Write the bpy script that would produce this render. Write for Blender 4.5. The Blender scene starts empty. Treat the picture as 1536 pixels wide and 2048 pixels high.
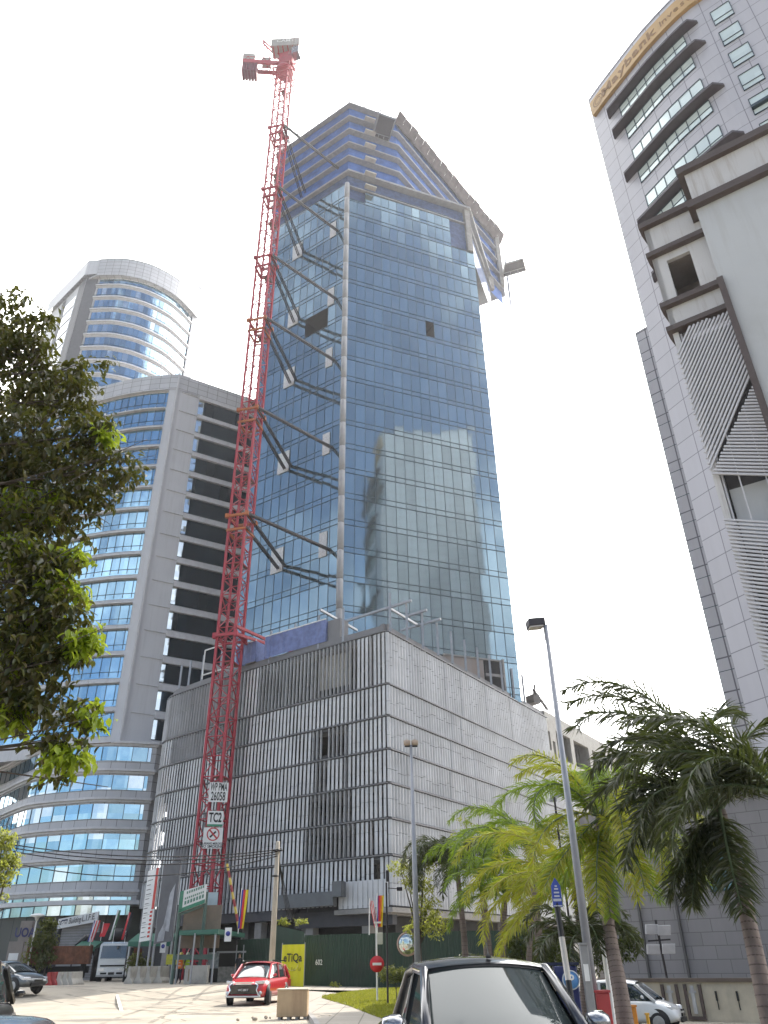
import bpy, bmesh, math, random
from mathutils import Vector, Matrix, noise as mnoise
from math import sin, cos, tan, pi, radians, degrees, hypot, sqrt, atan2, floor
random.seed(7)
SC = bpy.context.scene
COL = SC.collection
# ------------------------------------------------------------------ camera
FPX, CXP, CYP, EYE = 1520.0, 768.0, 1024.0, 1.5
_Z = Vector((-38.0, 2554.0, -FPX)).normalized()          # world up seen from the camera
_f = Vector((0, 0, -1)); _Y = (_f - _f.dot(_Z) * _Z).normalized(); _X = _Y.cross(_Z)
cam = bpy.data.cameras.new('camera'); camo = bpy.data.objects.new('camera', cam); COL.objects.link(camo)
cam.sensor_fit = 'VERTICAL'; cam.sensor_height = 32.0; cam.lens = 32.0 * FPX / 2048.0
cam.clip_start = 0.05; cam.clip_end = 5000
R = Matrix((_X, _Y, _Z))                                   # camera -> world
camo.matrix_world = Matrix.Translation((0, 0, EYE)) @ R.to_4x4()
SC.camera = camo
SC.render.resolution_x = 768; SC.render.resolution_y = 1024

def ray(x, y):
    d = Vector((x - CXP, CYP - y, -FPX)); return Vector((d.dot(_X), d.dot(_Y), d.dot(_Z)))
def PD(x, y, d):                       # point seen there, at horizontal distance d
    r = ray(x, y); t = d / hypot(r.x, r.y); return Vector((r.x * t, r.y * t, EYE + r.z * t))
def PZ(x, y, z):
    r = ray(x, y); t = (z - EYE) / r.z; return Vector((r.x * t, r.y * t, z))
def PA(az, d, z=0.0):
    a = radians(az); return Vector((d * sin(a), d * cos(a), z))
def PL(x, y, P, az):                   # on a vertical plane
    a = radians(az); n = (cos(a), -sin(a)); r = ray(x, y)
    t = (P[0] * n[0] + P[1] * n[1]) / (r.x * n[0] + r.y * n[1])
    return Vector((r.x * t, r.y * t, EYE + r.z * t))
def dirv(az): return Vector((sin(radians(az)), cos(radians(az)), 0))
def smooth(a, b, x):
    t = min(1, max(0, (x - a) / (b - a))); return t * t * (3 - 2 * t)
def gz(x, y):                          # height of the ground
    z = 0.55 * smooth(40, 52, y) * smooth(-3, -9, x)
    z -= 0.6 * smooth(6, 10, x) * smooth(60, 45, y)
    z -= 0.15 * smooth(1.5, 4, x) * smooth(24, 16, y) * (1 - smooth(6, 10, x))
    return z

# ------------------------------------------------------------------ objects
def worldloc(o):
    v = Vector((0, 0, 0))
    while o: v += o.location; o = o.parent
    return v
def thing(name, label, cat, loc=(0, 0, 0), rotz=0.0, group=None):
    o = bpy.data.objects.new(name, None); COL.objects.link(o)
    o.empty_display_size = 0.3
    o.location = loc; o.rotation_euler = (0, 0, rotz); o['label'] = label; o['category'] = cat
    if group: o['group'] = group
    return o
def tag(o, label, cat, group=None, kind=None):
    o['label'] = label; o['category'] = cat
    if group: o['group'] = group
    if kind: o['kind'] = kind
    return o
def struct(o): o['kind'] = 'structure'; return o
def copy_tree(o, parent=None):
    c = o.copy(); COL.objects.link(c); c.parent = parent
    for ch in list(o.children): copy_tree(ch, c)
    return c

class MB:
    def __init__(s): s.v = []; s.f = []; s.uv = []; s.sm = []; s.mi = []; s.m = 0
    def face(s, pts, uv=None, smooth=False):
        i = len(s.v); s.v += [Vector(p) for p in pts]; s.f.append(tuple(range(i, i + len(pts))))
        s.uv.append(uv if uv else [(0, 0)] * len(pts)); s.sm.append(smooth); s.mi.append(s.m)
    def idx(s, vs, faces, smooth=False):
        i = len(s.v); s.v += [Vector(p) for p in vs]
        for f in faces:
            s.f.append(tuple(i + k for k in f)); s.uv.append([(0, 0)] * len(f)); s.sm.append(smooth); s.mi.append(s.m)
    def obox(s, o, ex, ey, ez):        # from the corner o along three edge vectors
        o = Vector(o); ex = Vector(ex); ey = Vector(ey); ez = Vector(ez)
        vs = [o, o + ex, o + ex + ey, o + ey, o + ez, o + ex + ez, o + ex + ey + ez, o + ey + ez]
        fs = [(0, 3, 2, 1), (4, 5, 6, 7), (0, 1, 5, 4), (1, 2, 6, 5), (2, 3, 7, 6), (3, 0, 4, 7)]
        if ex.cross(ey).dot(ez) < 0: fs = [tuple(reversed(f)) for f in fs]
        s.idx(vs, fs)
    def box(s, c, size, rot=0.0):
        c = Vector(c); a = Vector((cos(rot), sin(rot), 0)); b = Vector((-sin(rot), cos(rot), 0)); z = Vector((0, 0, 1))
        s.obox(c - a * size[0] / 2 - b * size[1] / 2 - z * size[2] / 2, a * size[0], b * size[1], z * size[2])
    def beam(s, p, q, w, h=None, up=(0, 0, 1)):
        p = Vector(p); q = Vector(q); d = (q - p)
        if d.length < 1e-6: return
        dn = d.normalized(); up = Vector(up)
        a = dn.cross(up)
        if a.length < 0.05: a = dn.cross(Vector((1, 0, 0)))
        a.normalize(); b = a.cross(dn).normalized(); h = h or w
        s.obox(p - a * w / 2 - b * h / 2, a * w, b * h, d)
    def tube(s, p, q, r, r2=None, n=8, cap=True):
        p = Vector(p); q = Vector(q); d = (q - p); dn = d.normalized(); r2 = r if r2 is None else r2
        a = dn.cross(Vector((0, 0, 1)))
        if a.length < 0.05: a = Vector((1, 0, 0))
        a.normalize(); b = dn.cross(a)
        vs = [p + (a * cos(2 * pi * k / n) + b * sin(2 * pi * k / n)) * r for k in range(n)] + \
             [q + (a * cos(2 * pi * k / n) + b * sin(2 * pi * k / n)) * r2 for k in range(n)]
        fs = [(k, (k + 1) % n, n + (k + 1) % n, n + k) for k in range(n)]
        s.idx(vs, fs, True)
        if cap: s.idx(vs, [tuple(reversed(range(n))), tuple(range(n, 2 * n))])
    def path(s, pts, rs, n=8):
        rings = []
        for i, p in enumerate(pts):
            p = Vector(p); q = Vector(pts[min(i + 1, len(pts) - 1)]); o = Vector(pts[max(i - 1, 0)])
            d = (q - o).normalized(); a = d.cross(Vector((0.13, 0.2, 1)))
            if a.length < 0.05: a = d.cross(Vector((1, 0, 0)))
            a.normalize(); b = d.cross(a); r = rs[i] if hasattr(rs, '__len__') else rs
            rings.append([p + (a * cos(2 * pi * k / n) + b * sin(2 * pi * k / n)) * r for k in range(n)])
        s.loft(rings, True)
    def loft(s, rings, closed=True, caps=True, smooth=True):
        n = len(rings[0]); vs = [p for r in rings for p in r]; fs = []
        for i in range(len(rings) - 1):
            for k in range(n if closed else n - 1):
                fs.append((i * n + k, i * n + (k + 1) % n, (i + 1) * n + (k + 1) % n, (i + 1) * n + k))
        if caps and closed:
            fs.append(tuple(reversed(range(n)))); fs.append(tuple(range(len(rings) * n - n, len(rings) * n)))
        s.idx(vs, fs, smooth)
    def lathe(s, prof, n=16, c=(0, 0, 0), ax=(0, 0, 1), caps=True):
        ax = Vector(ax).normalized(); a = ax.cross(Vector((0.3, 1, 0.2))).normalized(); b = ax.cross(a); c = Vector(c)
        rings = [[c + ax * z + (a * cos(2 * pi * k / n) + b * sin(2 * pi * k / n)) * r for k in range(n)] for r, z in prof]
        s.loft(rings, True, caps)
    def prism(s, poly, z0, z1, top=True, bot=True):
        n = len(poly); lo = [Vector((p[0], p[1], z0)) for p in poly]; hi = [Vector((p[0], p[1], z1)) for p in poly]
        u = 0
        for k in range(n):
            a, b = lo[k], lo[(k + 1) % n]; L = (b - a).length
            s.face([a, b, hi[(k + 1) % n], hi[k]], [(u, z0), (u + L, z0), (u + L, z1), (u, z1)]); u += L
        if top: s.face(hi, [(p.x, p.y) for p in hi])
        if bot: s.face(list(reversed(lo)), [(p.x, p.y) for p in reversed(lo)])
    def wall(s, pts, z0, z1, off=0.0, u0=0.0, smooth=False):
        P = offset(pts, off); u = u0
        for i in range(len(P) - 1):
            a, b = P[i], P[i + 1]; L = (b - a).length
            s.face([(a.x, a.y, z0), (b.x, b.y, z0), (b.x, b.y, z1), (a.x, a.y, z1)],
                   [(u, z0), (u + L, z0), (u + L, z1), (u, z1)], smooth); u += L
    def ledge(s, pts, z0, z1, o0, o1):
        A = offset(pts, o0); B = offset(pts, o1); rings = []
        for a, b in zip(A, B):
            rings.append([Vector((a.x, a.y, z0)), Vector((b.x, b.y, z0)), Vector((b.x, b.y, z1)), Vector((a.x, a.y, z1))])
        s.loft(rings, True, True, False)
    def build(s, name, mat, parent=None, sub=0, bevel=0, local=False, smooth=None):
        me = bpy.data.meshes.new(name)
        sh = Vector((0, 0, 0)) if (local or parent is None) else worldloc(parent)
        me.from_pydata([v - sh for v in s.v], [], s.f)
        uvl = me.uv_layers.new(name='UVMap'); flat = []
        for uv in s.uv:
            for q in uv: flat += [q[0], q[1]]
        uvl.data.foreach_set('uv', flat)
        me.polygons.foreach_set('use_smooth', [bool(x) if smooth is None else smooth for x in s.sm])
        mats = mat if isinstance(mat, (list, tuple)) else [mat]
        for m in mats: me.materials.append(m)
        if len(mats) > 1: me.polygons.foreach_set('material_index', s.mi)
        if sub or bevel:
            bm = bmesh.new(); bm.from_mesh(me); bmesh.ops.remove_doubles(bm, verts=bm.verts, dist=1e-4)
            bmesh.ops.recalc_face_normals(bm, faces=bm.faces); bm.to_mesh(me); bm.free()
        me.update()
        o = bpy.data.objects.new(name, me); COL.objects.link(o)
        if parent: o.parent = parent
        if bevel:
            b = o.modifiers.new('bevel', 'BEVEL'); b.width = bevel; b.segments = 2; b.limit_method = 'ANGLE'
        if sub:
            m = o.modifiers.new('sub', 'SUBSURF'); m.levels = sub; m.render_levels = sub
        return o
    # one object for every loose piece
def build_each(mb, name, mat, parent=None, **k):
    n = len(mb.v); par = list(range(n))
    def find(a):
        while par[a] != a: par[a] = par[par[a]]; a = par[a]
        return a
    key = {}
    for i, v in enumerate(mb.v):
        q = (round(v.x, 4), round(v.y, 4), round(v.z, 4))
        if q in key: par[find(i)] = find(key[q])
        else: key[q] = i
    for f in mb.f:
        for a in f[1:]: par[find(a)] = find(f[0])
    groups = {}
    for i, f in enumerate(mb.f): groups.setdefault(find(f[0]), []).append(i)
    for ids in groups.values():
        m = MB()
        for i in ids:
            m.m = mb.mi[i]; m.face([mb.v[a] for a in mb.f[i]], mb.uv[i], mb.sm[i])
        m.build(name, mat, parent, **k)
def offset(pts, off):
    """shift a plan polyline to its left-hand... outward side (right of travel is negative)"""
    P = [Vector((p[0], p[1], 0)) for p in pts]
    if abs(off) < 1e-9: return P
    out = []
    for i, p in enumerate(P):
        ds = []
        if i > 0: ds.append((P[i] - P[i - 1]).normalized())
        if i < len(P) - 1: ds.append((P[i + 1] - P[i]).normalized())
        ns = [Vector((d.y, -d.x, 0)) for d in ds]
        n = sum(ns, Vector((0, 0, 0))).normalized(); k = max(0.5, n.dot(ns[0]))
        out.append(p + n * off / k)
    return out
def resample(pts, n):
    P = [Vector((p[0], p[1], 0)) for p in pts]
    # catmull-rom
    out = []
    m = len(P) - 1
    for k in range(n + 1):
        t = k / n * m; i = min(int(t), m - 1); t -= i
        p0 = P[i - 1] if i > 0 else P[0] * 2 - P[1]; p1 = P[i]; p2 = P[i + 1]
        p3 = P[i + 2] if i + 2 <= m else P[m] * 2 - P[m - 1]
        out.append(0.5 * ((2 * p1) + (p2 - p0) * t + (2 * p0 - 5 * p1 + 4 * p2 - p3) * t * t + (3 * p1 - p0 - 3 * p2 + p3) * t ** 3))
    return out

# ------------------------------------------------------------------ materials
MC = {}
def NT(name):
    m = bpy.data.materials.new(name); m.use_nodes = True; nt = m.node_tree; b = nt.nodes['Principled BSDF']; return m, nt, b
def N(nt, t, **kw):
    n = nt.nodes.new(t)
    for k, v in kw.items():
        if k.startswith('_'): setattr(n, k[1:], v)
        else: n.inputs[k.replace('0', ' ') if k not in n.inputs else k].default_value = v
    return n
def mathn(nt, op, a, b=None):
    n = nt.nodes.new('ShaderNodeMath'); n.operation = op
    for i, x in enumerate((a, b)):
        if x is None: continue
        if isinstance(x, (int, float)): n.inputs[i].default_value = x
        else: nt.links.new(x, n.inputs[i])
    return n.outputs[0]
def mixc(nt, fac, a, b, mode='MIX'):
    n = nt.nodes.new('ShaderNodeMix'); n.data_type = 'RGBA'; n.blend_type = mode
    for s, x in ((0, fac), (6, a), (7, b)):
        if isinstance(x, (int, float)): n.inputs[s].default_value = x
        elif isinstance(x, (tuple, list)): n.inputs[s].default_value = tuple(x) + ((1,) if len(x) == 3 else ())
        else: nt.links.new(x, n.inputs[s])
    return n.outputs[2]
def noise_f(nt, scale, detail=4, rough=0.6, coord='Object', lo=0.35, hi=0.65, stretch=None):
    tc = nt.nodes.new('ShaderNodeTexCoord'); n = N(nt, 'ShaderNodeTexNoise', Scale=scale, Detail=detail, Roughness=rough)
    src = tc.outputs[coord]
    if stretch:
        mp = nt.nodes.new('ShaderNodeMapping'); mp.inputs['Scale'].default_value = stretch; nt.links.new(src, mp.inputs[0]); src = mp.outputs[0]
    nt.links.new(src, n.inputs['Vector'])
    r = nt.nodes.new('ShaderNodeMapRange'); r.inputs[1].default_value = lo; r.inputs[2].default_value = hi
    nt.links.new(n.outputs[0], r.inputs[0]); return r.outputs[0]
def mat(name, col, rough=0.6, metal=0.0, var=0.18, scale=1.5, dirt=None, dscale=0.4, bump=0.0, bscale=20, coat=0.0, spec=0.5, streak=None):
    if name in MC: return MC[name]
    m, nt, b = NT(name)
    c2 = tuple(max(0, x * (1 - var)) for x in col)
    out = mixc(nt, noise_f(nt, scale), col, c2)
    if dirt: out = mixc(nt, mathn(nt, 'MULTIPLY', noise_f(nt, dscale, 6, 0.7, lo=0.5, hi=0.75), dirt[3] if len(dirt) > 3 else 0.8), out, dirt[:3])
    if streak: out = mixc(nt, mathn(nt, 'MULTIPLY', noise_f(nt, 1.0, 5, 0.7, lo=0.5, hi=0.8, stretch=(2.0, 2.0, 0.12)), streak[3]), out, streak[:3])
    nt.links.new(out, b.inputs['Base Color'])
    b.inputs['Roughness'].default_value = rough; b.inputs['Metallic'].default_value = metal
    b.inputs['Specular IOR Level'].default_value = spec
    if coat: b.inputs['Coat Weight'].default_value = coat; b.inputs['Coat Roughness'].default_value = 0.04
    if bump:
        bp = N(nt, 'ShaderNodeBump', Strength=bump, Distance=0.02)
        nt.links.new(noise_f(nt, bscale, 5, 0.6, lo=0, hi=1), bp.inputs['Height']); nt.links.new(bp.outputs[0], b.inputs['Normal'])
    MC[name] = m; return m
def clad(name, col, w, h, joint=(0.08, 0.08, 0.09), mortar=0.03, rough=0.5, metal=0.0, var=0.12, off=0.0, streak=0.25):
    """wall panels with dark joints, laid out in metres along the wall (UV)"""
    if name in MC: return MC[name]
    m, nt, b = NT(name); tc = nt.nodes.new('ShaderNodeTexCoord'); br = nt.nodes.new('ShaderNodeTexBrick')
    br.offset = off; br.squash = 1.0
    nt.links.new(tc.outputs['UV'], br.inputs['Vector'])
    br.inputs['Scale'].default_value = 1; br.inputs['Mortar Size'].default_value = mortar
    br.inputs['Brick Width'].default_value = w; br.inputs['Row Height'].default_value = h
    br.inputs['Mortar Smooth'].default_value = 0.0
    br.inputs['Color1'].default_value = (*col, 1); br.inputs['Color2'].default_value = (*[c * (1 - var) for c in col], 1)
    br.inputs['Mortar'].default_value = (*joint, 1)
    out = mixc(nt, mathn(nt, 'MULTIPLY', noise_f(nt, 0.6, 5, 0.7, stretch=(1.5, 1.5, 0.15)), streak), br.outputs[0], tuple(c * 0.6 for c in col))
    nt.links.new(out, b.inputs['Base Color']); b.inputs['Roughness'].default_value = rough; b.inputs['Metallic'].default_value = metal
    MC[name] = m; return m
def glass(name, col, w, h, metal=0.85, rough=0.04, tilt=0.012, var=0.35, col2=None, p2=0.0, wave=0.02):
    """coated facade glass: every pane tilts and tints a little on its own"""
    if name in MC: return MC[name]
    m, nt, b = NT(name); tc = nt.nodes.new('ShaderNodeTexCoord'); sp = nt.nodes.new('ShaderNodeSeparateXYZ'); nt.links.new(tc.outputs['UV'], sp.inputs[0])
    u = mathn(nt, 'FLOOR', mathn(nt, 'DIVIDE', sp.outputs[0], w)); v = mathn(nt, 'FLOOR', mathn(nt, 'DIVIDE', sp.outputs[1], h))
    cb = nt.nodes.new('ShaderNodeCombineXYZ'); nt.links.new(u, cb.inputs[0]); nt.links.new(v, cb.inputs[1])
    wn = nt.nodes.new('ShaderNodeTexWhiteNoise'); wn.noise_dimensions = '3D'; nt.links.new(cb.outputs[0], wn.inputs['Vector'])
    c = mixc(nt, wn.outputs['Value'], col, tuple(x * (1 - var) for x in col))
    if col2:
        wn2 = nt.nodes.new('ShaderNodeTexWhiteNoise'); cb.inputs[2].default_value = 0
        ad = nt.nodes.new('ShaderNodeVectorMath'); ad.operation = 'ADD'; ad.inputs[1].default_value = (7.3, 3.1, 5)
        nt.links.new(cb.outputs[0], ad.inputs[0]); nt.links.new(ad.outputs[0], wn2.inputs['Vector'])
        c = mixc(nt, mathn(nt, 'LESS_THAN', wn2.outputs['Value'], p2), c, col2)
    nt.links.new(c, b.inputs['Base Color']); b.inputs['Metallic'].default_value = metal; b.inputs['Roughness'].default_value = rough
    g = nt.nodes.new('ShaderNodeNewGeometry')
    s1 = nt.nodes.new('ShaderNodeVectorMath'); s1.operation = 'SUBTRACT'; s1.inputs[1].default_value = (.5, .5, .5); nt.links.new(wn.outputs['Color'], s1.inputs[0])
    s2 = nt.nodes.new('ShaderNodeVectorMath'); s2.operation = 'SCALE'; s2.inputs['Scale'].default_value = tilt; nt.links.new(s1.outputs[0], s2.inputs[0])
    nz = N(nt, 'ShaderNodeTexNoise', Scale=0.7, Detail=2.0); nt.links.new(tc.outputs['Object'], nz.inputs['Vector'])
    s3 = nt.nodes.new('ShaderNodeVectorMath'); s3.operation = 'SUBTRACT'; s3.inputs[1].default_value = (.5, .5, .5); nt.links.new(nz.outputs['Color'], s3.inputs[0])
    s4 = nt.nodes.new('ShaderNodeVectorMath'); s4.operation = 'SCALE'; s4.inputs['Scale'].default_value = wave; nt.links.new(s3.outputs[0], s4.inputs[0])
    a1 = nt.nodes.new('ShaderNodeVectorMath'); nt.links.new(g.outputs['Normal'], a1.inputs[0]); nt.links.new(s2.outputs[0], a1.inputs[1])
    a2 = nt.nodes.new('ShaderNodeVectorMath'); nt.links.new(a1.outputs[0], a2.inputs[0]); nt.links.new(s4.outputs[0], a2.inputs[1])
    nn = nt.nodes.new('ShaderNodeVectorMath'); nn.operation = 'NORMALIZE'; nt.links.new(a2.outputs[0], nn.inputs[0]); nt.links.new(nn.outputs[0], b.inputs['Normal'])
    MC[name] = m; return m
def leafmat(name, cols, trans=0.45, rough=0.45, tcol=None):
    if name in MC: return MC[name]
    m, nt, b = NT(name); g = nt.nodes.new('ShaderNodeNewGeometry'); cr = nt.nodes.new('ShaderNodeValToRGB')
    el = cr.color_ramp.elements; k = len(cols)
    el[0].color = (*cols[0], 1); el[1].color = (*cols[-1], 1)
    for i in range(1, k - 1):
        e = el.new(i / (k - 1)); e.color = (*cols[i], 1)
    nt.links.new(g.outputs['Random Per Island'], cr.inputs[0]); nt.links.new(cr.outputs[0], b.inputs['Base Color'])
    b.inputs['Roughness'].default_value = rough
    tr = nt.nodes.new('ShaderNodeBsdfTranslucent'); mc = mixc(nt, 0.6, cr.outputs[0], tcol or (0.25, 0.32, 0.02)); nt.links.new(mc, tr.inputs[0])
    mx = nt.nodes.new('ShaderNodeMixShader'); mx.inputs[0].default_value = trans
    nt.links.new(b.outputs[0], mx.inputs[1]); nt.links.new(tr.outputs[0], mx.inputs[2]); nt.links.new(mx.outputs[0], nt.nodes['Material Output'].inputs[0])
    MC[name] = m; return m
FONT = None
def text(s, size, mt, org, ex, ey, name, parent, align='CENTER', bold=0.0, xs=1.0, depth=0.004, lab=None, shear=0):
    """lettering as a thin raised mesh: ex = reading direction, ey = up"""
    cu = bpy.data.curves.new('t', 'FONT'); cu.body = s; cu.size = size; cu.align_x = align; cu.align_y = 'CENTER'; cu.offset = bold * size; cu.extrude = depth / 2; cu.shear = shear
    cu.resolution_u = 3
    to = bpy.data.objects.new('t', cu); COL.objects.link(to); dg = bpy.context.evaluated_depsgraph_get(); dg.update()
    me = bpy.data.meshes.new_from_object(to.evaluated_get(dg)); bpy.data.objects.remove(to); me.name = name
    ex = Vector(ex).normalized(); ey = Vector(ey).normalized(); ez = ex.cross(ey); org = Vector(org)
    sh = worldloc(parent) if parent else Vector((0, 0, 0))
    for v in me.vertices:
        c = v.co; v.co = org + ex * c.x * xs + ey * c.y + ez * (c.z + 0.006) - sh
    me.materials.clear(); me.materials.append(mt)
    o = bpy.data.objects.new(name, me); COL.objects.link(o)
    if parent: o.parent = parent
    return o

concrete = mat('concrete', (0.30, 0.29, 0.28), 0.85, dirt=(0.13, 0.12, 0.11, 0.6), bump=0.3)
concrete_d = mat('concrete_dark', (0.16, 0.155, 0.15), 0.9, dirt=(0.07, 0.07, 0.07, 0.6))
black = mat('black_rubber', (0.015, 0.015, 0.016), 0.7)
steel = mat('galvanised_steel', (0.35, 0.36, 0.38), 0.45, 0.6)
dark_steel = mat('dark_steel', (0.035, 0.03, 0.032), 0.55, 0.3)
white_paint = mat('white_paint', (0.78, 0.78, 0.77), 0.45)
red_paint = mat('crane_red', (0.42, 0.035, 0.055), 0.5, dirt=(0.24, 0.06, 0.06, 0.7), dscale=1.5)
mull = mat('mullion', (0.05, 0.075, 0.095), 0.4, 0.4)
ink = mat('black_ink', (0.01, 0.01, 0.012), 0.6, var=0)
gloss_black = mat('black_gloss', (0.012, 0.012, 0.014), 0.12, coat=0.6)
# ------------------------------------------------------------------ world and sun
SAZ, SEL = 35.0, 46.0
w = bpy.data.worlds.new('World'); SC.world = w; w.use_nodes = True; nt = w.node_tree; bg = nt.nodes['Background']
sky = nt.nodes.new('ShaderNodeTexSky'); sky.sky_type = 'NISHITA'; sky.sun_disc = False
sky.sun_elevation = radians(SEL); sky.sun_rotation = radians(SAZ); sky.air_density = 1.0; sky.dust_density = 1.6; sky.ozone_density = 1.5
tc = nt.nodes.new('ShaderNodeTexCoord')
mp = nt.nodes.new('ShaderNodeMapping'); mp.inputs['Scale'].default_value = (1, 1, 2.2); mp.inputs['Location'].default_value = (0.35, 0.1, 0.2); nt.links.new(tc.outputs['Generated'], mp.inputs[0])
cn = N(nt, 'ShaderNodeTexNoise', Scale=1.7, Detail=7.0, Roughness=0.58); nt.links.new(mp.outputs[0], cn.inputs['Vector'])
dp = nt.nodes.new('ShaderNodeVectorMath'); dp.operation = 'DOT_PRODUCT'; nt.links.new(tc.outputs['Generated'], dp.inputs[0])
dp.inputs[1].default_value = (0.30, 0.93, 0.20)
# thin bright cloud on the sun's side of the sky, broken cloud behind
front = nt.nodes.new('ShaderNodeMapRange'); front.inputs[1].default_value = -0.25; front.inputs[2].default_value = 0.55; nt.links.new(dp.outputs['Value'], front.inputs[0])
th = mathn(nt, 'ADD', cn.outputs[0], mathn(nt, 'MULTIPLY', front.outputs[0], 0.45))
mk = nt.nodes.new('ShaderNodeMapRange'); mk.inputs[1].default_value = 0.50; mk.inputs[2].default_value = 0.68; nt.links.new(th, mk.inputs[0])
cc = mixc(nt, front.outputs[0], (8.0, 8.4, 9.0), (27, 26.8, 26.5))
nt.links.new(mixc(nt, mk.outputs[0], sky.outputs[0], cc), bg.inputs['Color'])
bg.inputs['Strength'].default_value = 0.09
sl = bpy.data.lights.new('sun', 'SUN'); sl.energy = 3.6; sl.angle = radians(0.5); sl.color = (1.0, 0.93, 0.82)
so = bpy.data.objects.new('sun', sl); COL.objects.link(so)
sd = Vector((sin(radians(SAZ)) * cos(radians(SEL)), cos(radians(SAZ)) * cos(radians(SEL)), sin(radians(SEL))))
so.rotation_euler = sd.to_track_quat('Z', 'Y').to_euler()
SC.view_settings.view_transform = 'Standard'; SC.view_settings.look = 'None'; SC.view_settings.exposure = 1.2; SC.view_settings.gamma = 1
SC.view_settings.use_curve_mapping = False
SC.render.engine = 'CYCLES'
SC.cycles.max_bounces = 6; SC.cycles.diffuse_bounces = 3; SC.cycles.glossy_bounces = 4; SC.cycles.transparent_max_bounces = 8
SC.cycles.caustics_reflective = False; SC.cycles.caustics_refractive = False
SC.cycles.sample_clamp_indirect = 4

# ------------------------------------------------------------------ ground
def sheet(name, m, inside, x0, x1, y0, y1, st, dz):
    b = MB(); nx = int((x1 - x0) / st); ny = int((y1 - y0) / st)
    for i in range(nx):
        for j in range(ny):
            x = x0 + i * st; y = y0 + j * st
            if inside and not inside(x + st / 2, y + st / 2): continue
            q = [(x, y), (x + st, y), (x + st, y + st), (x, y + st)]
            b.face([(a, c, gz(a, c) + dz) for a, c in q], [(a, c) for a, c in q], True)
    return b.build(name, m)
asph = mat('sunbleached_asphalt', (0.34, 0.305, 0.25), 0.9, var=0.22, scale=0.5, dirt=(0.14, 0.125, 0.105, 0.85), dscale=0.22, bump=0.5, bscale=45, streak=(.20, .18, .15, .45))
g = MB()
def rg(x0, x1, y0, y1): g.face([(x0, y0, -0.8), (x1, y0, -0.8), (x1, y1, -0.8), (x0, y1, -0.8)])
rg(-3000, 3000, -3000, -60); rg(-3000, 3000, 140, 3000); rg(-3000, -90, -60, 140); rg(90, 3000, -60, 140)
rg(-90, 90, -60, 140)
struct(g.build('ground', mat('dry_ground', (0.20, 0.18, 0.14), 0.95, var=0.3, scale=0.2)))
struct(sheet('road', asph, None, -88, 60, -30, 100, 2.0, 0.0))
# footpath and lawn beside the road
def interp(tab, y):
    for (ya, xa), (yb, xb) in zip(tab, tab[1:]):
        if ya <= y <= yb: return xa + (xb - xa) * (y - ya) / (yb - ya)
    return tab[0][1] if y < tab[0][0] else tab[-1][1]
PATHL = [(20, -1.3), (27, -2.2), (30, -2.6), (35, -3.4), (40, -4.2), (46, -5.0), (54, -6.4), (60, -7.5)]
LAWNL = [(20, 1.5), (27, -0.3), (30, -0.8), (35, -1.6), (40, -2.6), (44, -3.4), (46, -3.5), (50, -2.6), (54, -1.2), (56, 0)]
pv = MB(); kb = MB(); st = 0.5; y = 12.0
while y < 57:
    xa, xb = interp(PATHL, y), interp(PATHL, y + st); la, lb = interp(LAWNL, y), interp(LAWNL, y + st)
    if y > 50: la, lb = 3.0, 3.0
    pv.face([(xa, y, gz(xa, y) + .12), (la, y, gz(la, y) + .12), (lb, y + st, gz(lb, y + st) + .12), (xb, y + st, gz(xb, y + st) + .12)], [(xa, y), (la, y), (lb, y + st), (xb, y + st)])
    kb.loft([[Vector((xx - .16, yy, gz(xx, yy) - .1)), Vector((xx - .15, yy, gz(xx, yy) + .13)), Vector((xx, yy, gz(xx, yy) + .135)), Vector((xx, yy, gz(xx, yy) - .1))] for xx, yy in ((xa, y), (xb, y + st))], True, True, False)
    y += st
struct(pv.build('pavement', clad('paving', (0.33, 0.30, 0.26), 0.9, 0.9, (0.14, 0.13, 0.11), 0.02, 0.9)))
struct(kb.build('kerb', concrete))
lw = MB(); y = 27.0
grass = mat('lawn_soil', (0.13, 0.14, 0.035), 0.95, var=0.4, scale=3, bump=0.4)
LR = 2.6
ys = [25 + i * 0.5 for i in range(62)]
def lx(y, t):
    a = interp(LAWNL, y); return a + (LR - a) * t
def lz(x, y, t): return gz(x, y) + 0.13 + 0.10 * min(1, t * 6)
for i in range(len(ys) - 1):
    if ys[i] > 55: break
    for k in range(6):
        t0, t1 = k / 6, (k + 1) / 6; q = [(lx(ys[i], t0), ys[i], t0), (lx(ys[i], t1), ys[i], t1), (lx(ys[i + 1], t1), ys[i + 1], t1), (lx(ys[i + 1], t0), ys[i + 1], t0)]
        lw.face([(a, b_, lz(a, b_, t)) for a, b_, t in q], None, True)
struct(lw.build('lawn_bed', grass))
gr = MB(); rnd = random.Random(3)
for i in range(26000):
    y = rnd.uniform(25, 55); t = rnd.random(); x = lx(y, t); z = lz(x, y, t) - .01; a = rnd.uniform(0, pi); h = rnd.uniform(.05, .11); wd = rnd.uniform(.02, .04)
    dx, dy = cos(a) * wd, sin(a) * wd; ox, oy = rnd.uniform(-.05, .05), rnd.uniform(-.05, .05)
    gr.face([(x - dx, y - dy, z), (x + dx, y + dy, z), (x + ox, y + oy, z + h)])
tag(gr.build('grass', leafmat('grass_blades', [(0.17, 0.19, 0.02), (0.28, 0.28, 0.03), (0.22, 0.24, 0.03), (0.33, 0.31, 0.06)], 0.35, 0.7, (0.4, 0.42, 0.04))), 'short sunlit yellow green grass on the verge', 'grass', kind='stuff')
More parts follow.
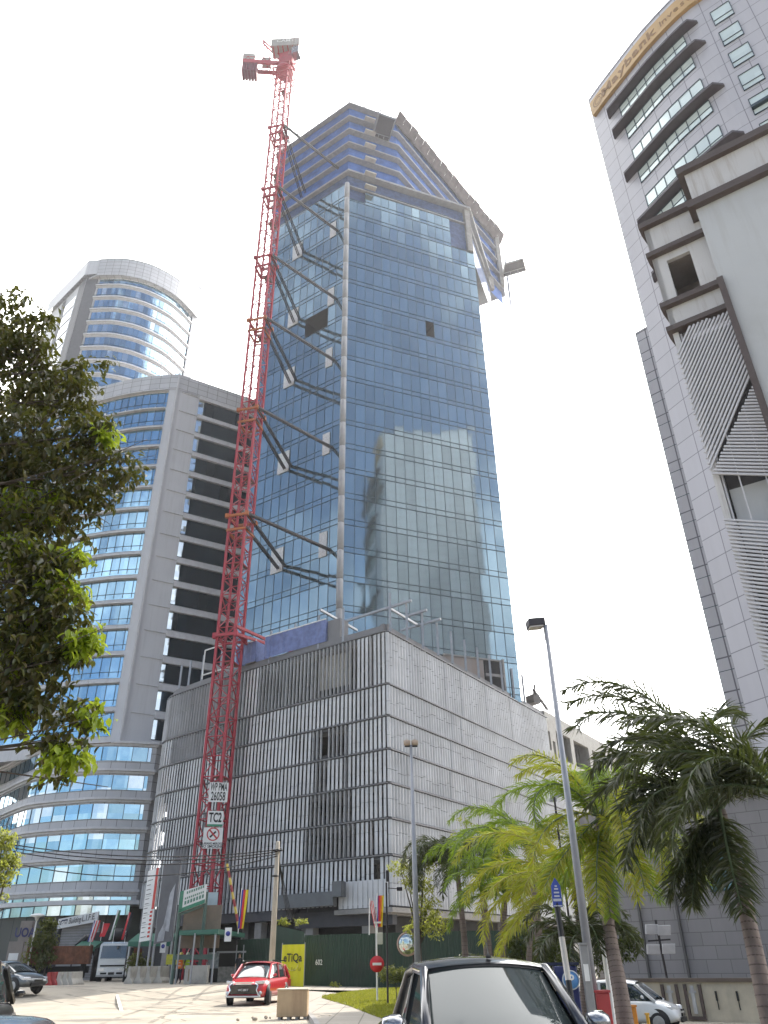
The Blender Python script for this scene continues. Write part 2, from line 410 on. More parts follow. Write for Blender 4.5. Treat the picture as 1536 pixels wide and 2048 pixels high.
# lane mark, cracks, drain at the kerb
lm = MB()
for (x, y), (x2, y2) in (((232, 2004), (243, 2022)),):
    p, q = PZ(x, y, 0.006), PZ(x2, y2, 0.006)
    lm.face([(p.x - .07, p.y, gz(p.x, p.y) + .006), (q.x - .07, q.y, gz(q.x, q.y) + .006), (q.x + .07, q.y, gz(q.x, q.y) + .006), (p.x + .07, p.y, gz(p.x, p.y) + .006)])
struct(lm.build('road_marking', mat('road_paint', (0.7, 0.68, 0.62), 0.8, var=.3, scale=6)))
ck = MB(); rnd = random.Random(11)
for sx, sy, L, a in ((372, 2020, 9, 1.5), (400, 2035, 7, 1.45), (300, 2010, 14, 0.1), (120, 2010, 18, 0.05), (200, 2000, 16, 0.0)):
    p = PZ(sx, sy, 0); x, y = p.x, p.y; 
    for k in range(int(L * 2)):
        x2 = x + cos(a + rnd.uniform(-.7, .7)) * .5; y2 = y - abs(sin(a + rnd.uniform(-.5, .5))) * .5 * (1 if a > .5 else .3); wdt = .022
        ck.face([(x, y, gz(x, y) + .005), (x2, y2, gz(x2, y2) + .005), (x2 + wdt, y2 + wdt, gz(x2, y2) + .005), (x + wdt, y + wdt, gz(x, y) + .005)]); x, y = x2, y2
struct(ck.build('road_crack', mat('crack_tar', (0.09, 0.085, 0.075), 0.9)))

pt = MB(); rnd = random.Random(8)
for (px, py, a_, b_) in ((330, 2012, 1.9, .9), (120, 1995, 2.4, 1.2), (420, 2028, 1.1, .5), (200, 2040, 1.5, .8)):
    c = PZ(px, py, 0); n_ = 10; pts = [(c.x + a_ * cos(2 * pi * k / n_) * rnd.uniform(.8, 1.15), c.y + b_ * sin(2 * pi * k / n_) * rnd.uniform(.8, 1.15)) for k in range(n_)]
    pt.face([(x, y, gz(x, y) + .004) for x, y in pts])
struct(pt.build('road_patch', mat('tar_patch', (0.20, 0.18, 0.155), 0.9, var=.25, scale=2, bump=.4, bscale=50)))
# ------------------------------------------------------------------ main tower under construction
T = thing('high_rise_building', 'tall blue glass tower under construction over a fin screened car park, behind the red crane', 'building', (0, 90, 0))
gt = glass('tower_glass', (0.33, 0.45, 0.50), 1.49, 4.0, 0.90, 0.06, 0.022, 0.25, wave=0.012)
A0, B0, C0 = Vector((-19.6, 93.55, 0)), Vector((-5.75, 84.15, 0)), Vector((16.65, 92.85, 0))
def facade(name, P, Q, cols, tops, z0, holes=()):
    """one glass face; tops = list of (first column, last column, top z)"""
    L = (Q - P).length; d = (Q - P) / L; cw = L / cols; gl = MB(); ml = MB(); n = Vector((d.y, -d.x, 0))
    for c0, c1, zt in tops:
        zs = [z0] + [z for z in [110 - 4 * k for k in range(-3, 25)][::-1] if z0 < z < zt] + [zt]
        for c in range(c0, c1):
            a = P + d * cw * c; b2 = P + d * cw * (c + 1)
            run = z0
            hz = sorted([h for h in holes if h[0] <= c < h[1]], key=lambda h: h[2])
            segs = []; cur = z0
            for h in hz: segs.append((cur, h[2])); cur = h[3]
            segs.append((cur, zt))
            for s0, s1 in segs:
                gl.face([(a.x, a.y, s0), (b2.x, b2.y, s0), (b2.x, b2.y, s1), (a.x, a.y, s1)],
                        [(c * 1.49 + .01, s0 + 2), (c * 1.49 + 1.48, s0 + 2), (c * 1.49 + 1.48, s1 + 2), (c * 1.49 + .01, s1 + 2)])
            for s0, s1 in segs: ml.obox(a - d * .02 + n * .0 + Vector((0, 0, s0)), d * .045, n * .05, (0, 0, s1 - s0))
        for z in zs[1:]:
            for dz, th in ((0.0, .075), (0.83, .05)):
                if z + dz > zt + .01: continue
                ok = [(P + d * cw * c0, P + d * cw * c1)]
                for h in holes:
                    if h[2] < z + dz < h[3] and c0 <= h[0] < c1: ok = [(P + d * cw * c0, P + d * cw * h[0]), (P + d * cw * h[1], P + d * cw * c1)]
                for a, b2 in ok: ml.obox(a + n * .003 + Vector((0, 0, z + dz - th / 2)), b2 - a, n * .055, (0, 0, th))
    o = gl.build('curtain_wall', gt, T); ml.build('mullion', mull, o)
    return o
facade('left', A0, B0, 11, [(0, 11, 118.0)], 29.1, [(6, 9, 86.0, 90.0)])
facade('right', B0 + dirv(69) * .6, C0, 16, [(0, 2, 114.4), (2, 13, 118.0), (13, 16, 110.2)], 29.1, [(9, 10, 86.9, 90.2)])
cp = MB()
for k in range(22):
    cp.lathe([(.32, 0), (.42, .05), (.42, 3.9), (.32, 3.98)], 14, (B0.x + .22, B0.y + .12, 30.2 + 4 * k))
cp.build('corner_column', mat('grey_column_cladding', (0.34, 0.34, 0.35), 0.5, dirt=(0.2, 0.19, 0.18, 0.6)), T)
bk = MB(); bp = [C0, C0 + dirv(7) * 25, A0 + Vector((0.2, 26, 0)), A0]
for a, b2 in zip(bp, bp[1:]): bk.face([(a.x, a.y, 30), (b2.x, b2.y, 30), (b2.x, b2.y, 116), (a.x, a.y, 116)])
bk.build('rear_wall', concrete, T)
hd = MB()          # rooms behind the missing panes, their shade put into a near-black colour
for P, Q, c0, c1, cols, z0, z1 in ((A0, B0, 6, 9, 11, 86, 90), (B0 + dirv(69) * .6, C0, 9, 10, 16, 86.9, 90.2)):
    d = (Q - P) / cols; n = Vector((d.y, -d.x, 0)).normalized(); a = P + d * c0; b2 = P + d * c1
    for (u, v) in ((a, a - n * 3), (a - n * 3, b2 - n * 3), (b2 - n * 3, b2)): hd.face([(u.x, u.y, z0), (v.x, v.y, z0), (v.x, v.y, z1), (u.x, u.y, z1)])
    hd.face([(p.x, p.y, z1) for p in (a, b2, b2 - n * 3, a - n * 3)])
build_each(hd, 'opening_painted_shade', mat('painted_interior_shade', (0.03, 0.028, 0.03), 0.9), T)
# white insulation panels where the crane ties meet the wall
wp = mat('foil_board', (0.62, 0.62, 0.63), 0.5, var=.35, scale=6)
dL = (B0 - A0).normalized(); nL = Vector((dL.y, -dL.x, 0))
LV = [122.8, 106.6, 90.8, 78.1, 62.3, 46.5]
for z in LV[1:]:
    for c, wd in ((8.95, 1.25), (3.55, 2.1)):
        m = MB(); a = A0 + dL * (c * 1.52) + nL * .07; m.obox(a + Vector((0, 0, z - .6)), dL * wd, nL * .05, (0, 0, 3.6)); m.build('foil_panel', wp, T)
# upper bare floors
slabm = mat('slab_concrete', (0.30, 0.31, 0.335), 0.85, dirt=(0.17, 0.17, 0.18, 0.6), dscale=.8)
def slab(poly, z, th=.32):
    m = MB(); m.prism(poly, z - th, z); return m.build('floor_slab', slabm, T)
SP = [(-20.6, 94.2), (-5.35, 83.75), (3.8, 87.3), (26.5, 115.8), (32.5, 140), (-4, 140), (-20.6, 122)]
for k, z in enumerate((125.6, 129.6, 133.6, 137.6, 141.7)):
    e_ = PZ(1011, 590, z); slab(SP[:4] + [(e_.x, e_.y), (-4, 134), (-20.6, 122)], z)
slab([(-20.6, 94.2), (-5.35, 83.75), (16.7, 92.0), (22.9, 109.4), (16, 112), (-20.6, 116)], 121.6, .45)
slab([(-20.0, 93.8), (-5.5, 84.0), (16.5, 92.7), (22.3, 108.0), (16, 111), (-20, 116)], 117.65, .25)
net = mat('blue_netting', (0.06, 0.15, 0.46), 0.8, var=0.45, scale=0.5, bump=0.5, bscale=3)
nb = MB(); IP = [(-19.9, 94.6), (-5.45, 84.85), (3.35, 88.2), (25.9, 116.4), (28.8, 127)]
for z0, z1 in ((121.62, 125.26), (125.62, 129.26), (129.62, 133.26), (133.62, 137.26), (137.62, 141.36)):
    nb.wall([Vector((p[0], p[1], 0)) for p in IP], z0, z1)
nb.build('blue_netting', net, T)
nb = MB(); nb.wall([(-19.4, 93.9), (-5.6, 84.6), (16.2, 93.0), (21.8, 108)], 110, 117.4); nb.wall([(-19.4, 94.1), (-5.6, 84.8), (15.9, 93.1), (21.6, 108)], 117.7, 121.1)
nb.build('floor_screen', mat('dark_blue_screen', (0.06, 0.10, 0.22), 0.8, var=.4), T)
cw = MB(); cw.box((2.2, 88.6, 131.6), (3.6, .3, 3.9), radians(20)); cw.build('shaft_wall', mat('mauve_wall', (.16, .15, .18), .9), T)
cl = MB()
for x, y, z0, z1 in ((16.0, 92.7, 110.2, 121.2), (22.3, 108.6, 117.8, 121.2), (26.0, 115.2, 125.8, 141.3)): cl.box((x, y, (z0 + z1) / 2), (1.0, .8, z1 - z0), radians(20))
build_each(cl, 'column', concrete, T)
# slanting screen of plywood panels along the roof edge
fs = MB(); a = Vector((3.2, 87.0, 0)); d = (Vector((26.5, 115.8, 0)) - a); L = d.length; d.normalize(); n = Vector((d.y, -d.x, 0)); k = 0.0
while k < L - .5:
    j = random.uniform(-.12, .12); p = a + d * k + Vector((0, 0, 140.3 + j)); fs.obox(p, d * 1.95, n * (1.35 + j) + Vector((0, 0, 2.4)), n * -.04 + Vector((0, 0, .05))); k += 2.0
fs.build('edge_screen', mat('weathered_plywood', (0.12, 0.10, 0.105), 0.9, var=.4, scale=.8), T)
def railing(pts, z, par, h=1.3, st=2.4, name='guard_rail'):
    m = MB(); P = [Vector((p[0], p[1], z)) for p in pts]
    for a, b2 in zip(P, P[1:]):
        L = (b2 - a).length; n = max(1, int(L / st))
        for i in range(n + 1):
            p = a + (b2 - a) * i / n; m.beam(p, p + Vector((0, 0, h + .6)), .16); m.beam(p + Vector((0, 0, h + .3)), p + Vector((.3, -.25, h + .35)), .12)
            m.beam(p, p + Vector((-.35, .35, h * .8)), .06)
        for q in (.55, 1.0): m.beam(a + Vector((0, 0, h * q)), b2 + Vector((0, 0, h * q)), .08)
    return m.build(name, steel, par)
railing([(-20.4, 94.1), (-5.35, 83.85), (3.4, 87.1)], 141.7, T)
# loading platforms hanging out of the floors
def platform(pts, z):
    m = MB(); m.prism(pts, z - .25, z); pl = m.build('loading_platform', mat('platform_steel', (.075, .07, .085), .6), T)
    r = MB(); P = [Vector((p[0], p[1], z)) for p in pts]
    for a, b2 in zip(P, P[1:] + P[:1]):
        r.beam(a + Vector((0, 0, -.3)), b2 + Vector((0, 0, -.3)), .22)
        for h in (.6, 1.2): r.beam(a + Vector((0, 0, h)), b2 + Vector((0, 0, h)), .06)
        r.beam(a, a + Vector((0, 0, 1.2)), .08)
    q0 = P[0] + (P[3] - P[0]) * .72; q1 = P[1] + (P[2] - P[1]) * .72; r.beam(q0 + Vector((0, 0, -.3)), q1 + Vector((0, 0, -.3)), .14)
    for t in (.33, .66): a = q0 + (q1 - q0) * t; b2 = P[3] + (P[2] - P[3]) * t; r.beam(a + Vector((0, 0, -.3)), b2 + Vector((0, 0, -.3)), .1)
    r.build('platform_frame', steel, pl)
platform([(.2, 81.2), (3.2, 82.3), (1.7, 87.2), (-1.3, 86.2)], 133.9)
platform([(26.6, 112.6), (30.3, 111.3), (31.4, 114.4), (26.6, 116.2)], 130.0)
# bracket pairs under the slab edges on the front
br = MB()
for z in (117.5, 121.2, 125.3, 129.3, 133.3, 137.3):
    p = Vector((-2.6, 84.75, z)); br.obox(p, (1.9, .75, 0), (.3, -.8, 0), (0, 0, .28))
build_each(br, 'edge_bracket', mat('pale_timber', (.5, .48, .45), .8), T)
sc = MB()            # scaffold lattice hanging down the far corner
p0 = PZ(1012, 555, 128); p1 = Vector((33.2, 141.5, 122))
a = Vector((26.9, 116.4, 0)); b2 = Vector((30.2, 132, 0))
for i in range(16):
    p = a + (b2 - a) * i / 15; z1 = 141.8 - i * .1; z0 = 125.5 - i * .05
    sc.beam(p + Vector((.8, -.3, z0)), p + Vector((.8, -.3, z1)), .12)
    if i < 15:
        q = a + (b2 - a) * (i + 1) / 15
        for j in range(7): sc.beam(p + Vector((.8, -.3, z0 + 1 + j * 2)), q + Vector((.8, -.3, z0 + 1 + j * 2)), .09)
        sc.beam(p + Vector((.8, -.3, z0 + 2)), q + Vector((.8, -.3, z1 - 2)), .09)
sc.build('scaffold', steel, T)

# ---- podium
POD0 = set(T.children)
NP = [(-46, 125), (-29.4, 101.4), (-28.6, 100.0), (-25.2, 97.0), (-22.0, 94.3), (-18.5, 91.3), (-9.6, 84.7), (0.05, 78.0)]   # left face, left to right
RP = [(0.05, 78.0), tuple((Vector((0.05, 78, 0)) + dirv(33.8) * 42.3)[:2])]
RPL = [(0.05, 78.0), tuple((Vector((0.05, 78, 0)) + dirv(33.8) * 49)[:2])]
RPLL = [(0.05, 78.0), tuple((Vector((0.05, 78, 0)) + dirv(33.8) * 60)[:2])]
ROWS = [32.75, 26.85, 23.5, 20.15, 16.85, 13.6, 10.35, 6.0]
finm = mat('aluminium_fin', (0.60, 0.615, 0.64), 0.5, 0.0, var=.22, scale=.35, dirt=(0.46, 0.455, 0.45, .5), dscale=1.2)
railm = mat('fin_rail', (0.17, 0.17, 0.18), 0.5, .3)
def along(pts, st):
    P = [Vector((p[0], p[1], 0)) for p in pts]; out = []; carry = 0.0
    for a, b2 in zip(P, P[1:]):
        L = (b2 - a).length; d = (b2 - a) / L; s = carry
        while s < L: out.append((a + d * s, d)); s += st
        carry = s - L
    return out
def fins(pts, z1, z0, side, row, par, st=0.55):
    m = MB(); rn = random.Random(row * 7 + side); jf = .5
    for i, (p, d) in enumerate(along(pts, st)):
        n = Vector((d.y, -d.x, 0))
        if side == 0:
            k = mnoise.noise(Vector((p.x * .16 + 3, row * .55, 1.7))) + .10 * sin(p.x * 1.9)
            ang = 78 if k < -0.33 else 20
            if row == 0: ang = 80 if mnoise.noise(Vector((p.x * .22, 5.2, 1))) < .16 else 20
            if p.x > -1.3: ang = 20
        else:
            ang = 42 + 10 * mnoise.noise(Vector((p.x * .5, row, 9)))
            if rn.random() < .05: ang = 60
        ang += rn.uniform(-4, 4); a = radians(ang); e = d * cos(a) + n * sin(a); f = e.cross(Vector((0, 0, 1)))
        hw = .25 if side == 0 else .205; q = p + n * .12
        if side == 0 and rn.random() < .003 and row > 0: continue
        if i % 3 == 0 or rn.random() < .25: jf = min(.66, max(.34, jf + rn.choice((-.09, -.05, .05, .09))))
        js = [z0 + (z1 - z0) * (jf if side == 0 or row else rn.choice((.3, .36, .42, .6, .68)))]
        if side == 1 and row == 0: js.append(js[0] + rn.choice((.9, 1.4, 1.9)))
        cuts = [z0 + .12] + js + [z1 - .12]
        for c0, c1 in zip(cuts, cuts[1:]):
            if c1 - c0 < .1: continue
            ring = []
            for (s, t) in ((-hw, .0), (-hw * .55, .075), (hw * .55, .075), (hw, 0), (hw * .55, -.05), (-hw * .55, -.05)): ring.append(q + e * s + f * t)
            m.loft([[v + Vector((0, 0, c0 + .02)) for v in ring], [v + Vector((0, 0, c1 - .02)) for v in ring]], True, True, False)
    return m.build('fin_screen', finm, par)
for r in range(7):
    z1, z0 = ROWS[r], ROWS[r + 1]
    zl = z0
    if r == 6: fins(NP[1:6], z1, 7.4, 0, r, T); fins(NP[5:], z1, 6.15, 0, r, T)
    else: fins(NP[1:], z1, z0, 0, r, T)
    fins(RP if r == 0 else (RPL if r < 3 else RPLL), z1, z0, 1, r, T)
rl = MB(); rl2 = MB()
for r, z in enumerate(ROWS):
    pr = RP if r < 1 else (RPL if r < 3 else RPLL)
    for pts in (NP[1:], pr):
        if r == 7: continue
        rl.ledge(pts, z - .06, z + .06, -.05, .34); rl.ledge(pts, z - .30, z - .20, -.02, .06)
    if r < 7:
        for i, (p, d) in enumerate(along(NP[1:], 4.64)):
            rl2.beam(p + Vector((0, 0, ROWS[r + 1])) - Vector((d.y, -d.x, 0)) * .1, p + Vector((0, 0, z)) - Vector((d.y, -d.x, 0)) * .1, .09)
rl.build('screen_rail', railm, T); build_each(rl2, 'screen_post', railm, T)
# decks, columns and a core wall coloured dark as the shade behind the fins
INN = offset(NP[1:] , -.9); INR = offset(RPLL, -.9)
DP = [tuple(v[:2]) for v in INN[:-1]] + [(0.05, 79.1)] + [tuple(INR[-1][:2]), (10, 150), (-30, 140)]
dk = MB()
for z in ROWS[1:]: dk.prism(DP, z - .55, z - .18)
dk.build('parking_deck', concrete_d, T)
up = MB(); up.wall([Vector((p[0], p[1], 0)) for p in DP[:7]], 0, 0.0)
pp = MB()
for r in range(1, 8):
    pp.ledge(INN, ROWS[r] - .18, ROWS[r] + .8, -.25, -.05); pp.ledge(INR, ROWS[r] - .18, ROWS[r] + .8, -.25, -.05)
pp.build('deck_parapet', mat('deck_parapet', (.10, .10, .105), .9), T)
cl = MB()
for i, (p, d) in list(enumerate(along([tuple(v[:2]) for v in offset(NP[1:], -2.2)], 8.4))): cl.box((p.x, p.y, 16), (.9, .9, 33), atan2(d.y, d.x))
for i, (p, d) in list(enumerate(along([tuple(v[:2]) for v in offset(RPLL, -2.2)], 8.4)))[1:]: cl.box((p.x, p.y, 16), (.9, .9, 33), atan2(d.y, d.x))
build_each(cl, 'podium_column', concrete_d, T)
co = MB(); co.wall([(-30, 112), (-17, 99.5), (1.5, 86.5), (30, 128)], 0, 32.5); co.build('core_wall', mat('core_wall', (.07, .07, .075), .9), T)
lp = MB()
a = Vector((-4.1, 82.2, 0)); d = (Vector((-9.6, 85.9, 0)) - a).normalized(); lp.obox(a + Vector((0, 0, 28.3)), d * 4.2, (0, 0, 3.9), (.1, .15, 0))
a = Vector((-24.5, 98.0, 0)); d = Vector((-.74, .67, 0)); lp.obox(a + Vector((0, 0, 28.0)), d * 5, (0, 0, 4.0), (.1, .15, 0))
build_each(lp, 'light_wall_panel', mat('beige_board', (.5, .47, .42), .8), T)
# top: concrete roof, parapet, posts, pergola, blue fences
rf = MB(); RPOLY = [tuple(v[:2]) for v in offset(NP[1:], -.5)[:-1]] + [(0.05, 78.6)] + [tuple(offset(RPLL, -.5)[-1][:2]), (5, 160), (-35, 145)]
rf.prism(RPOLY, 32.1, 32.6); rf.build('podium_roof', concrete, T)
pa = MB(); parm = mat('grey_parapet', (.20, .20, .21), .8, var=.1)
pa.ledge(NP[1:], 32.3, 33.75, -.75, -.35); pa.ledge(RPLL, 32.3, 33.75, -.75, -.35); pa.build('parapet', parm, T)
po = MB()
for i in range(11):
    p = Vector((0.5, 78.6, 0)) + dirv(33.8) * (0 if i == 0 else 3.45 * i); q = MB(); q.box((p.x, p.y, 35.3), (.26, .26, 4.6 if i < 3 else 4.2)); q.build('steel_post', steel, T)
for x, y in ((-4.9, 81.9), (-7.9, 84.0), (-11.0, 86.5), (-14.2, 88.7), (-21.4, 94.5), (-24.3, 96.9), (-26.5, 98.9), (-28.2, 100.8)):
    q = MB(); q.box((x, y, 35.2), (.24, .24, 4.2)); q.build('steel_post', steel, T)
for a, b2 in (((-5.1, 86.6), (3.0, 80.5)), ((.5, 82.7), (4.2, 88.4)), ((2.6, 85.1), (4.9, 83.3)), ((1.9, 89.6), (6.7, 86.1)), ((-7.7, 82.8), (-3.6, 89.4))):
    q = MB(); q.beam((*a, 37.5), (*b2, 37.5), .26); q.build('pergola_beam', steel, T)
tp = mat('blue_tarpaulin', (.15, .20, .42), .6, var=.35, scale=1.5, bump=.8, bscale=4)
for a, b2, z0, z1 in (((-14.9, 88.6), (-7.0, 83.2), 33.7, 36.5), ((-18.9, 91.4), (-16.1, 89.4), 33.7, 36.4)):
    m = MB(); A, B = Vector((*a, 0)), Vector((*b2, 0)); L = (B - A).length; d = (B - A) / L; n = Vector((d.y, -d.x, 0)); k = 26; P = [A + d * L * i / k + n * random.uniform(-.06, .06) for i in range(k + 1)]
    m.wall(P, z0, z1); m.wall([B, B + Vector((.9, 1.6, 0))], z0, z1 - .1); m.wall([A + Vector((.9, 1.6, 0)), A], z0, z1); o = m.build('tarpaulin_fence', tp, T)
    m = MB(); m.beam(A + Vector((0, 0, z1)), B + Vector((0, 0, z1)), .12); m.build('fence_rail', white_paint, o)
m = MB(); m.box((-5.6, 83.6, 35.0), (1.8, 1.6, 2.6), radians(-34)); m.box((-16.6, 90.6, 34.9), (1.4, 1.2, 2.5), radians(-34)); build_each(m, 'grey_shed', parm, T)
m = MB(); m.beam((-24.0, 95.9, 33.7), (-24.0, 95.9, 37.6), .14); m.beam((-24, 95.9, 37.6), (-19.5, 92.6, 37.6), .14); m.beam((-24, 95.9, 34.2), (-19.5, 92.6, 34.2), .14); build_each(m, 'white_gantry', white_paint, T)
PODX = set(T.children) - POD0
# red brick room at the foot of the tower, right
bz = PL(885, 1306, (C0 + nL * 0)[:2], 69).z; b0_ = PL(885, 1320, C0[:2], 69); b1_ = PL(1003, 1340, C0[:2], 69); nR_ = Vector((dirv(69).y, -dirv(69).x, 0)); bd = Vector((b1_.x - b0_.x, b1_.y - b0_.y, 0))
m = MB(); m.obox(Vector((b0_.x, b0_.y, 27)) + nR_ * .1, bd * .68, nR_ * .1, (0, 0, bz - 27.3)); m.build('brick_infill', clad('red_brick', (.26, .11, .08), .4, .15, (.3, .27, .25), .03, .9), T)
m = MB(); m.obox(Vector((b0_.x, b0_.y, 27)) + nR_ * .09 + bd * .70, bd * .28, nR_ * .08, (0, 0, bz - 27.3)); build_each(m, 'opening_painted_shade', MC['painted_interior_shade'], T)  # flat near-black slab paints the shade of an opening
m = MB(); m.obox(Vector((b1_.x, b1_.y, 27)) + nR_ * .1, bd * .03, nR_ * .3, (0, 0, bz - 27)); m.obox(Vector((b0_.x, b0_.y, bz - .35)) + nR_ * .1, bd, nR_ * .25, (0, 0, .2)); m.obox(Vector((b0_.x, b0_.y, bz - 2.4)) + nR_ * .2 + bd * .7, bd * .3, nR_ * .2, (0, 0, .35)); build_each(m, 'opening_frame', concrete, T)
PODB = set(T.children)
# underside edge beam and short grey panels near the corner
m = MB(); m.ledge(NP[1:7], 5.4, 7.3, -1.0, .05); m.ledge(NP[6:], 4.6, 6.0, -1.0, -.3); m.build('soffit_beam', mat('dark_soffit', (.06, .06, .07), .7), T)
m = MB(); m.ledge([(-5.0, 81.5), (0.1, 77.98), tuple((Vector((.1, 77.98, 0)) + dirv(33.8) * 6)[:2])], 5.55, 5.95, -.2, .5); m.ledge(RPLL, 5.4, 6.0, -.5, .1); m.build('base_ledge', concrete, T)
m = MB()
for i, (p, d) in enumerate(along([(-4.6, 81.2), (-.1, 78.1)], .58)): n = Vector((d.y, -d.x, 0)); m.obox(p + n * .40 + Vector((0, 0, 6.0)), d * .5, n * .05, (0, 0, 2.3))
m.build('short_panel', finm, T)
m = MB(); P = Vector((-11.2, 84.9, 0)); d = Vector((.82, -.57, 0)); m.obox(P + Vector((0, 0, 6.3)), d * 7.5, (-.3, -.7, 0), (0, 0, 1.2)); m.obox(P + d * 7.5 + Vector((0, 0, 7.0)), d * 1.1, (-.4, -.9, 0), (0, 0, 1.3)); m.build('hanging_platform', mat('grey_platform', (.12, .13, .14), .6), T)
m = MB()
for i in range(5): p = Vector((-2 - 5.6 * i, 80.5 + 3.9 * i, 0)); m.box((p.x, p.y, 2.6), (.9, .9, 5.4), radians(-34))
build_each(m, 'ground_column', concrete, T)
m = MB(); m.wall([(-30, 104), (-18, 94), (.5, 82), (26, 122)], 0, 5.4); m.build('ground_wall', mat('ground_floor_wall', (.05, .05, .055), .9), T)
# raw concrete car park wing carrying on along the right face
Q0 = Vector((0.05, 78, 0)) + dirv(33.8) * 42.3; dR = dirv(33.8); nR = Vector((dR.y, -dR.x, 0))
wing = mat('raw_concrete', (.36, .35, .33), .85, dirt=(.2, .19, .18, .6), dscale=.5, bump=.2)
m = MB(); L = 42.0
op = [(3.6, 9.2, 27.6, 31.6), (10.6, 17.0, 27.6, 31.6), (18.6, 26, 27.6, 31.6), (28, 36, 27.6, 31.6), (3.6, 9.2, 22.6, 26.2), (10.6, 17.0, 22.6, 26.2), (18.6, 26, 22.6, 26.2), (28, 36, 22.6, 26.2),
      (.4, 1.3, 28.2, 31.0), (2.0, 2.9, 26.9, 29.8), (1.7, 2.4, 24.0, 25.6)]
xs = sorted(set([0, L] + [o[0] for o in op] + [o[1] for o in op])); zs = sorted(set([0, 33.9] + [o[2] for o in op] + [o[3] for o in op]))
for x0, x1 in zip(xs, xs[1:]):
    for z0, z1 in zip(zs, zs[1:]):
        if any(o[0] <= x0 and x1 <= o[1] and o[2] <= z0 and z1 <= o[3] for o in op): continue
        m.obox(Q0 - nR * .6 + dR * x0 + Vector((0, 0, z0)), dR * (x1 - x0), nR * .5, (0, 0, z1 - z0))
for z in (22, 27, 32.8): m.obox(Q0 - nR * 12 + Vector((0, 0, z)), dR * L, nR * 11.4, (0, 0, .4))
for k in range(6): m.obox(Q0 - nR * 2.6 + dR * (9.6 + 7.8 * k - 7.8) + Vector((0, 0, 20)), dR * .7, nR * 1.9, (0, 0, 12.6))
m.obox(Q0 - nR * 12 + Vector((0, 0, 20)), dR * L, nR * -.3, (0, 0, 13)); m.obox(Q0 + dR * L - nR * 12 + Vector((0, 0, 20)), dR * .3, nR * 11.4, (0, 0, 13))
m.build('concrete_wing', wing, T)
PODX = set(PODX) | (set(T.children) - PODB)
E_ = Vector((0, 0, EYE)); TL = T.location
for o in PODX:
    for ob in [o] + list(o.children):
        for v in ob.data.vertices: v.co = E_ + (v.co + TL - E_) * .885 - TL
m = MB()
for p, q in (((1036, 1180), (1098, 1432)), ((1040, 1210), (1108, 1450)), ((1030, 1130), (1090, 1420))):
    m.tube(PD(*p, 118), PD(*q, 112), .035, n=4)
m.build('hoist_cable', dark_steel, T)
m = MB(); p = PD(1066, 1400, 108); m.box(p, (1.2, 1.6, 1.2), .6); m.beam(p, p + Vector((.5, 0, 2.2)), .25); m.beam(p + Vector((.2, 0, 1.5)), p + Vector((2.5, 3, -.5)), .3); m.build('roof_winch', dark_steel, T)
tm = MB(); rnd = random.Random(15)
for (p0, p1, c_) in (((95, 1998), (520, 2018), .5), ((60, 2006), (470, 2030), -.4), ((300, 2046), (440, 1990), .3)):
    a, b2 = PZ(*p0, 0), PZ(*p1, 0); d = (b2 - a); n = Vector((-d.y, d.x, 0)).normalized(); N_ = 40
    for off in (0, 1.5):
        for i in range(N_):
            if rnd.random() < .25: continue
            q = []
            for t, w_ in ((i / N_, -.09), (i / N_, .09), ((i + 1) / N_, .09), ((i + 1) / N_, -.09)):
                p = a + d * t + n * (off + w_ + c_ * 4 * t * (1 - t)); q.append((p.x, p.y, gz(p.x, p.y) + .006))
            tm.face(q)
o_ = tm.build('tyre_mark', mat('tyre_mark', (0.24, 0.215, 0.18), 0.95, var=.4, scale=1.5)); struct(o_)
# ------------------------------------------------------------------ left office building (curved podium, curved glass wing, flat wing coloured as a dark reflection)
pal = clad('aluminium_cladding', (0.54, 0.545, 0.57), 1.8, 1.15, (.16, .15, .15), .035, .45)
pal2 = mat('smooth_cladding', (0.57, 0.575, 0.60), .45, var=.06, scale=.2, streak=(.28, .27, .26, .35))
ledm = mat('pale_ledge', (0.60, 0.60, 0.62), .5, var=.12, streak=(.25, .23, .22, .3))
bglass = glass('blue_glass', (0.42, 0.66, 0.82), 1.35, 4.0, .9, .04, .02, .35, wave=.03)
bglass2 = glass('pale_blue_glass', (0.44, 0.66, 0.78), 1.9, 3.0, .9, .04, .05, .3, (.72, .78, .80), .22, wave=.05)
dglass = glass('dark_reflection_glass', (0.022, 0.04, 0.06), 1.4, 4.0, .55, .05, .012, .4, wave=.03)  # the tower's dark reflection is put into this glass colour
O = thing('office_building', 'grey building left of the crane, curved blue glass beside a wing painted with dark reflection', 'building', tuple(PA(-19.2, 112)))
O['label'] = 'grey building left of the crane, curved blue glass beside a wing painted with dark reflection'
L0 = PA(-19.22, 108.9)
crv = [PA(-34, 142), PA(-31.5, 133), PA(-29, 125), PA(-26, 118.3), PA(-23.68, 113.9), PA(-21.66, 111.1), PA(-19.87, 109.4)]
CV = resample(crv, 36); CVF = CV + [L0]
dF = dirv(58.8)
FL = [L0, L0 + dF * 46]
FZ = [87.9 - 4.02 * k for k in range(15)]
m = MB(); m.wall(CVF, 26, 91.4, 0, smooth=True); m.wall([L0, L0 + dF * 46], 26, 91.4); m.wall([L0 + dF * 46, L0 + dF * 46 + Vector((-20, 40, 0)), CV[0]], 26, 91.4); m.build('clad_wall', pal2, O)
m = MB(); m.wall([v for v in CVF], 88.3, 91.6, .12); m.wall(FL, 88.3, 91.6, .12); m.prism([tuple(v[:2]) for v in CVF] + [tuple((L0 + dF * 46)[:2]), (0, 170)], 91.0, 91.3); m.build('parapet_band', pal, O)
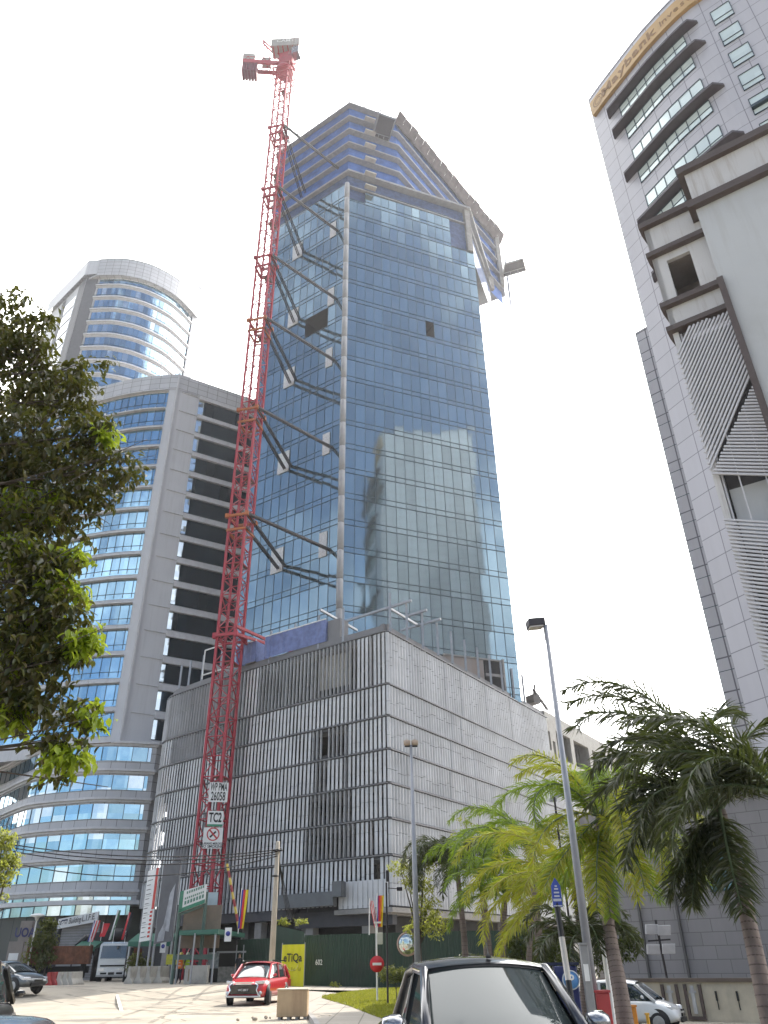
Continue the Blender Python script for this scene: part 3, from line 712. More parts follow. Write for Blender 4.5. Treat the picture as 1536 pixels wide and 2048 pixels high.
for k, z in enumerate(FZ):
    zt = z - .15 - (.0 if k else .2)
    m = MB(); m.wall(CV[:-1] + [PA(-19.87, 109.4)], zt - 3.15, zt, .06, smooth=False); o = m.build('curved_window_band', bglass, O)
    q = MB()
    for p, d in along([tuple(v[:2]) for v in offset(CV, .07)], 1.35): q.obox(p + Vector((0, 0, zt - 2.95)), d * .06, Vector((d.y, -d.x, 0)) * .05, (0, 0, 2.95))
    q.ledge(CV, zt - 2.3, zt - 2.24, .0, .12); q.build('window_mullion', mull, o)
    m = MB(); m.ledge(CV, z - .10, z + .10, -.1, .62)
    for p, d in list(along([tuple(v[:2]) for v in CV], 2.7)): n = Vector((d.y, -d.x, 0)); m.obox(p + n * .1 + Vector((0, 0, z + .1)), d * .12, n * .5, (0, 0, .18))
    m.build('sun_shade', ledm, O)
    # flat wing: glass painted with a dark reflection from 3.3 m on, long tapered fins
    a = L0 + dF * 3.3; nF = Vector((dF.y, -dF.x, 0))
    g0 = 4.1 + .0 * k
    m = MB(); m.wall([L0 + dF * g0, L0 + dF * 46], zt - 3.2, zt, .05, u0=0); m.build('dark_reflection_band', dglass, O)
    m = MB(); e = L0 + dF * 46
    s = L0 + dF * .9
    h0, h1 = z - .13, z + .16
    m.idx([s + Vector((0, 0, z)), e + Vector((0, 0, h0 - .35)), e + nF * 1.0 + Vector((0, 0, h0 - .1)), e + nF * 1.0 + Vector((0, 0, h1)), e + Vector((0, 0, h1 + .1)), s + nF * .15 + Vector((0, 0, z))],
          [(0, 1, 2, 5), (5, 2, 3), (5, 3, 4, 0), (1, 4, 3, 2)])
    g = L0 + dF * g0; m.obox(g + nF * .0 + Vector((0, 0, z - .5)), dF * (46 - g0), nF * .5, (0, 0, .75)); m.build('tapered_fin', ledm, O)
    m = MB(); m.wall([L0 + dF * (g0), L0 + dF * (g0 + .95 - .03 * k)], zt - 3.1, zt - .02, .07); m.build('corner_window', glass('white_glass', (.75, .82, .84), 1.0, 1.0, .9, .05, .02, .1), O)
m = MB(); m.obox(L0 + Vector((0, 0, 26)) - dF * .1, dF * .25, Vector((dF.y, -dF.x, 0)) * .45, (0, 0, 65.6)); m.build('corner_rib', ledm, O)
# podium of the left building
pc = [PA(-45, 190), PA(-36, 168), PA(-30, 150), PA(-26.4, 127.8), PA(-24.8, 116.5), PA(-23.7, 111.5), PA(-21.1, 107.0), PA(-19.5, 105.4), PA(-16.6, 105.0)]
PC = resample(pc, 40); PCE = PC + [PA(-16.0, 106)]
ZB = [26.7 - 3.44 * k for k in range(6)]      # top ledges
m = MB(); m.wall(PCE + [PA(-15.5, 125)], 8.1, 26.6, 0); m.build('podium_wall', pal, O)
m = MB(); m.prism([tuple(v[:2]) for v in PCE] + [tuple(PA(-15.5, 125)[:2]), (-60, 190)], 26.2, 26.5); m.prism([tuple(v[:2]) for v in PCE] + [tuple(PA(-15.5, 125)[:2]), (-60, 190)], 7.9, 8.2); m.build('podium_slab', ledm, O)
for k, z in enumerate(ZB):
    m = MB(); m.ledge(PCE, z - .28, z, -.1, .55); m.ledge(PCE, z - .55, z - .28, -.1, .25); m.build('podium_ledge', ledm, O)
    zt = z - (.65 if k == 0 else .75); hb = 1.75 if k < 5 else 1.9
    m = MB(); m.wall(PC[:-1] + [PA(-16.95, 105.0)], zt - hb, zt, .05, smooth=False); o = m.build('podium_window_band', bglass2, O)
    q = MB()
    for p, d in along([tuple(v[:2]) for v in offset(PC, .06)], 1.9): q.obox(p + Vector((0, 0, zt - hb)), d * .07, Vector((d.y, -d.x, 0)) * .05, (0, 0, hb))
    q.build('window_mullion', mull, o)
m = MB(); m.ledge(PCE, 7.9, 8.35, -.2, .9); m.build('podium_ledge', ledm, O)
m = MB(); GP = [(-80, 128), (-62, 116), (-50, 106), (-43, 101.5), (-37, 100.6), (-29, 103.5)]; m.wall(GP, 0, 8.0); o = m.build('ground_floor_wall', clad('dark_green_panel', (.075, .08, .07), 2.4, 20, (.03, .03, .03), .07, .6), O)

# ------------------------------------------------------------------ tall round-fronted tower behind it
K = thing('office_tower', 'tall grey tower behind the big tree with a rounded front of blue window bands', 'building', tuple(PA(-23, 150)))
rp = [PA(-27.96, 147), PA(-26.7, 145.2), PA(-25.48, 144), PA(-23.44, 143.7), PA(-21.26, 145.5), PA(-19.9, 148.2), PA(-18.75, 151.4)]
RP2 = resample(rp, 40)
wl = pal2
m = MB(); m.wall(RP2, 0, 146, 0, smooth=True); m.build('round_wall', wl, K)
m = MB(); m.wall(RP2, 146.6, 152, 1.1); m.prism([tuple(v[:2]) for v in offset(RP2, 1.1)] + [tuple(PA(-19.3, 190)[:2]), tuple(PA(-31, 190)[:2]), tuple(PA(-31, 166)[:2]), tuple(PA(-28.95, 149)[:2])], 146.2, 146.6); m.prism([tuple(v[:2]) for v in offset(RP2, 1.1)] + [tuple(PA(-19.3, 190)[:2]), tuple(PA(-31, 190)[:2]), tuple(PA(-31, 166)[:2]), tuple(PA(-28.95, 149)[:2])], 151.6, 151.9); m.build('roof_rim', pal, K)
g3 = glass('tower_blue_glass', (0.48, 0.68, 0.82), 1.15, 4.0, .9, .04, .05, .45, (.70, .78, .82), .12, wave=.1)
for k in range(24):
    z = 147.0 - 4 * k
    m = MB(); m.wall(RP2[1:-1], z - 3.0, z - (.2 if k else 1.2), .06); o = m.build('window_band', g3, K)
    q = MB()
    for p, d in along([tuple(v[:2]) for v in offset(RP2[1:-1], .07)], 1.15): q.obox(p + Vector((0, 0, z - 3.0)), d * .05, Vector((d.y, -d.x, 0)) * .04, (0, 0, 2.8))
    q.ledge(RP2, z - 2.45, z - 2.38, 0, .12); q.build('window_mullion', mull, o)
    m = MB(); m.ledge(RP2, z - 3.55, z - 3.15, -.1, .5); m.ledge(RP2, z - 3.85, z - 3.58, -.1, .2); m.build('sun_shade', ledm, K)
# flank at left with recess shade painted as flat dark strips, and the raised blade at right
e0 = PA(-28.9, 148.6); e1 = PA(-31.1, 167); f0 = RP2[0]
m = MB(); m.wall([e1, e0, f0 + Vector((.3, .3, 0))], 0, 147); m.wall([(e1 + Vector((-14, 26, 0))), e1], 0, 150); m.build('flank_wall', wl, K)
m = MB(); m.wall([e1, e0, RP2[0]], 147, 152, .9); m.build('flank_rim', pal2, K)
dd = (e0 - e1); LL = dd.length; dd.normalize()
for k in range(24):
    m = MB(); z = 143.5 - 4 * k; m.wall([e1 + dd * (LL * .52), e1 + dd * (LL * .80)], z - 3.1, z, .08); m.build('flank_window', glass('pale_flank_glass', (.30, .32, .36), 1.5, 4, .85, .1, .03), K)
m = MB(); m.wall([e1 + dd * (LL * .40), e1 + dd * (LL * .50)], 0, 146.5, .1); m.wall([e1 + dd * LL * .83, e0], 0, 146.8, .12); m.wall([e0, f0 + Vector((.1, 0, 0))], 0, 146.7, .12); m.build('flank_recess_paint', mat('recess_shade_grey', (.17, .165, .17), .6, var=.1), K)
b0 = PA(-18.86, 150.6); b1 = PA(-18.12, 152.0)
m = MB(); m.obox(b0, b1 - b0, Vector((1.2, 9, 0)), (0, 0, 157.5)); m.idx([b0 + Vector((1.3, 0.3, 157.5)), b1 + Vector((0, 0, 157.5)), b1 + Vector((0, 0, 162.5)), b0 + Vector((1.3, 9, 157.5)), b1 + Vector((1, 9, 157.5)), b1 + Vector((1, 9, 160))], [(0, 1, 2), (3, 5, 4), (0, 2, 5, 3), (1, 4, 5, 2)]); m.build('roof_blade', pal2, K)

# ------------------------------------------------------------------ bank tower on the right
M = thing('bank_tower', 'lilac grey clad tower with long dark sunshades and a gold bank sign along its top', 'building', tuple(PA(26, 60)))
mc = clad('lilac_cladding', (0.50, 0.49, 0.53), 2.0, 2.0, (.21, .20, .23), .04, .4, var=.06, streak=.15)
mp_ = [PA(25.31, 63.0), PA(27.2, 61.4), PA(29.17, 60.0), PA(32.23, 58.1), PA(34.38, 57.15), PA(36.67, 56.4), PA(38.4, 56.1)]
MP = resample(mp_, 30); dE = (PA(41.5, 56.2) - PA(38.4, 56.1)).normalized()
ME = MP + [MP[-1] + dE * 14]
m = MB(); m.wall(ME, 0, 96.4, 0); m.wall([MP[0] + Vector((14, 12, 0)), MP[0]], 0, 96.4); rgz = MB(); rgz.wall([ME[-1], ME[-1] + Vector((18, 8, 0)), MP[0] + Vector((14, 12, 0))], 0, 96.4); rgz.build('added_rear_glazing', glass('rear_reflector_glass', (.50, .62, .62), 2, 4, .85, .12, .03, .2), M)  # unseen rear glazing, added so the glass tower mirrors a pale patch
m.prism([tuple(v[:2]) for v in ME] + [tuple((ME[-1] + Vector((18, 8, 0)))[:2]), tuple((MP[0] + Vector((14, 12, 0)))[:2])], 95.8, 96.3); m.build('clad_wall', mc, M)
def sub(path, a0, a1):
    return [p for p in path if a0 <= degrees(atan2(p.x, p.y)) <= a1]
fine = resample(mp_, 160)
gb = sub(fine, 25.75, 40)
m = MB(); sg = sub(fine, 25.6, 38.4) + [MP[-1] + dE * 3]; m.ledge(sg, 92.0, 94.6, .0, .45); m.build('gold_sign_band', mat('gold_sign', (.52, .33, .13), .5, var=.12, scale=.5), M)
canopy = mat('dark_canopy', (.085, .07, .08), .5, .1); mg = glass('cloud_painted_glass', (.80, .90, .87), 1.35, 2, .25, .12, .02, .12)  # pale pane colour paints in the reflection of bright cloud
ZL = [89.2, 85.2, 77.2, 69.2, 61.2]
for k, z in enumerate(ZL):
    cv = sub(fine, 27.0, 38.4)
    n = len(cv); m = MB(); A = offset(cv, 0); rings = []
    for i, p in enumerate(A):
        t = i / (n - 1); w_ = 1.05 * min(1, t / .06 + .15, (1 - t) / .10 + .15)
        q = offset(cv, w_)[i]; rings.append([Vector((p.x, p.y, z - .42)), Vector((q.x, q.y, z - .30)), Vector((q.x, q.y, z)), Vector((p.x, p.y, z + .05))])
    m.loft(rings, True, True, False); m.build('sun_canopy', canopy, M)
bands = [(88.6, 86.8), (84.5, 82.6), (80.3, 77.9), (76.5, 74.7), (72.3, 69.9), (68.5, 66.7), (64.3, 61.9), (60.5, 58.7)]
for z1, z0 in bands:
    cv = sub(fine, 28.3, 36.65); m = MB(); m.ledge(cv, z1 - .0, z1 + .12, 0, .12); m.ledge(cv, z0 - .1, z0, 0, .12)
    q = MB(); q.wall(cv, z0, z1, .06); o = q.build('window_strip', mg, M)
    for p, d in along([tuple(v[:2]) for v in offset(cv, .07)], 1.35): m.obox(p + Vector((0, 0, z0)), d * .07, Vector((d.y, -d.x, 0)) * .06, (0, 0, z1 - z0))
    m.ledge(cv, z0 + .75, z0 + .82, 0, .12); m.build('window_frame', mull, o)
wp_ = PA(39.55, 55.95); w0 = MP[-1] + dE * 1.3
for k in range(8):
    z = EYE + 1.5427 * 55.95 - 4.0 * k; q = MB(); q.wall([w0, w0 + dE * 2.0], z - 1.3, z + 1.15, .05); o = q.build('window', mg, M)
    m = MB(); a = w0; nn = Vector((dE.y, -dE.x, 0))
    for zz in (z - 1.35, z - .6, z + 1.12): m.obox(a + Vector((0, 0, zz)), dE * 2.0, nn * .12, (0, 0, .07))
    for s in (0, 1.95): m.obox(a + dE * s + Vector((0, 0, z - 1.3)), dE * .07, nn * .12, (0, 0, 2.45))
    if k == 4: m.obox(a + Vector((0, 0, z - .55)), dE * 2.0, nn * .45, (0, 0, .35))
    m.build('window_frame', mull, o)
    w1 = w0 + dE * 6.6
    q = MB(); q.wall([w1, w1 + dE * 2.0], z - 1.3, z + 1.15, .05); q.build('window', mg, M)
# sign lettering follows the curved band, one letter at a time
gold_t = mat('brown_lettering', (.26, .15, .06), .6, var=0)
sgf = offset(sg, .46); cum = [0]
for a, b2 in zip(sgf, sgf[1:]): cum.append(cum[-1] + (b2 - a).length)
def at_s(s):
    for i in range(len(cum) - 1):
        if cum[i] <= s <= cum[i + 1]:
            t = (s - cum[i]) / (cum[i + 1] - cum[i]); return sgf[i] + (sgf[i + 1] - sgf[i]) * t, (sgf[i + 1] - sgf[i]).normalized()
    return sgf[-1], (sgf[-1] - sgf[-2]).normalized()
ss = 2.9
for ch, wd in (('M', 1.45), ('a', 1.15), ('y', 1.15), ('b', 1.15), ('a', 1.15), ('n', 1.15), ('k', 1.4)):
    p, d = at_s(ss); text(ch, 1.9, gold_t, p + Vector((0, 0, 93.3)), d, (0, 0, 1), 'sign_letter', M, bold=.025, depth=.05, xs=1.15); ss += wd
for ch, wd in (('I', .5), ('n', .75), ('v', .75), ('e', .8), ('s', .7), ('t', .6)):
    p, d = at_s(ss); text(ch, 1.3, gold_t, p + Vector((0, 0, 93.2)), d, (0, 0, 1), 'sign_letter', M, depth=.05, xs=1.1); ss += wd
p, d = at_s(1.3); m = MB(); zz = Vector((0, 0, 1)); n = Vector((d.y, -d.x, 0))
for k in range(28):
    a, b2 = 2 * pi * k / 28, 2 * pi * (k + 1) / 28
    for r0, r1 in ((.85, .72), (.5, .42)):
        m.face([p + n * .02 + zz * 93.3 + d * cos(t) * r + zz * sin(t) * r for t, r in ((a, r1), (a, r0), (b2, r0), (b2, r1))])
m.build('sign_emblem', gold_t, M)
V = thing('office_building', 'lower lilac grey wing with a flat roof, left of and behind the bank tower', 'building', tuple(PA(24.8, 95)))
q0 = PA(24.22, 95); q1 = q0 + Vector((.72, -.70, 0)) * 12; m = MB(); m.wall([q0 + Vector((4, 6, 0)), q0, q1, q1 + Vector((6, 6, 0))], 0, 84.4); m.prism([tuple(v[:2]) for v in (q0 + Vector((4, 6, 0)), q0, q1, q1 + Vector((6, 6, 0)))], 84, 84.35); m.build('clad_wall', clad('lilac_wing_cladding', (0.48, 0.47, 0.50), 2.2, 4.0, (.13, .12, .14), .09, .4, var=.06, streak=.15), V)
m = MB()
for k in range(20): m.ledge([q0, q1], 82.4 - 4 * k, 82.48 - 4 * k, .0, .02)
m.build('panel_joint', mull, V)

# ------------------------------------------------------------------ near white building with brown ledges and slanted louvres, top right
W = thing('apartment_block', 'near off white block at right edge with dark brown ledges and slanted white louvres', 'building', tuple(PA(27.2, 35)))
offw = mat('stained_render', (.56, .55, .55), .85, var=.06, scale=.3, streak=(.30, .25, .21, .9), bump=.15)
offw2 = mat('plain_render', (.50, .51, .52), .8, var=.09, scale=.12, dirt=(.40, .40, .39, .5), dscale=.2, streak=(.36, .35, .33, .5))
brn = mat('brown_trim', (.085, .062, .055), .6, var=.15)
dw = 123.6; P0 = PA(27.3, 35); d1 = dirv(dw); n1 = Vector((d1.y, -d1.x, 0)); P1 = P0 + d1 * 3.15
ZZ = {'l1': EYE + 1.2013 * 33.6, 'l3': EYE + 1.0994 * 35, 'l4': EYE + 1.0254 * 35, 'l5': EYE + .9085 * 35, 'l6': EYE + .8566 * 35}
m = MB(); zt, zb = ZZ['l3'], 0
w0_, w1_ = .75, 2.05; h0_, h1_ = ZZ['l5'] + .15, ZZ['l4'] - .9
for (a, b2, c, d_) in ((0, 3.2, h1_, zt), (0, w0_, h0_, h1_), (w1_, 3.2, h0_, h1_), (0, 3.2, ZZ['l6'], h0_)):
    m.obox(P0 + d1 * a + Vector((0, 0, c)), d1 * (b2 - a), n1 * -.25, (0, 0, d_ - c))
dbk = dirv(40)
m.obox(P0 + Vector((0, 0, 2)), dbk * 3, d1 * .3, (0, 0, zt - 2))
m.build('stained_wall', offw, W)
m = MB(); m.obox(P0 + d1 * .3 - n1 * 2.6 + Vector((0, 0, h0_ - .5)), d1 * 3, n1 * -.2, (0, 0, 5)); m.obox(P0 + d1 * w1_ + Vector((0, 0, h0_)) - n1 * 2.6, d1 * .1, n1 * 2.3, (0, 0, 3.4)); m.obox(P0 + d1 * .5 + Vector((0, 0, h1_ + .0)) - n1 * 2.6, d1 * 2.4, n1 * 2.3, (0, 0, .1)); m.obox(P0 + d1 * .3 + Vector((0, 0, h0_ - .3)) - n1 * 2.6, d1 * 2.9, n1 * 2.4, (0, 0, .2)); m.build('window_recess', mat('recess_paint', (.26, .23, .22), .8), W)
for key, hh in (('l3', .42), ('l4', .34), ('l5', .34), ('l6', .34)):
    z = ZZ[key]; m = MB(); m.obox(P0 - d1 * .22 + n1 * -.3 + Vector((0, 0, z - hh)), d1 * 3.42, n1 * .66, (0, 0, hh)); m.obox(P0 - d1 * .22 - n1 * .3 + Vector((0, 0, z - hh)), dbk * 3, d1 * .3, (0, 0, hh)); m.build('brown_ledge', brn, W)
# main grey wall, steps forward to the right
P2 = P1 + n1 * .9 - d1 * .1
m = MB(); m.obox(P2 + Vector((0, 0, 1)), d1 * 6.4, n1 * -.4, (0, 0, ZZ['l1'] - 1.0)); m.obox(P2 - n1 * .4 + Vector((0, 0, 1)), d1 * .3, n1 * -7, (0, 0, ZZ['l1'] - 1.2)); m.build('main_wall', offw2, W)
z1_ = ZZ['l1']; z2_ = z1_ - 3.0
for z, hh in ((z1_, .5), (z2_, .5)):
    m = MB(); m.obox(P2 - d1 * .35 - n1 * .2 + Vector((0, 0, z - hh)), d1 * 6.9, n1 * .6, (0, 0, hh)); m.obox(P2 - d1 * .35 - n1 * .2 + Vector((0, 0, z - hh)), d1 * .35, n1 * -6, (0, 0, hh)); m.build('brown_ledge', brn, W)
m = MB(); m.obox(P2 + n1 * .02 + Vector((0, 0, z2_)), d1 * 6.4, n1 * .05, (0, 0, 2.6)); m.build('stained_band', offw, W)
m = MB(); m.obox(P2 - d1 * .12 + Vector((0, 0, 1)), d1 * .32, n1 * .22, (0, 0, ZZ['l5'] - 1.6)); m.build('brown_trim', brn, W)
# louvre panels in front of the left strip
lvm = mat('louvre_white', (.55, .54, .56), .5, var=.08)
lz1 = ZZ['l6'] - .45; LB = P0 + n1 * .25; LW = 3.0
def louvre(z0, z1, slope, gapx, name='louvre_panel', step=.21, x0=0.0, x1=LW, cut=None):
    m = MB(); L = (x1 - x0); k = z0 - abs(slope) * L - 1
    while k < z1 + abs(slope) * L + 1:
        # line z = k + slope*x, clipped to the panel
        pts = []
        N_ = 24; seg = None
        for i in range(N_ + 1):
            x = x0 + L * i / N_; z = k + slope * x; ok = z0 + (cut[0] * (x - x0) if cut else 0) <= z <= z1 - (cut[1] * (x - x0) if cut else 0) 
            if ok: seg = (seg[0], (x, z)) if seg else ((x, z), (x, z))
        if seg and seg[1][0] - seg[0][0] > .05:
            (xa, za), (xb, zb_) = seg; m.beam(LB + d1 * xa + Vector((0, 0, za)), LB + d1 * xb + Vector((0, 0, zb_)), .09, .10, n1)
        k += step
    return m.build(name, lvm, W)
aw = degrees(atan2(d1.x, d1.y))
zA = PL(1432, 945, LB, aw).z; zB = PL(1446, 1038, LB, aw).z; zC = PL(1500, 1290, LB, aw).z
def louvre2(name, slope, lo, hi, step):
    """slats of one slope, each clipped between the lines lo(x) and hi(x)"""
    m = MB(); k = -80.0
    while k < 80:
        seg = None
        for i in range(41):
            x = LW * i / 40; z = k + slope * x
            if lo(x) <= z <= hi(x): seg = (seg[0] if seg else (x, z), (x, z))
        if seg and seg[1][0] - seg[0][0] > .04: m.beam(LB + d1 * seg[0][0] + Vector((0, 0, seg[0][1])), LB + d1 * seg[1][0] + Vector((0, 0, seg[1][1])), .10, .10, n1)
        k += step
    return m.build(name, lvm, W)
louvre2('louvre_panel', 1.55, lambda x: zA + 1.55 * x, lambda x: min(lz1, lz1 - 1.6 + 1.3 * x + .4) , .34)
louvre2('louvre_panel', -.42, lambda x: zA - .42 * x, lambda x: min(zA + 1.45 * x, zA + 6), .20)
louvre2('louvre_panel', -.42, lambda x: zC - 4, lambda x: zB - .42 * x, .20)
m = MB()
m.obox(P0 - n1 * .9 + Vector((0, 0, 2)), d1 * 3.2, n1 * -.3, (0, 0, lz1 - 2)); m.build('back_wall', mat('back_wall_dark', (.10, .095, .10), .9), W)
m = MB(); m.obox(P0 + d1 * .5 - n1 * .5 + Vector((0, 0, lz1 - 13.2)), d1 * 2.6, n1 * -.2, (0, 0, 3.2)); m.build('balcony_wall', offw2, W)
m = MB(); m.obox(P0 + Vector((0, 0, 2)) - n1 * .1, d1 * .14, n1 * -.14, (0, 0, lz1 - 2)); m.obox(P0 + d1 * .35 + Vector((0, 0, 2)) - n1 * .1, d1 * .08, n1 * -.1, (0, 0, lz1 - 2))
for q in (1.1, 2.2): m.obox(P0 + d1 * q + Vector((0, 0, lz1 - 24)) + n1 * .1, d1 * .06, n1 * .06, (0, 0, 18))
m.build('louvre_post', lvm, W)

# ------------------------------------------------------------------ stone building low at right
S = thing('stone_building', 'low grey stone clad building behind the palms with upright ribs and one dark window', 'building', tuple(PA(18, 60)))
st_ = clad('grey_stone', (.25, .235, .235), 1.5, .75, (.12, .11, .11), .02, .6, var=.14, off=.5)
sa, sb = PA(14.3, 61.2), PA(27, 57); ds = (sb - sa).normalized(); ns = Vector((ds.y, -ds.x, 0)); SL = (sb - sa).length
m = MB(); m.wall([sa + Vector((0, 6, 0)), sa, sb], -.7, 11.2); m.prism([tuple(v[:2]) for v in (sa, sb, sb - ns * 14, sa - ns * 14)], 10.6, 11.1); m.build('stone_wall', st_, S)
m = MB(); m.ledge([sa, sb], 10.7, 11.4, -.2, .3)
m.build('roof_edge', mat('grey_edge', (.25, .25, .25), .7), S)
for px in (1290, 1368, 1500):
    p = PL(px, 1900, sa, degrees(atan2(ds.x, ds.y))); m = MB(); m.obox(Vector((p.x, p.y, -.6)), ds * .13, ns * .2, (0, 0, 11.3)); m.build('stone_rib', mat('rib_stone', (.10, .095, .09), .7), S)
aS = degrees(atan2(ds.x, ds.y)); a = PL(1408, 1718, sa, aS); b2 = PL(1482, 1714, sa, aS); c = PL(1410, 1785, sa, aS)
m = MB(); m.wall([Vector((a.x, a.y, 0)), Vector((b2.x, b2.y, 0))], c.z, a.z, .06); o = m.build('window_strip', glass('dark_lobby_glass', (.12, .2, .24), 1.3, 1.3, .8, .05, .06, .5), S)
m = MB()
for t in (0, .33, .66, 1): p = a + (b2 - a) * t; m.obox(Vector((p.x, p.y, c.z)) + ns * .05, ds * .08, ns * .08, (0, 0, a.z - c.z))
for z in (c.z, c.z + 1.0, a.z): m.obox(Vector((a.x, a.y, z)) + ns * .05, Vector((b2.x - a.x, b2.y - a.y, 0)), ns * .08, (0, 0, .1))
m.obox(Vector((a.x, a.y, a.z + .1)) + ns * .02, Vector((b2.x - a.x, b2.y - a.y, 0)) * 1.1, ns * .3, (0, 0, .35)); m.build('window_frame', mull, o)
m = MB(); p = PL(1430, 1975, sa, aS); m.obox(Vector((p.x - 8, p.y, -.6)) + ns * .02, ds * 18, ns * .1, (0, 0, .9)); m.build('dark_plinth', mat('dark_plinth', (.03, .03, .035), .8), S)
# cream boundary wall with brown frames
Bw = thing('boundary_wall', 'low cream boundary wall with brown coping and brown framed slots, behind the white hatchback', 'wall', (16, 37, -.6))
ba, bb = PA(13, 39.5), PA(27, 37); db = (bb - ba).normalized(); nb_ = Vector((db.y, -db.x, 0)); LBw = (bb - ba).length
m = MB(); m.obox(ba + Vector((0, 0, -.7)), db * LBw, nb_ * -.2, (0, 0, 1.42)); m.build('wall_panel', mat('cream_wall', (.55, .49, .38), .85, streak=(.3, .27, .22, .5)), Bw)
m = MB(); m.obox(ba + nb_ * .1 + Vector((0, 0, .72)), db * LBw, nb_ * -.4, (0, 0, .14)); m.build('coping', mat('brown_coping', (.13, .10, .08), .8), Bw)
aB = degrees(atan2(db.x, db.y))
for px in (1343, 1389):
    p = PL(px, 2000, ba, aB); m = MB()
    for s in (-.34, .24): m.obox(Vector((p.x, p.y, -.55)) + db * s + nb_ * .003, db * .12, nb_ * .1, (0, 0, 1.2))
    m.obox(Vector((p.x, p.y, -.55)) + db * -.22 + nb_ * .003, db * .46, nb_ * .1, (0, 0, .12)); m.build('brown_frame', brn, Bw)
    m = MB(); m.obox(Vector((p.x, p.y, -.35)) + db * -.08 + nb_ * .01, db * .14, nb_ * .05, (0, 0, .95)); m.obox(Vector((p.x, p.y, .35)) + db * -.15 + nb_ * .01, db * .28, nb_ * .05, (0, 0, .08)); m.build('iron_grille', mat('pale_iron', (.5, .5, .5), .5), Bw)
for px in (1433, 1475, 1517):
    p = PL(px, 2000, ba, aB); m = MB(); m.obox(Vector((p.x, p.y, .1)) + nb_ * .01, db * .07, nb_ * .05, (0, 0, .32)); m.obox(Vector((p.x, p.y, -.2)) + nb_ * .003 + db * .02, db * .03, nb_ * .03, (0, 0, .3)); m.build('wall_slot', black, Bw)

# ------------------------------------------------------------------ tower crane
CRP = PA(-12.27, 79.9); CX_, CY_ = CRP.x, CRP.y
Cn = thing('tower_crane', 'tall red lattice tower crane tied to the glass tower by dark steel struts', 'crane', (CX_, CY_, 0))
HS = 1.02; ca = radians(-14); ux = Vector((cos(ca), sin(ca), 0)); uy = Vector((-sin(ca), cos(ca), 0)); base = Vector((CX_, CY_, 0))
cor = [(-1, -1), (1, -1), (1, 1), (-1, 1)]
def cpt(i, z, s=1.0): return base + ux * cor[i][0] * HS * s + uy * cor[i][1] * HS * s + Vector((0, 0, z))
ZT = 141.0
for i in range(4):
    m = MB(); m.beam(cpt(i, 0), cpt(i, ZT), .24, .24, ux); m.build('mast_leg', red_paint, Cn)
m = MB(); m2 = MB(); m3 = MB(); z = 0.0; k = 0
while z < ZT - 1:
    h = 1.95
    for i in range(4):
        j = (i + 1) % 4; m.beam(cpt(i, z), cpt(j, z), .09)
        if k % 2 == 0: m.beam(cpt(i, z), cpt(j, z + h), .085)
        else: m.beam(cpt(j, z), cpt(i, z + h), .085)
    m2.beam(base + ux * .35 + Vector((0, 0, z)), base + ux * .35 + Vector((0, 0, z + h)), .05); m2.beam(base + ux * .75 + Vector((0, 0, z)), base + ux * .75 + Vector((0, 0, z + h)), .05)
    for t in range(5): m2.beam(base + ux * .35 + Vector((0, 0, z + t * .39)), base + ux * .75 + Vector((0, 0, z + t * .39)), .04)
    if k % 2 == 0:
        for t in (.3, .9, 1.5):
            c0 = base + ux * .55 + Vector((0, 0, z + t))
            for s in range(6):
                a, b2 = pi * s / 6 + pi, pi * (s + 1) / 6 + pi; m2.beam(c0 + ux * .4 * cos(a) + uy * .6 * sin(a), c0 + ux * .4 * cos(b2) + uy * .6 * sin(b2), .04)
    if k % 6 == 3: m3.box(base + Vector((0, 0, z)) + ux * .45, (.9, 1.6, .08), ca)
    z += h; k += 1
m.build('mast_bracing', red_paint, Cn); m2.build('mast_ladder', mat('ladder_grey', (.32, .24, .24), .5), Cn); build_each(m3, 'rest_platform', mat('rest_platform_brown', (.16, .08, .05), .8), Cn)
orange = mat('orange_collar', (.45, .13, .03), .6, var=.3)
ENDS = [[(-7.2, 85.2, 123.7), (-13.5, 89.4, 122.8), (-14.2, 89.9, 122.2)]] + [[(-6.9, 85.0, z + .1), (-13.05, 89.15, z), (-14.05, 89.8, z)] for z in LV[1:]]
for li, E3 in enumerate(ENDS):
    z = E3[0][2] + (.6 if li else -0.2)
    for zz, s in ((z, 1.18), (z - 1.9, 1.14)):
        m = MB()
        for i in range(4): m.beam(cpt(i, zz, s), cpt((i + 1) % 4, zz, s), .20, .28)
        if zz == z:
            for i in range(4): m.box(cpt(i, z, 1.22), (.42, .42, .5), ca)
        m.build('mast_collar', orange if li > 2 else red_paint, Cn)
    st0 = cpt(1, z, 1.2); st1 = cpt(2, z, 1.2); st2 = cpt(1, z - 1.9, 1.2)
    for a, e in ((st0, E3[0]), (st0 + uy * .4, E3[1]), (st2, E3[2])):
        q = MB(); a = Vector(a); e = Vector(e); d = (e - a).normalized(); sd_ = d.cross(Vector((0, 0, 1))).normalized()
        for s in (-.13, .13): q.beam(a + sd_ * s, e + sd_ * s, .11, .28)
        for t in range(1, 9): p = a + (e - a) * t / 9; q.beam(p - sd_ * .13, p + sd_ * .13, .06)
        q.build('tie_strut', dark_steel, Cn)
# collar at podium roof level with side beams
m = MB(); z = 32.2
for i in range(4): m.beam(cpt(i, z, 1.25), cpt((i + 1) % 4, z, 1.25), .24, .28); m.box(cpt(i, z, 1.2), (.4, .4, .6), ca)
for dz in (0, .9): m.beam(cpt(1, z + dz, 1.1), (-10.8, 84.6, 33.0), .22, .3)
m.beam(cpt(2, z, 1.1), (-14.2, 88.0, 32.9), .2, .3); m.build('mast_collar', red_paint, Cn)
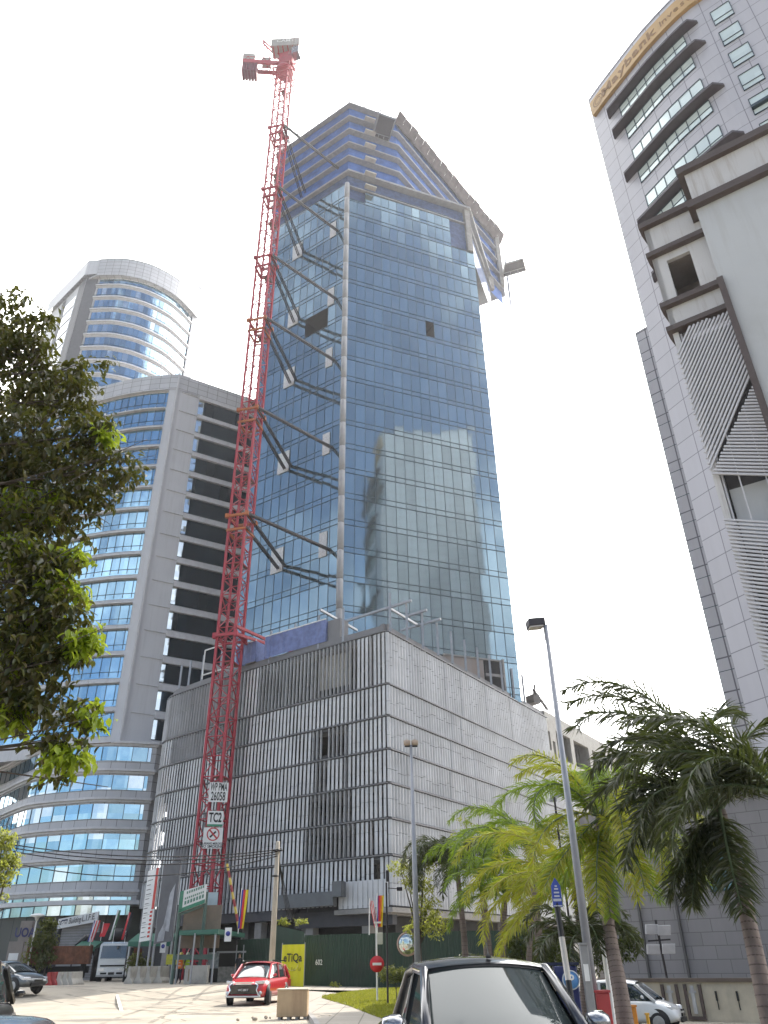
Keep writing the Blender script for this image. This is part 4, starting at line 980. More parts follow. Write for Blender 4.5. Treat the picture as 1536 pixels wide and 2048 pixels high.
# head: slewing ring, cabin, machinery house, counter jib, A frame, boom
cg = mat('machine_grey', (.40, .38, .36), .6, var=.2, scale=.8); crd = red_paint
jd = Vector((sin(radians(50)), cos(radians(50)), 0)); jn = Vector((jd.y, -jd.x, 0)); hb = base
m = MB(); 
for z in (137.5, 139.4, 141.2):
    for i in range(4): m.beam(cpt(i, z, 1.5), cpt((i + 1) % 4, z, 1.5), .14, .14); m.beam(cpt(i, z, 1.5), cpt(i, z + 1.1, 1.5), .08); m.beam(cpt(i, z + 1.1, 1.5), cpt((i + 1) % 4, z + 1.1, 1.5), .06)
m.lathe([(1.3, 0), (1.6, .4), (1.6, 1.2), (1.2, 1.6)], 16, (CX_, CY_, 141)); m.build('climbing_frame', crd, Cn)
def fromj(s, t, z): return hb + Vector((-1, -.08, 0)).normalized() * s + Vector((-.08, 1, 0)).normalized() * t + Vector((0, 0, z))
m = MB()       # counter deck runs out to the left
for t in (-.9, .9):
    m.beam(fromj(-1.5, t, 142.9), fromj(7.5, t, 142.9), .3, 1.0)
    for k in range(6): m.beam(fromj(-1 + k * 1.4, t, 143.2), fromj(-.3 + k * 1.4, t, 144.4), .08); m.beam(fromj(-.3 + k * 1.4, t, 144.4), fromj(.4 + k * 1.4, t, 143.2), .08)
    m.beam(fromj(-1.5, t, 144.5), fromj(7.5, t, 144.5), .09)
for k in range(9): m.beam(fromj(-1 + k * 1.05, -.9, 143), fromj(-1 + k * 1.05, .9, 143), .12, .2)
m.build('counter_deck', crd, Cn)
m = MB()
for k in range(5): m.obox(fromj(4.9 + k * .55, -1.0, 139.9), fromj(.46, 0, 0) - fromj(0, 0, 0), fromj(0, 2.0, 0) - fromj(0, 0, 0), (0, 0, 3.4 - (k % 2) * .3))
m.build('counterweight', mat('dark_red_weight', (.16, .03, .05), .7), Cn)
m = MB(); m.box(fromj(6.6, 0, 144.6), (2.2, 1.8, 1.8), .1); m.box(fromj(3.4, 0, 144.3), (1.6, 1.4, 1.0), .1); m.build('winch_house', cg, Cn)
m = MB(); m.box(hb + Vector((.4, -.2, 144.6)), (2.5, 2.2, 3.2), ca); m.build('slewing_table', crd, Cn)
m = MB(); m.box(hb + Vector((.1, -.9, 148.0)), (5.2, 2.4, 2.3), ca + .2); cabn = m.build('machinery_house', cg, Cn)
m = MB()
for k in range(6): m.box(hb + Vector((.1, -.9, 146.7)) + Vector((cos(ca + .2), sin(ca + .2), 0)) * (-2.2 + k * .9), (.16, 2.3, .3), ca + .2)
m.build('house_rib', crd, cabn)
m = MB(); m.box(hb + Vector((2.2, -1.6, 145.0)), (1.3, 1.5, 2.0), ca); m.build('operator_cabin', glass('cabin_glass', (.3, .3, .32), 1, 1, .6, .1), Cn)
m = MB(); a = fromj(.8, 0, 146); b2 = fromj(4.6, 0, 151.5)
for t in (-.6, .6):
    m.beam(a + Vector((0, t, 0)), b2 + Vector((0, t * .4, 0)), .22); m.beam(fromj(2.6, 0, 145.5) + Vector((0, t, 0)), b2 + Vector((0, t * .4, 0)), .14)
for k in range(5): p = a + (b2 - a) * k / 5; m.beam(p + Vector((0, -.6, 0)), p + Vector((0, .6, 0)), .08)
m.beam(b2, b2 + Vector((-.5, 0, -3.0)), .06); m.build('a_frame', crd, Cn)
m = MB(); f0_ = hb + Vector((1.0, -.4, 146)); f1 = PD(622, -60, 62)
jv = (f1 - f0_); JL = jv.length; jv.normalize(); s_ = jv.cross(Vector((0, 0, 1))).normalized(); u_ = s_.cross(jv)
m = MB(); nseg = 26
for k in range(nseg):
    a = f0_ + jv * JL * k / nseg; b2 = f0_ + jv * JL * (k + 1) / nseg; w_ = .55
    for c in ((-w_, -w_), (w_, -w_), (0, w_)):
        m.beam(a + s_ * c[0] + u_ * c[1], b2 + s_ * c[0] + u_ * c[1], .05)
    m.beam(a + s_ * -w_ + u_ * -w_, b2 + s_ * w_ + u_ * -w_, .03); m.beam(a + s_ * w_ + u_ * -w_, b2 + u_ * w_, .03)
m.build('luffing_boom', mat('boom_painted_haze', (.40, .34, .34), .6), Cn)  # paler than the crane red: haze is put into the boom's colour
m = MB(); m.tube(fromj(4.4, 0, 151.3), f0_ + jv * JL * .7, .03, n=4); m.build('pendant_rope', dark_steel, Cn)
for k in range(2):
    m = MB()
    for s in (.7, 1.6): m.beam(cpt(1, 139.2 + k * 2, 1.4), cpt(1, 139.2 + k * 2, 1.4) + ux * s * 1.7 + uy * .4 * k, .08)
    m.build('side_bracket', crd, Cn)
text('CAM1', 1.2, white_paint, hb + Vector((.1, -.9, 148.3)) + Vector((sin(ca + .2), -cos(ca + .2), 0)) * 1.23, (cos(ca + .2), sin(ca + .2), 0), (0, 0, 1), 'house_lettering', cabn, depth=.02, bold=.01)
# boards hung on the mast
def board(label, cat, xl, yt, xr, yb, fill, name='sign_board', group=None):
    dd = 77.9; c = PD((xl + xr) / 2, (yt + yb) / 2, dd); tl = PL(xl, (yt + yb) / 2, c, 90 - 12.3 + 180 - 180); tr = PL(xr, (yt + yb) / 2, c, 90 - 12.3)
    tp_ = PL((xl + xr) / 2, yt, c, 90 - 12.3); bt = PL((xl + xr) / 2, yb, c, 90 - 12.3)
    ex = (tr - tl); wdt = hypot(ex.x, ex.y); ex = Vector((ex.x, ex.y, 0)).normalized(); h = tp_.z - bt.z
    en = Vector((ex.y, -ex.x, 0)); cc_ = Vector((c.x, c.y, (tp_.z + bt.z) / 2))
    t = thing(name, label, cat, tuple(cc_ - Vector((0, 0, h / 2)))); q = MB(); q.obox(cc_ - ex * wdt / 2 - Vector((0, 0, h / 2)) - en * .04, ex * wdt, en * .06, (0, 0, h)); q.build('board', fill, t)
    return t, cc_ + en * .025, ex, wdt, h
bw = mat('sign_white', (.72, .73, .73), .6, var=.08)
t, c, ex, wd, h = board('white WP PMA 26058 board, highest of the boards on the red crane mast', 'sign', 418, 1565, 456, 1604, bw)
text('WP PMA', 1.0, ink, c + Vector((0, 0, h * .25)), ex, (0, 0, 1), 'lettering', t, bold=.02, xs=wd / 4.3); text('26058', 1.1, ink, c - Vector((0, 0, h * .23)), ex, (0, 0, 1), 'lettering', t, bold=.02, xs=wd / 3.6)
t, c, ex, wd, h = board('white TC2 board with a green bottom edge on the crane mast', 'sign', 415, 1622, 446, 1653, bw)
text('TC2', 1.15, ink, c + Vector((0, 0, h * .05)), ex, (0, 0, 1), 'lettering', t, bold=.03, xs=wd / 2.5)
m = MB(); m.obox(c - ex * wd / 2 - Vector((0, 0, h / 2)), ex * wd, Vector((ex.y, -ex.x, 0)) * .02, (0, 0, h * .14)); m.build('green_edge', mat('sign_green', (.05, .25, .15), .6), t)
t, c, ex, wd, h = board('white no smoking board with a red ring, lowest on the crane mast', 'sign', 406, 1655, 445, 1697, bw)
m = MB(); en = Vector((ex.y, -ex.x, 0)); zc = c + Vector((0, 0, h * .18)); rr = wd * .33
for k in range(32):
    a, b2 = 2 * pi * k / 32, 2 * pi * (k + 1) / 32; m.face([zc + en * .01 + ex * cos(q) * r_ + Vector((0, 0, sin(q) * r_)) for q, r_ in ((a, rr * .82), (b2, rr * .82), (b2, rr), (a, rr))])
s4 = rr * .62; m.face([zc + en * .015 + ex * x + Vector((0, 0, z)) for x, z in ((-s4 - .05, s4 - .05), (s4 - .05, -s4 - .05), (s4 + .05, -s4 + .05), (-s4 + .05, s4 + .05))]); m.build('prohibition_ring', mat('sign_red', (.5, .03, .04), .6), t)
m = MB(); m.face([zc + en * .012 + ex * x + Vector((0, 0, z)) for x, z in ((-s4 * .9, -s4 * .6), (-s4 * .6, -s4 * .9), (s4 * .8, s4 * .5), (s4 * .5, s4 * .8))]); m.build('cigarette', ink, t)
text('DILARANG MEROKOK', .27, ink, c - Vector((0, 0, h * .27)), ex, (0, 0, 1), 'lettering', t, bold=.02, xs=.82); text('NO SMOKING', .33, ink, c - Vector((0, 0, h * .41)), ex, (0, 0, 1), 'lettering', t, bold=.02)
# ------------------------------------------------------------------ vehicles
tyre_m = mat('tyre', (.018, .018, .02), .75); rim_m = mat('alloy', (.45, .46, .48), .3, .8); carglass = mat('car_glass', (.03, .04, .045), .04, .0, var=0, spec=1.0, coat=1.0)
lampw = mat('lamp_lens', (.75, .76, .78), .1, .3, coat=1, var=.2, scale=9); lampr = mat('tail_lens', (.45, .02, .02), .15, coat=.8); plate = mat('number_plate', (.015, .015, .015), .4)
chrome = mat('chrome', (.75, .76, .78), .12, 1.0, var=0); seatm = mat('car_interior', (.02, .02, .022), .9)
def paint(name, c, metal=0.0): return mat(name, c, .28, metal, var=.05, scale=3, coat=1.0)
def wheel(par, x, y, r, w, steer=0):
    a = Vector((sin(steer), cos(steer), 0)) * (1 if y > 0 else -1)
    m = MB(); c = Vector((x, y, r)); m.lathe([(r * .62, -w / 2), (r * .93, -w / 2), (r, -w * .3), (r, w * .3), (r * .93, w / 2), (r * .62, w / 2 - .01)], 22, c, a); wh = m.build('wheel', tyre_m, par, local=True)
    m = MB(); m.lathe([(.02, w * .42), (r * .16, w * .45), (r * .2, w * .36), (r * .60, w * .36), (r * .66, w * .5), (r * .62, w * .5)], 22, c, a)
    e = a.cross(Vector((0, 0, 1)))
    for k in range(5):
        t = 2 * pi * k / 5; d = e * cos(t) + Vector((0, 0, 1)) * sin(t); m.beam(c + a * w * .46 + d * r * .15, c + a * w * .44 + d * r * .62, .06, .04, a)
    m.build('rim', rim_m, wh, local=True)
def profile(tab, x):
    if x <= tab[0][0]: return tab[0][1]
    for (xa, va), (xb, vb) in zip(tab, tab[1:]):
        if xa <= x <= xb: t = (x - xa) / (xb - xa); t = t * t * (3 - 2 * t) * .5 + t * .5; return va + (vb - va) * t
    return tab[-1][1]
def make_car(name, label, loc, head, L, Wd, H, belt, hood, col, kind='suv', wr=.34, faces=None, steer=0, sill=.26):
    """x forward. belt/hood = table of top height of the lower body along x"""
    t = thing(name, label, 'car', loc, pi / 2 - radians(head)); hw = Wd / 2
    xs = [-L / 2, -L / 2 + .06, -L / 2 + .25, -L * .36, -L * .22, -L * .08, L * .05, L * .16, L * .26, L * .35, L / 2 - .28, L / 2 - .1, L / 2]
    rings = []
    for x in xs:
        h = profile(hood, x); e = abs(x) / (L / 2); wv = hw * (1 - .10 * max(0, e - .72) / .28) * (1 if abs(x) < L / 2 - .01 else .93); bt = sill + (.10 if e > .9 else 0)
        pts = [(0, bt), (wv * .80, bt), (wv * .96, bt + .06), (wv, bt + (h - bt) * .35), (wv * .985, bt + (h - bt) * .68), (wv * .95, h - .08), (wv * .86, h - .01), (wv * .5, h + .035), (0, h + .045)]
        ring = [Vector((x, y, z)) for y, z in pts] + [Vector((x, -y, z)) for y, z in reversed(pts[1:-1])]; rings.append(ring)
    m = MB(); m.loft(rings, True, True); body = m.build('body', col, t, sub=1, local=True)
    # wheel arches
    wx = (-L * .305, L * .315)
    for x in wx:
        for s in (-1, 1): m = MB(); m.lathe([(0.02, 0), (wr + .075, 0), (wr + .085, .02), (.02, .03)], 24, (x, s * (hw - .035), wr + .01), (0, s, 0)); m.build('wheel_arch', black, t, local=True)
    for i, x in enumerate(wx):
        for s in (-1, 1): wheel(t, x, s * (hw - .10), wr, .23, steer if i else 0)
    # greenhouse: belt table = (x, roof height); bottom on the lower body
    gx = belt['x']; rings = []
    for i, (x, top, inset) in enumerate(gx):
        b_ = profile(hood, x) - .03; wb = hw * .90 * (1 - (.06 if i in (0, len(gx) - 1) else 0)); wt = hw * inset; top = max(top, b_ + .03)
        rings.append([Vector((x, y, z)) for y, z in ((-wb, b_), (-wt, top - .05), (-wt * .82, top), (0, top + .03), (wt * .82, top), (wt, top - .05), (wb, b_))])
    m = MB(); m.loft(rings, False, False); m.build('window_glass', carglass, t, sub=1, local=True)
    # roof skin and pillars, a little proud of the glass
    i0, i1 = belt['roof']; m = MB(); rr = []
    for i in range(i0, i1 + 1):
        x, top, inset = gx[i]; wt = hw * inset; rr.append([Vector((x, y, z)) for y, z in ((-wt * 1.01, top - .075), (-wt * 1.0, top - .03), (-wt * .82, top + .014), (0, top + .044), (wt * .82, top + .014), (wt * 1.0, top - .03), (wt * 1.01, top - .075))])
    m.loft(rr, False, False); roof = m.build('roof', belt.get('rmat', col), t, sub=1, local=True)
    for s in (-1, 1):
        m = MB(); a = gx[0]; b_ = gx[i0]; fr = (a, b_)
        def gp(i): x, top, inset = gx[i]; return Vector((x, s * hw * inset * .985, top - .05))
        def bp_(x): return Vector((x, s * hw * .91, profile(hood, x) - .02))
        m.beam(bp_(gx[-1][0] + .02), gp(i1), .07, .08); m.beam(gp(i0), bp_(gx[0][0]), .09, .10)
        for xx in belt['pillars']: m.beam(bp_(xx), Vector((xx, s * hw * .80 * belt.get('pin', 1), profile([(g_[0], g_[1]) for g_ in gx], xx) - .05)), .03, .09, (1, 0, 0))
        build_each(m, 'pillar', belt.get('pmat', col), t, local=True)
        m = MB(); x = gx[-1][0] - .38; m.idx([Vector((x + dx, s * (hw * .93 + dy), profile(hood, x) + .02 + dz)) for dx, dy, dz in ((-.02, .0, 0), (.10, .02, -.02), (.08, .26, 0), (-.05, .26, .02), (-.03, .02, .15), (.06, .03, .13), (.05, .25, .15), (-.05, .25, .16))],
              [(0, 1, 2, 3), (4, 7, 6, 5), (0, 4, 5, 1), (1, 5, 6, 2), (2, 6, 7, 3), (3, 7, 4, 0)]); m.build('wing_mirror', col, t, sub=1, local=True)
    return t, body
def put(px, py, d, dz=0): p = PD(px, py, d); return (p.x, p.y, gz(p.x, p.y) + dz)

# red SUV
red = paint('red_car_paint', (.50, .015, .025))
Lr, Wr = 4.6, 1.86
loc = put(519, 1960, 42.3)
t, body = make_car('suv', 'red SUV driving towards the camera beside the yellow banner', loc, 188.5, Lr, Wr, 1.7,
    {'x': [(-2.2, 1.15, .80), (-1.75, 1.56, .76), (-.9, 1.66, .78), (.1, 1.67, .79), (.55, 1.60, .77), (1.30, 1.06, .86)], 'roof': (1, 4), 'pillars': [-1.45, -.35]},
    [(-2.3, .95), (-2.0, 1.08), (0, 1.05), (1.2, 1.03), (1.75, .98), (2.15, .86), (2.3, .72)], red, steer=-.3, wr=.36)
X = Lr / 2
m = MB(); m.obox((X - .08, -.62, .42), (.12, 0, 0), (0, 1.24, 0), (0, 0, .36)); m.build('grille', gloss_black, t, local=True, bevel=.03)
m = MB(); m.beam((X + .03, -.42, .86), (X + .03, .42, .86), .05, .05); m.beam((X + .045, -.36, .80), (X + .045, .36, .80), .03, .035); m.build('chrome_bar', chrome, t, local=True)
for s in (-1, 1):
    m = MB(); m.path([(X + .01, s * .52, .84), (X + .05, s * .66, .74), (X + .05, s * .60, .58), (X + .05, s * .70, .40), (X + .01, s * .80, .34)], .032, 6); m.build('chrome_trim', chrome, t, local=True)
    m = MB(); m.obox((X - .22, s * .50, .78), (.24, 0, 0), (-.14, s * .36, .03), (0, 0, .13)); m.build('headlight', lampw, t, local=True, bevel=.03)
    m = MB(); m.lathe([(.01, .0), (.07, .0), (.07, .04)], 12, (X - .05, s * .76, .47), (1, 0, 0)); m.build('fog_lamp', lampw, t, local=True)
    m = MB(); m.beam((-1.9, s * .68, 1.70), (.5, s * .70, 1.71), .04, .05); m.build('roof_rail', chrome, t, local=True)
m = MB(); m.obox((X - .05, -.78, .30), (.14, 0, 0), (0, 1.56, 0), (0, 0, .07)); m.build('silver_skid', mat('silver_plastic', (.6, .6, .6), .3, .4), t, local=True, bevel=.02)
m = MB(); m.obox((X + .045, -.26, .52), (.02, 0, 0), (0, .52, 0), (0, 0, .12)); npz = m.build('number_plate', plate, t, local=True)
R3 = Matrix.Rotation(pi / 2 - radians(188.5), 3, 'Z'); Lc = Vector(loc)
def loc2w(p, l, h): return Vector(l) + Matrix.Rotation(pi / 2 - radians(h), 3, 'Z') @ Vector(p)
def ltext(s, size, mt, p, ex, ey, name, root, **k):
    o = text(s, size, mt, p, ex, ey, name, None, **k); o.parent = root; return o
ltext('WC 680 F', .11, white_paint, (X + .07, 0, .58), (0, 1, 0), (0, 0, 1), 'plate_lettering', t, bold=.01)

# grey sedan at the left
gsm = paint('grey_car_paint', (.10, .11, .115), .5)
loc = put(52, 1945, 51)
t, body = make_car('sedan', 'dark grey sedan on the road at the left edge, bonnet towards the truck', (loc[0] - 1.0, loc[1], gz(loc[0], loc[1]) + .1), 112, 4.5, 1.75, 1.46,
    {'x': [(-1.95, 1.02, .80), (-1.15, 1.36, .72), (-.5, 1.43, .74), (.15, 1.42, .74), (.45, 1.36, .73), (1.22, .98, .84)], 'roof': (1, 4), 'pillars': [-.35]},
    [(-2.25, .85), (-1.9, 1.0), (0, .95), (1.1, .93), (1.7, .84), (2.1, .70), (2.25, .56)], gsm, wr=.32)
X = 2.25
for s in (-1, 1): m = MB(); m.obox((X - .42, s * .52, .60), (.40, 0, -.03), (-.18, s * .30, 0), (0, 0, .15)); m.build('headlight', lampw, t, local=True, bevel=.04)
m = MB(); m.obox((X - .06, -.5, .33), (.1, 0, 0), (0, 1.0, 0), (0, 0, .14)); m.build('lower_grille', black, t, local=True)
m = MB(); m.obox((X - .03, -.26, .50), (.06, 0, 0), (0, .52, 0), (0, 0, .11)); m.build('number_plate', plate, t, local=True)
for s in (-1, 1): m = MB(); m.beam((-.15, s * .885, .78), (.03, s * .885, .78), .03); m.beam((-1.1, s * .875, .80), (-.92, s * .875, .80), .03); m.build('door_handle', chrome, t, local=True)

# white hatchback at the right
wcm = paint('white_car_paint', (.72, .73, .74))
loc = put(1292, 2030, 33.5)
t, body = make_car('hatchback', 'white hatchback parked behind the leaning palm trunk in front of the cream wall', (loc[0] - .6, loc[1], -.62), 118, 3.7, 1.66, 1.55,
    {'x': [(-1.75, 1.1, .80), (-1.35, 1.46, .76), (-.6, 1.54, .77), (.2, 1.52, .77), (.5, 1.45, .76), (1.12, 1.0, .84)], 'roof': (1, 4), 'pillars': [-.75, -.1]},
    [(-1.85, .95), (-1.6, 1.02), (0, .96), (1.0, .94), (1.5, .82), (1.75, .68), (1.85, .55)], wcm, wr=.30)
X = 1.85
for s in (-1, 1): m = MB(); m.obox((X - .42, s * .44, .66), (.36, 0, -.05), (-.14, s * .30, 0), (0, 0, .15)); m.build('headlight', lampw, t, local=True, bevel=.04)
m = MB(); m.obox((X - .04, -.42, .30), (.08, 0, 0), (0, .84, 0), (0, 0, .14)); m.build('lower_grille', black, t, local=True)
m = MB(); m.obox((X - .01, -.25, .46), (.05, 0, 0), (0, .5, 0), (0, 0, .10)); m.build('number_plate', plate, t, local=True)
m = MB(); m.obox((X - .02, -.2, .62), (.05, 0, 0), (0, .4, 0), (0, 0, .05)); m.build('bonnet_grille', black, t, local=True)

# dark pickup right in front of the camera
pkm = paint('dark_pickup_paint', (.035, .035, .042), .5)
pc_ = PD(962, 1950, 9.9); ph = 173
t = thing('pickup_truck', 'dark pickup in the foreground facing the camera, its windscreen full of sky', 'pickup', (pc_.x, pc_.y, -.22), pi / 2 - radians(ph))
hw = .93
def pk_ring(x, h, bt, w_): 
    pts = [(0, bt), (w_ * .85, bt), (w_ * .98, bt + .1), (w_, bt + (h - bt) * .5), (w_ * .985, h - .12), (w_ * .93, h - .03), (w_ * .6, h + .03), (0, h + .045)]
    return [Vector((x, y, z)) for y, z in pts] + [Vector((x, -y, z)) for y, z in reversed(pts[1:-1])]
m = MB(); m.loft([pk_ring(-2.9, 1.06, .5, .88), pk_ring(-2.85, 1.12, .4, .91), pk_ring(-1.2, 1.12, .38, hw), pk_ring(0, 1.08, .38, hw), pk_ring(1.0, 1.06, .38, hw), pk_ring(1.6, 1.04, .40, hw), pk_ring(2.1, .98, .45, hw * .97), pk_ring(2.35, .86, .5, hw * .9)]); m.build('body', pkm, t, sub=2, local=True)
for x in (-1.8, 1.5):
    for s in (-1, 1): wheel(t, x, s * .83, .38, .26)
# cab: windscreen, side glass, roof, pillars
WB = 0.74; WT = 0.62; xb, xt = 1.05, .30; zb_, zt_ = 1.07, 1.655
def arc(x, w_, z, n=9, bow=.10, crown=.03): return [Vector((x - bow * (2 * i / (n - 1) - 1) ** 2, w_ * (2 * i / (n - 1) - 1), z + crown * (1 - (2 * i / (n - 1) - 1) ** 2))) for i in range(n)]
rows = [arc(xb + (xt - xb) * s, WB + (WT - WB) * s, zb_ + (zt_ - zb_) * (s ** .92), 11, .16 - .05 * s, .02 + .025 * s) for s in [k / 6 for k in range(7)]]
wsg = mat('windscreen_glass', (.045, .055, .055), .03, .12, var=0, coat=.35, spec=.6)
m = MB(); m.loft(rows, False, False); m.build('windscreen', wsg, t, local=True)
m = MB(); rr = [arc(xt + .02, WT + .05, zt_ + .012, 11, .11, .05), arc(xt - .12, WT + .06, zt_ + .045, 11, .06, .06), arc(-.4, WT + .07, zt_ + .075, 11, .02, .06), arc(-.95, WT + .05, zt_ + .05, 11, -.02, .05), arc(-1.12, WT + .03, zt_ - .02, 11, -.04, .05)]
m.loft(rr, False, False); 
for a, b2 in zip(rr, rr[1:]):
    for s in (0, -1): m.face([a[s], b2[s], b2[s] + Vector((0, .015 * (1 if s else -1), -.09)), a[s] + Vector((0, .015 * (1 if s else -1), -.09))], None, True)
m.build('roof', pkm, t, local=True, smooth=True)
m = MB()      # rear and side glass of the cab
for s in (-1, 1):
    m.face([Vector((xb - .18, s * .80, 1.08)), Vector((xt - .12, s * (WT + .045), zt_ - .03)), Vector((-1.05, s * (WT + .035), zt_ - .03)), Vector((-1.25, s * .80, 1.10))] if s > 0 else [Vector((-1.25, s * .80, 1.10)), Vector((-1.05, s * (WT + .035), zt_ - .03)), Vector((xt - .12, s * (WT + .045), zt_ - .03)), Vector((xb - .18, s * .80, 1.08))])
m.face([Vector((-1.25, -.80, 1.10)), Vector((-1.25, .80, 1.10)), Vector((-1.1, .64, zt_)), Vector((-1.1, -.64, zt_))]); m.build('side_glass', carglass, t, local=True)
for s in (-1, 1):
    m = MB(); m.path([(xb + .02, s * (WB + .06), zb_ - .02), (xb - .36, s * (WB + .005), zb_ + .30), (xt - .06, s * (WT + .055), zt_ + .005), (-.35, s * (WT + .07), zt_ + .03), (-1.05, s * (WT + .04), zt_ - .02), (-1.28, s * .82, 1.1)], [.055, .05, .045, .035, .045, .05], 8); m.build('pillar', pkm, t, local=True)
    m = MB(); m.beam((-.42, s * .81, 1.08), (-.42, s * (WT + .05), zt_ - .02), .04, .08, (1, 0, 0)); build_each(m, 'door_frame', black, t, local=True)
    m = MB(); m.lathe([(.005, -.13), (.075, -.12), (.10, -.03), (.10, .05), (.06, .11), (.01, .12)], 12, (.62, s * 1.05, 1.19), (0, 1, 0)); mo = m.build('wing_mirror', mat('mirror_shell', (.25, .26, .28), .2, .8, coat=1), t, local=True)
    mo2 = MB(); mo2.beam((.68, s * .84, 1.10), (.62, s * 1.0, 1.15), .06); mo2.build('mirror_arm', black, mo, local=True)
m = MB(); m.loft([arc(xb + .03, WB + .01, zb_ - .012, 11, .16, .02), arc(xb - .02, WB - .0, zb_ + .03, 11, .16, .02)], False, False); m.build('windscreen_seal', black, t, local=True)
m = MB(); m.loft([arc(xt + .03, WT + .0, zt_ - .012, 11, .11, .045), arc(xt - .0, WT + .02, zt_ + .022, 11, .11, .05)], False, False); m.build('windscreen_seal', black, t, local=True)
m = MB(); m.lathe([(.03, 0), (.028, .02), (.008, .05)], 10, (xt - .10, .05, zt_ + .11)); m.tube((xt - .10, .05, zt_ + .14), (xt - .28, .08, zt_ + .26), .006, n=5); m.build('roof_aerial', black, t, local=True)
m = MB()
for y0, y1 in ((-.55, -.02), (.62, .1)): m.path([(xb + .09, y0, zb_ + .005), (xb + .02, (y0 + y1) / 2, zb_ + .03), (xb + .05, y1, zb_ + .03)], .009, 5)
m.build('wiper', black, t, local=True)
for s in (-1, 1): m = MB(); m.obox((2.05, s * .55, .78), (.28, 0, -.04), (-.12, s * .28, 0), (0, 0, .16)); m.build('headlight', lampw, t, local=True, bevel=.03)
m = MB(); m.obox((2.28, -.5, .6), (.09, 0, 0), (0, 1.0, 0), (0, 0, .2)); m.build('grille', chrome, t, local=True, bevel=.02)
m = MB(); m.obox((xb - .42, -.62, .42), (-.1, 0, 0), (0, .5, 0), (0, 0, .78)); m.obox((xb - .42, .12, .42), (-.1, 0, 0), (0, .5, 0), (0, 0, .78)); build_each(m, 'seat', seatm, t, local=True)
m = MB(); m.obox((xb - .43, .30, 1.335), (.02, 0, .0), (0, -.24, 0), (-.02, 0, .085)); m.build('rear_view_mirror', mat('mirror_back', (.10, .10, .10), .5), t, local=True)
m = MB(); m.obox((xb - .09, .50, 1.125), (-.03, 0, .06), (0, .13, 0), (.004, 0, .002)); m.build('windscreen_sticker', mat('sticker_white', (.6, .6, .6), .5, var=.5, scale=30), t, local=True)
# card box on the pickup bed
bx = MB(); bx.obox((-1.9, .30, 1.18), (-.4, 0, 0), (0, .55, 0), (0, 0, .56))
w0b = thing('cardboard_box', 'brown cardboard box standing behind the roof of the dark pickup', 'box', (pc_.x, pc_.y, -.22), pi / 2 - radians(ph)); bx.build('carton', mat('cardboard', (.30, .19, .11), .9), w0b, local=True)

# two vehicles cut by the left edge
blk = paint('black_car_paint', (.02, .02, .022), .3)
p = PD(-20, 1955, 17); t, body = make_car('suv', 'black SUV seen from behind at the left edge with one red tail lamp showing', (p.x - .62, p.y, 0), -14, 4.4, 1.8, 1.7,
    {'x': [(-2.12, 1.15, .84), (-1.85, 1.60, .78), (-.9, 1.70, .79), (.3, 1.68, .79), (.7, 1.58, .78), (1.35, 1.08, .86)], 'roof': (1, 4), 'pillars': [-1.2, -.2]},
    [(-2.2, 1.0), (-2.0, 1.10), (0, 1.05), (1.2, 1.02), (1.8, .9), (2.2, .7)], blk, wr=.36)
for s in (-1, 1): m = MB(); m.obox((-2.24, s * .62, .86), (.22, 0, .02), (.0, s * .26, .04), (0, 0, .30)); m.build('tail_lamp', lampr, t, local=True, bevel=.03)
m = MB(); m.obox((-2.27, -.26, .72), (.03, 0, 0), (0, .52, 0), (0, 0, .12)); m.build('number_plate', plate, t, local=True)
m = MB(); m.obox((-2.25, -.85, .35), (.2, 0, 0), (0, 1.7, 0), (0, 0, .25)); m.build('rear_bumper', black, t, local=True, bevel=.05)
slv = paint('silver_car_paint', (.16, .165, .175), .6)
p = PD(-10, 2040, 8.6); t, body = make_car('hatchback', 'dark silver hatchback cut off by the bottom left corner', (p.x - .35, p.y + .4, -.38), -12, 3.8, 1.66, 1.5,
    {'x': [(-1.8, 1.05, .84), (-1.45, 1.44, .80), (-.6, 1.52, .80), (.3, 1.50, .79), (.6, 1.42, .78), (1.15, 1.0, .86)], 'roof': (1, 4), 'pillars': [-.9, -.1]},
    [(-1.9, .92), (-1.7, 1.0), (0, .97), (1.0, .95), (1.5, .82), (1.9, .6)], slv, wr=.30)
for s in (-1, 1): m = MB(); m.obox((-1.93, s * .62, .75), (.2, 0, .02), (0, s * .2, .02), (0, 0, .25)); m.build('tail_lamp', lampr, t, local=True, bevel=.03)

# white dump truck with a rusty bed
tp_ = PD(228, 1960, 80); th = 172; gz0 = gz(tp_.x, tp_.y) - .1
t = thing('dump_truck', 'white cab dump truck with a rusty ribbed bed, parked nose out behind the barriers', 'truck', (tp_.x, tp_.y, gz0), pi / 2 - radians(th))
wtm = paint('white_truck_paint', (.62, .64, .65)); rust = mat('rusty_steel', (.22, .09, .05), .85, var=.5, scale=2.5, dirt=(.10, .05, .035, .7), dscale=2)
def sq(x, w_, z0, z1): return [Vector((x, y, z)) for y, z in ((-w_, z0), (w_, z0), (w_, z1 - .15), (w_ * .93, z1), (-w_ * .93, z1), (-w_, z1 - .15))]
m = MB(); m.loft([sq(-.1, 1.22, .75, 2.95), sq(1.1, 1.24, .7, 3.0), sq(1.75, 1.24, .45, 2.9)], True, True, False); m.loft([sq(1.75, 1.24, .45, 2.9), sq(1.90, 1.22, .45, 1.75)], True, True, False); m.build('cab', wtm, t, local=True, bevel=.05)
m = MB(); m.face([(1.93, -1.08, 1.78), (1.93, 1.08, 1.78), (1.80, 1.05, 2.72), (1.80, -1.05, 2.72)]); m.build('windscreen', carglass, t, local=True)
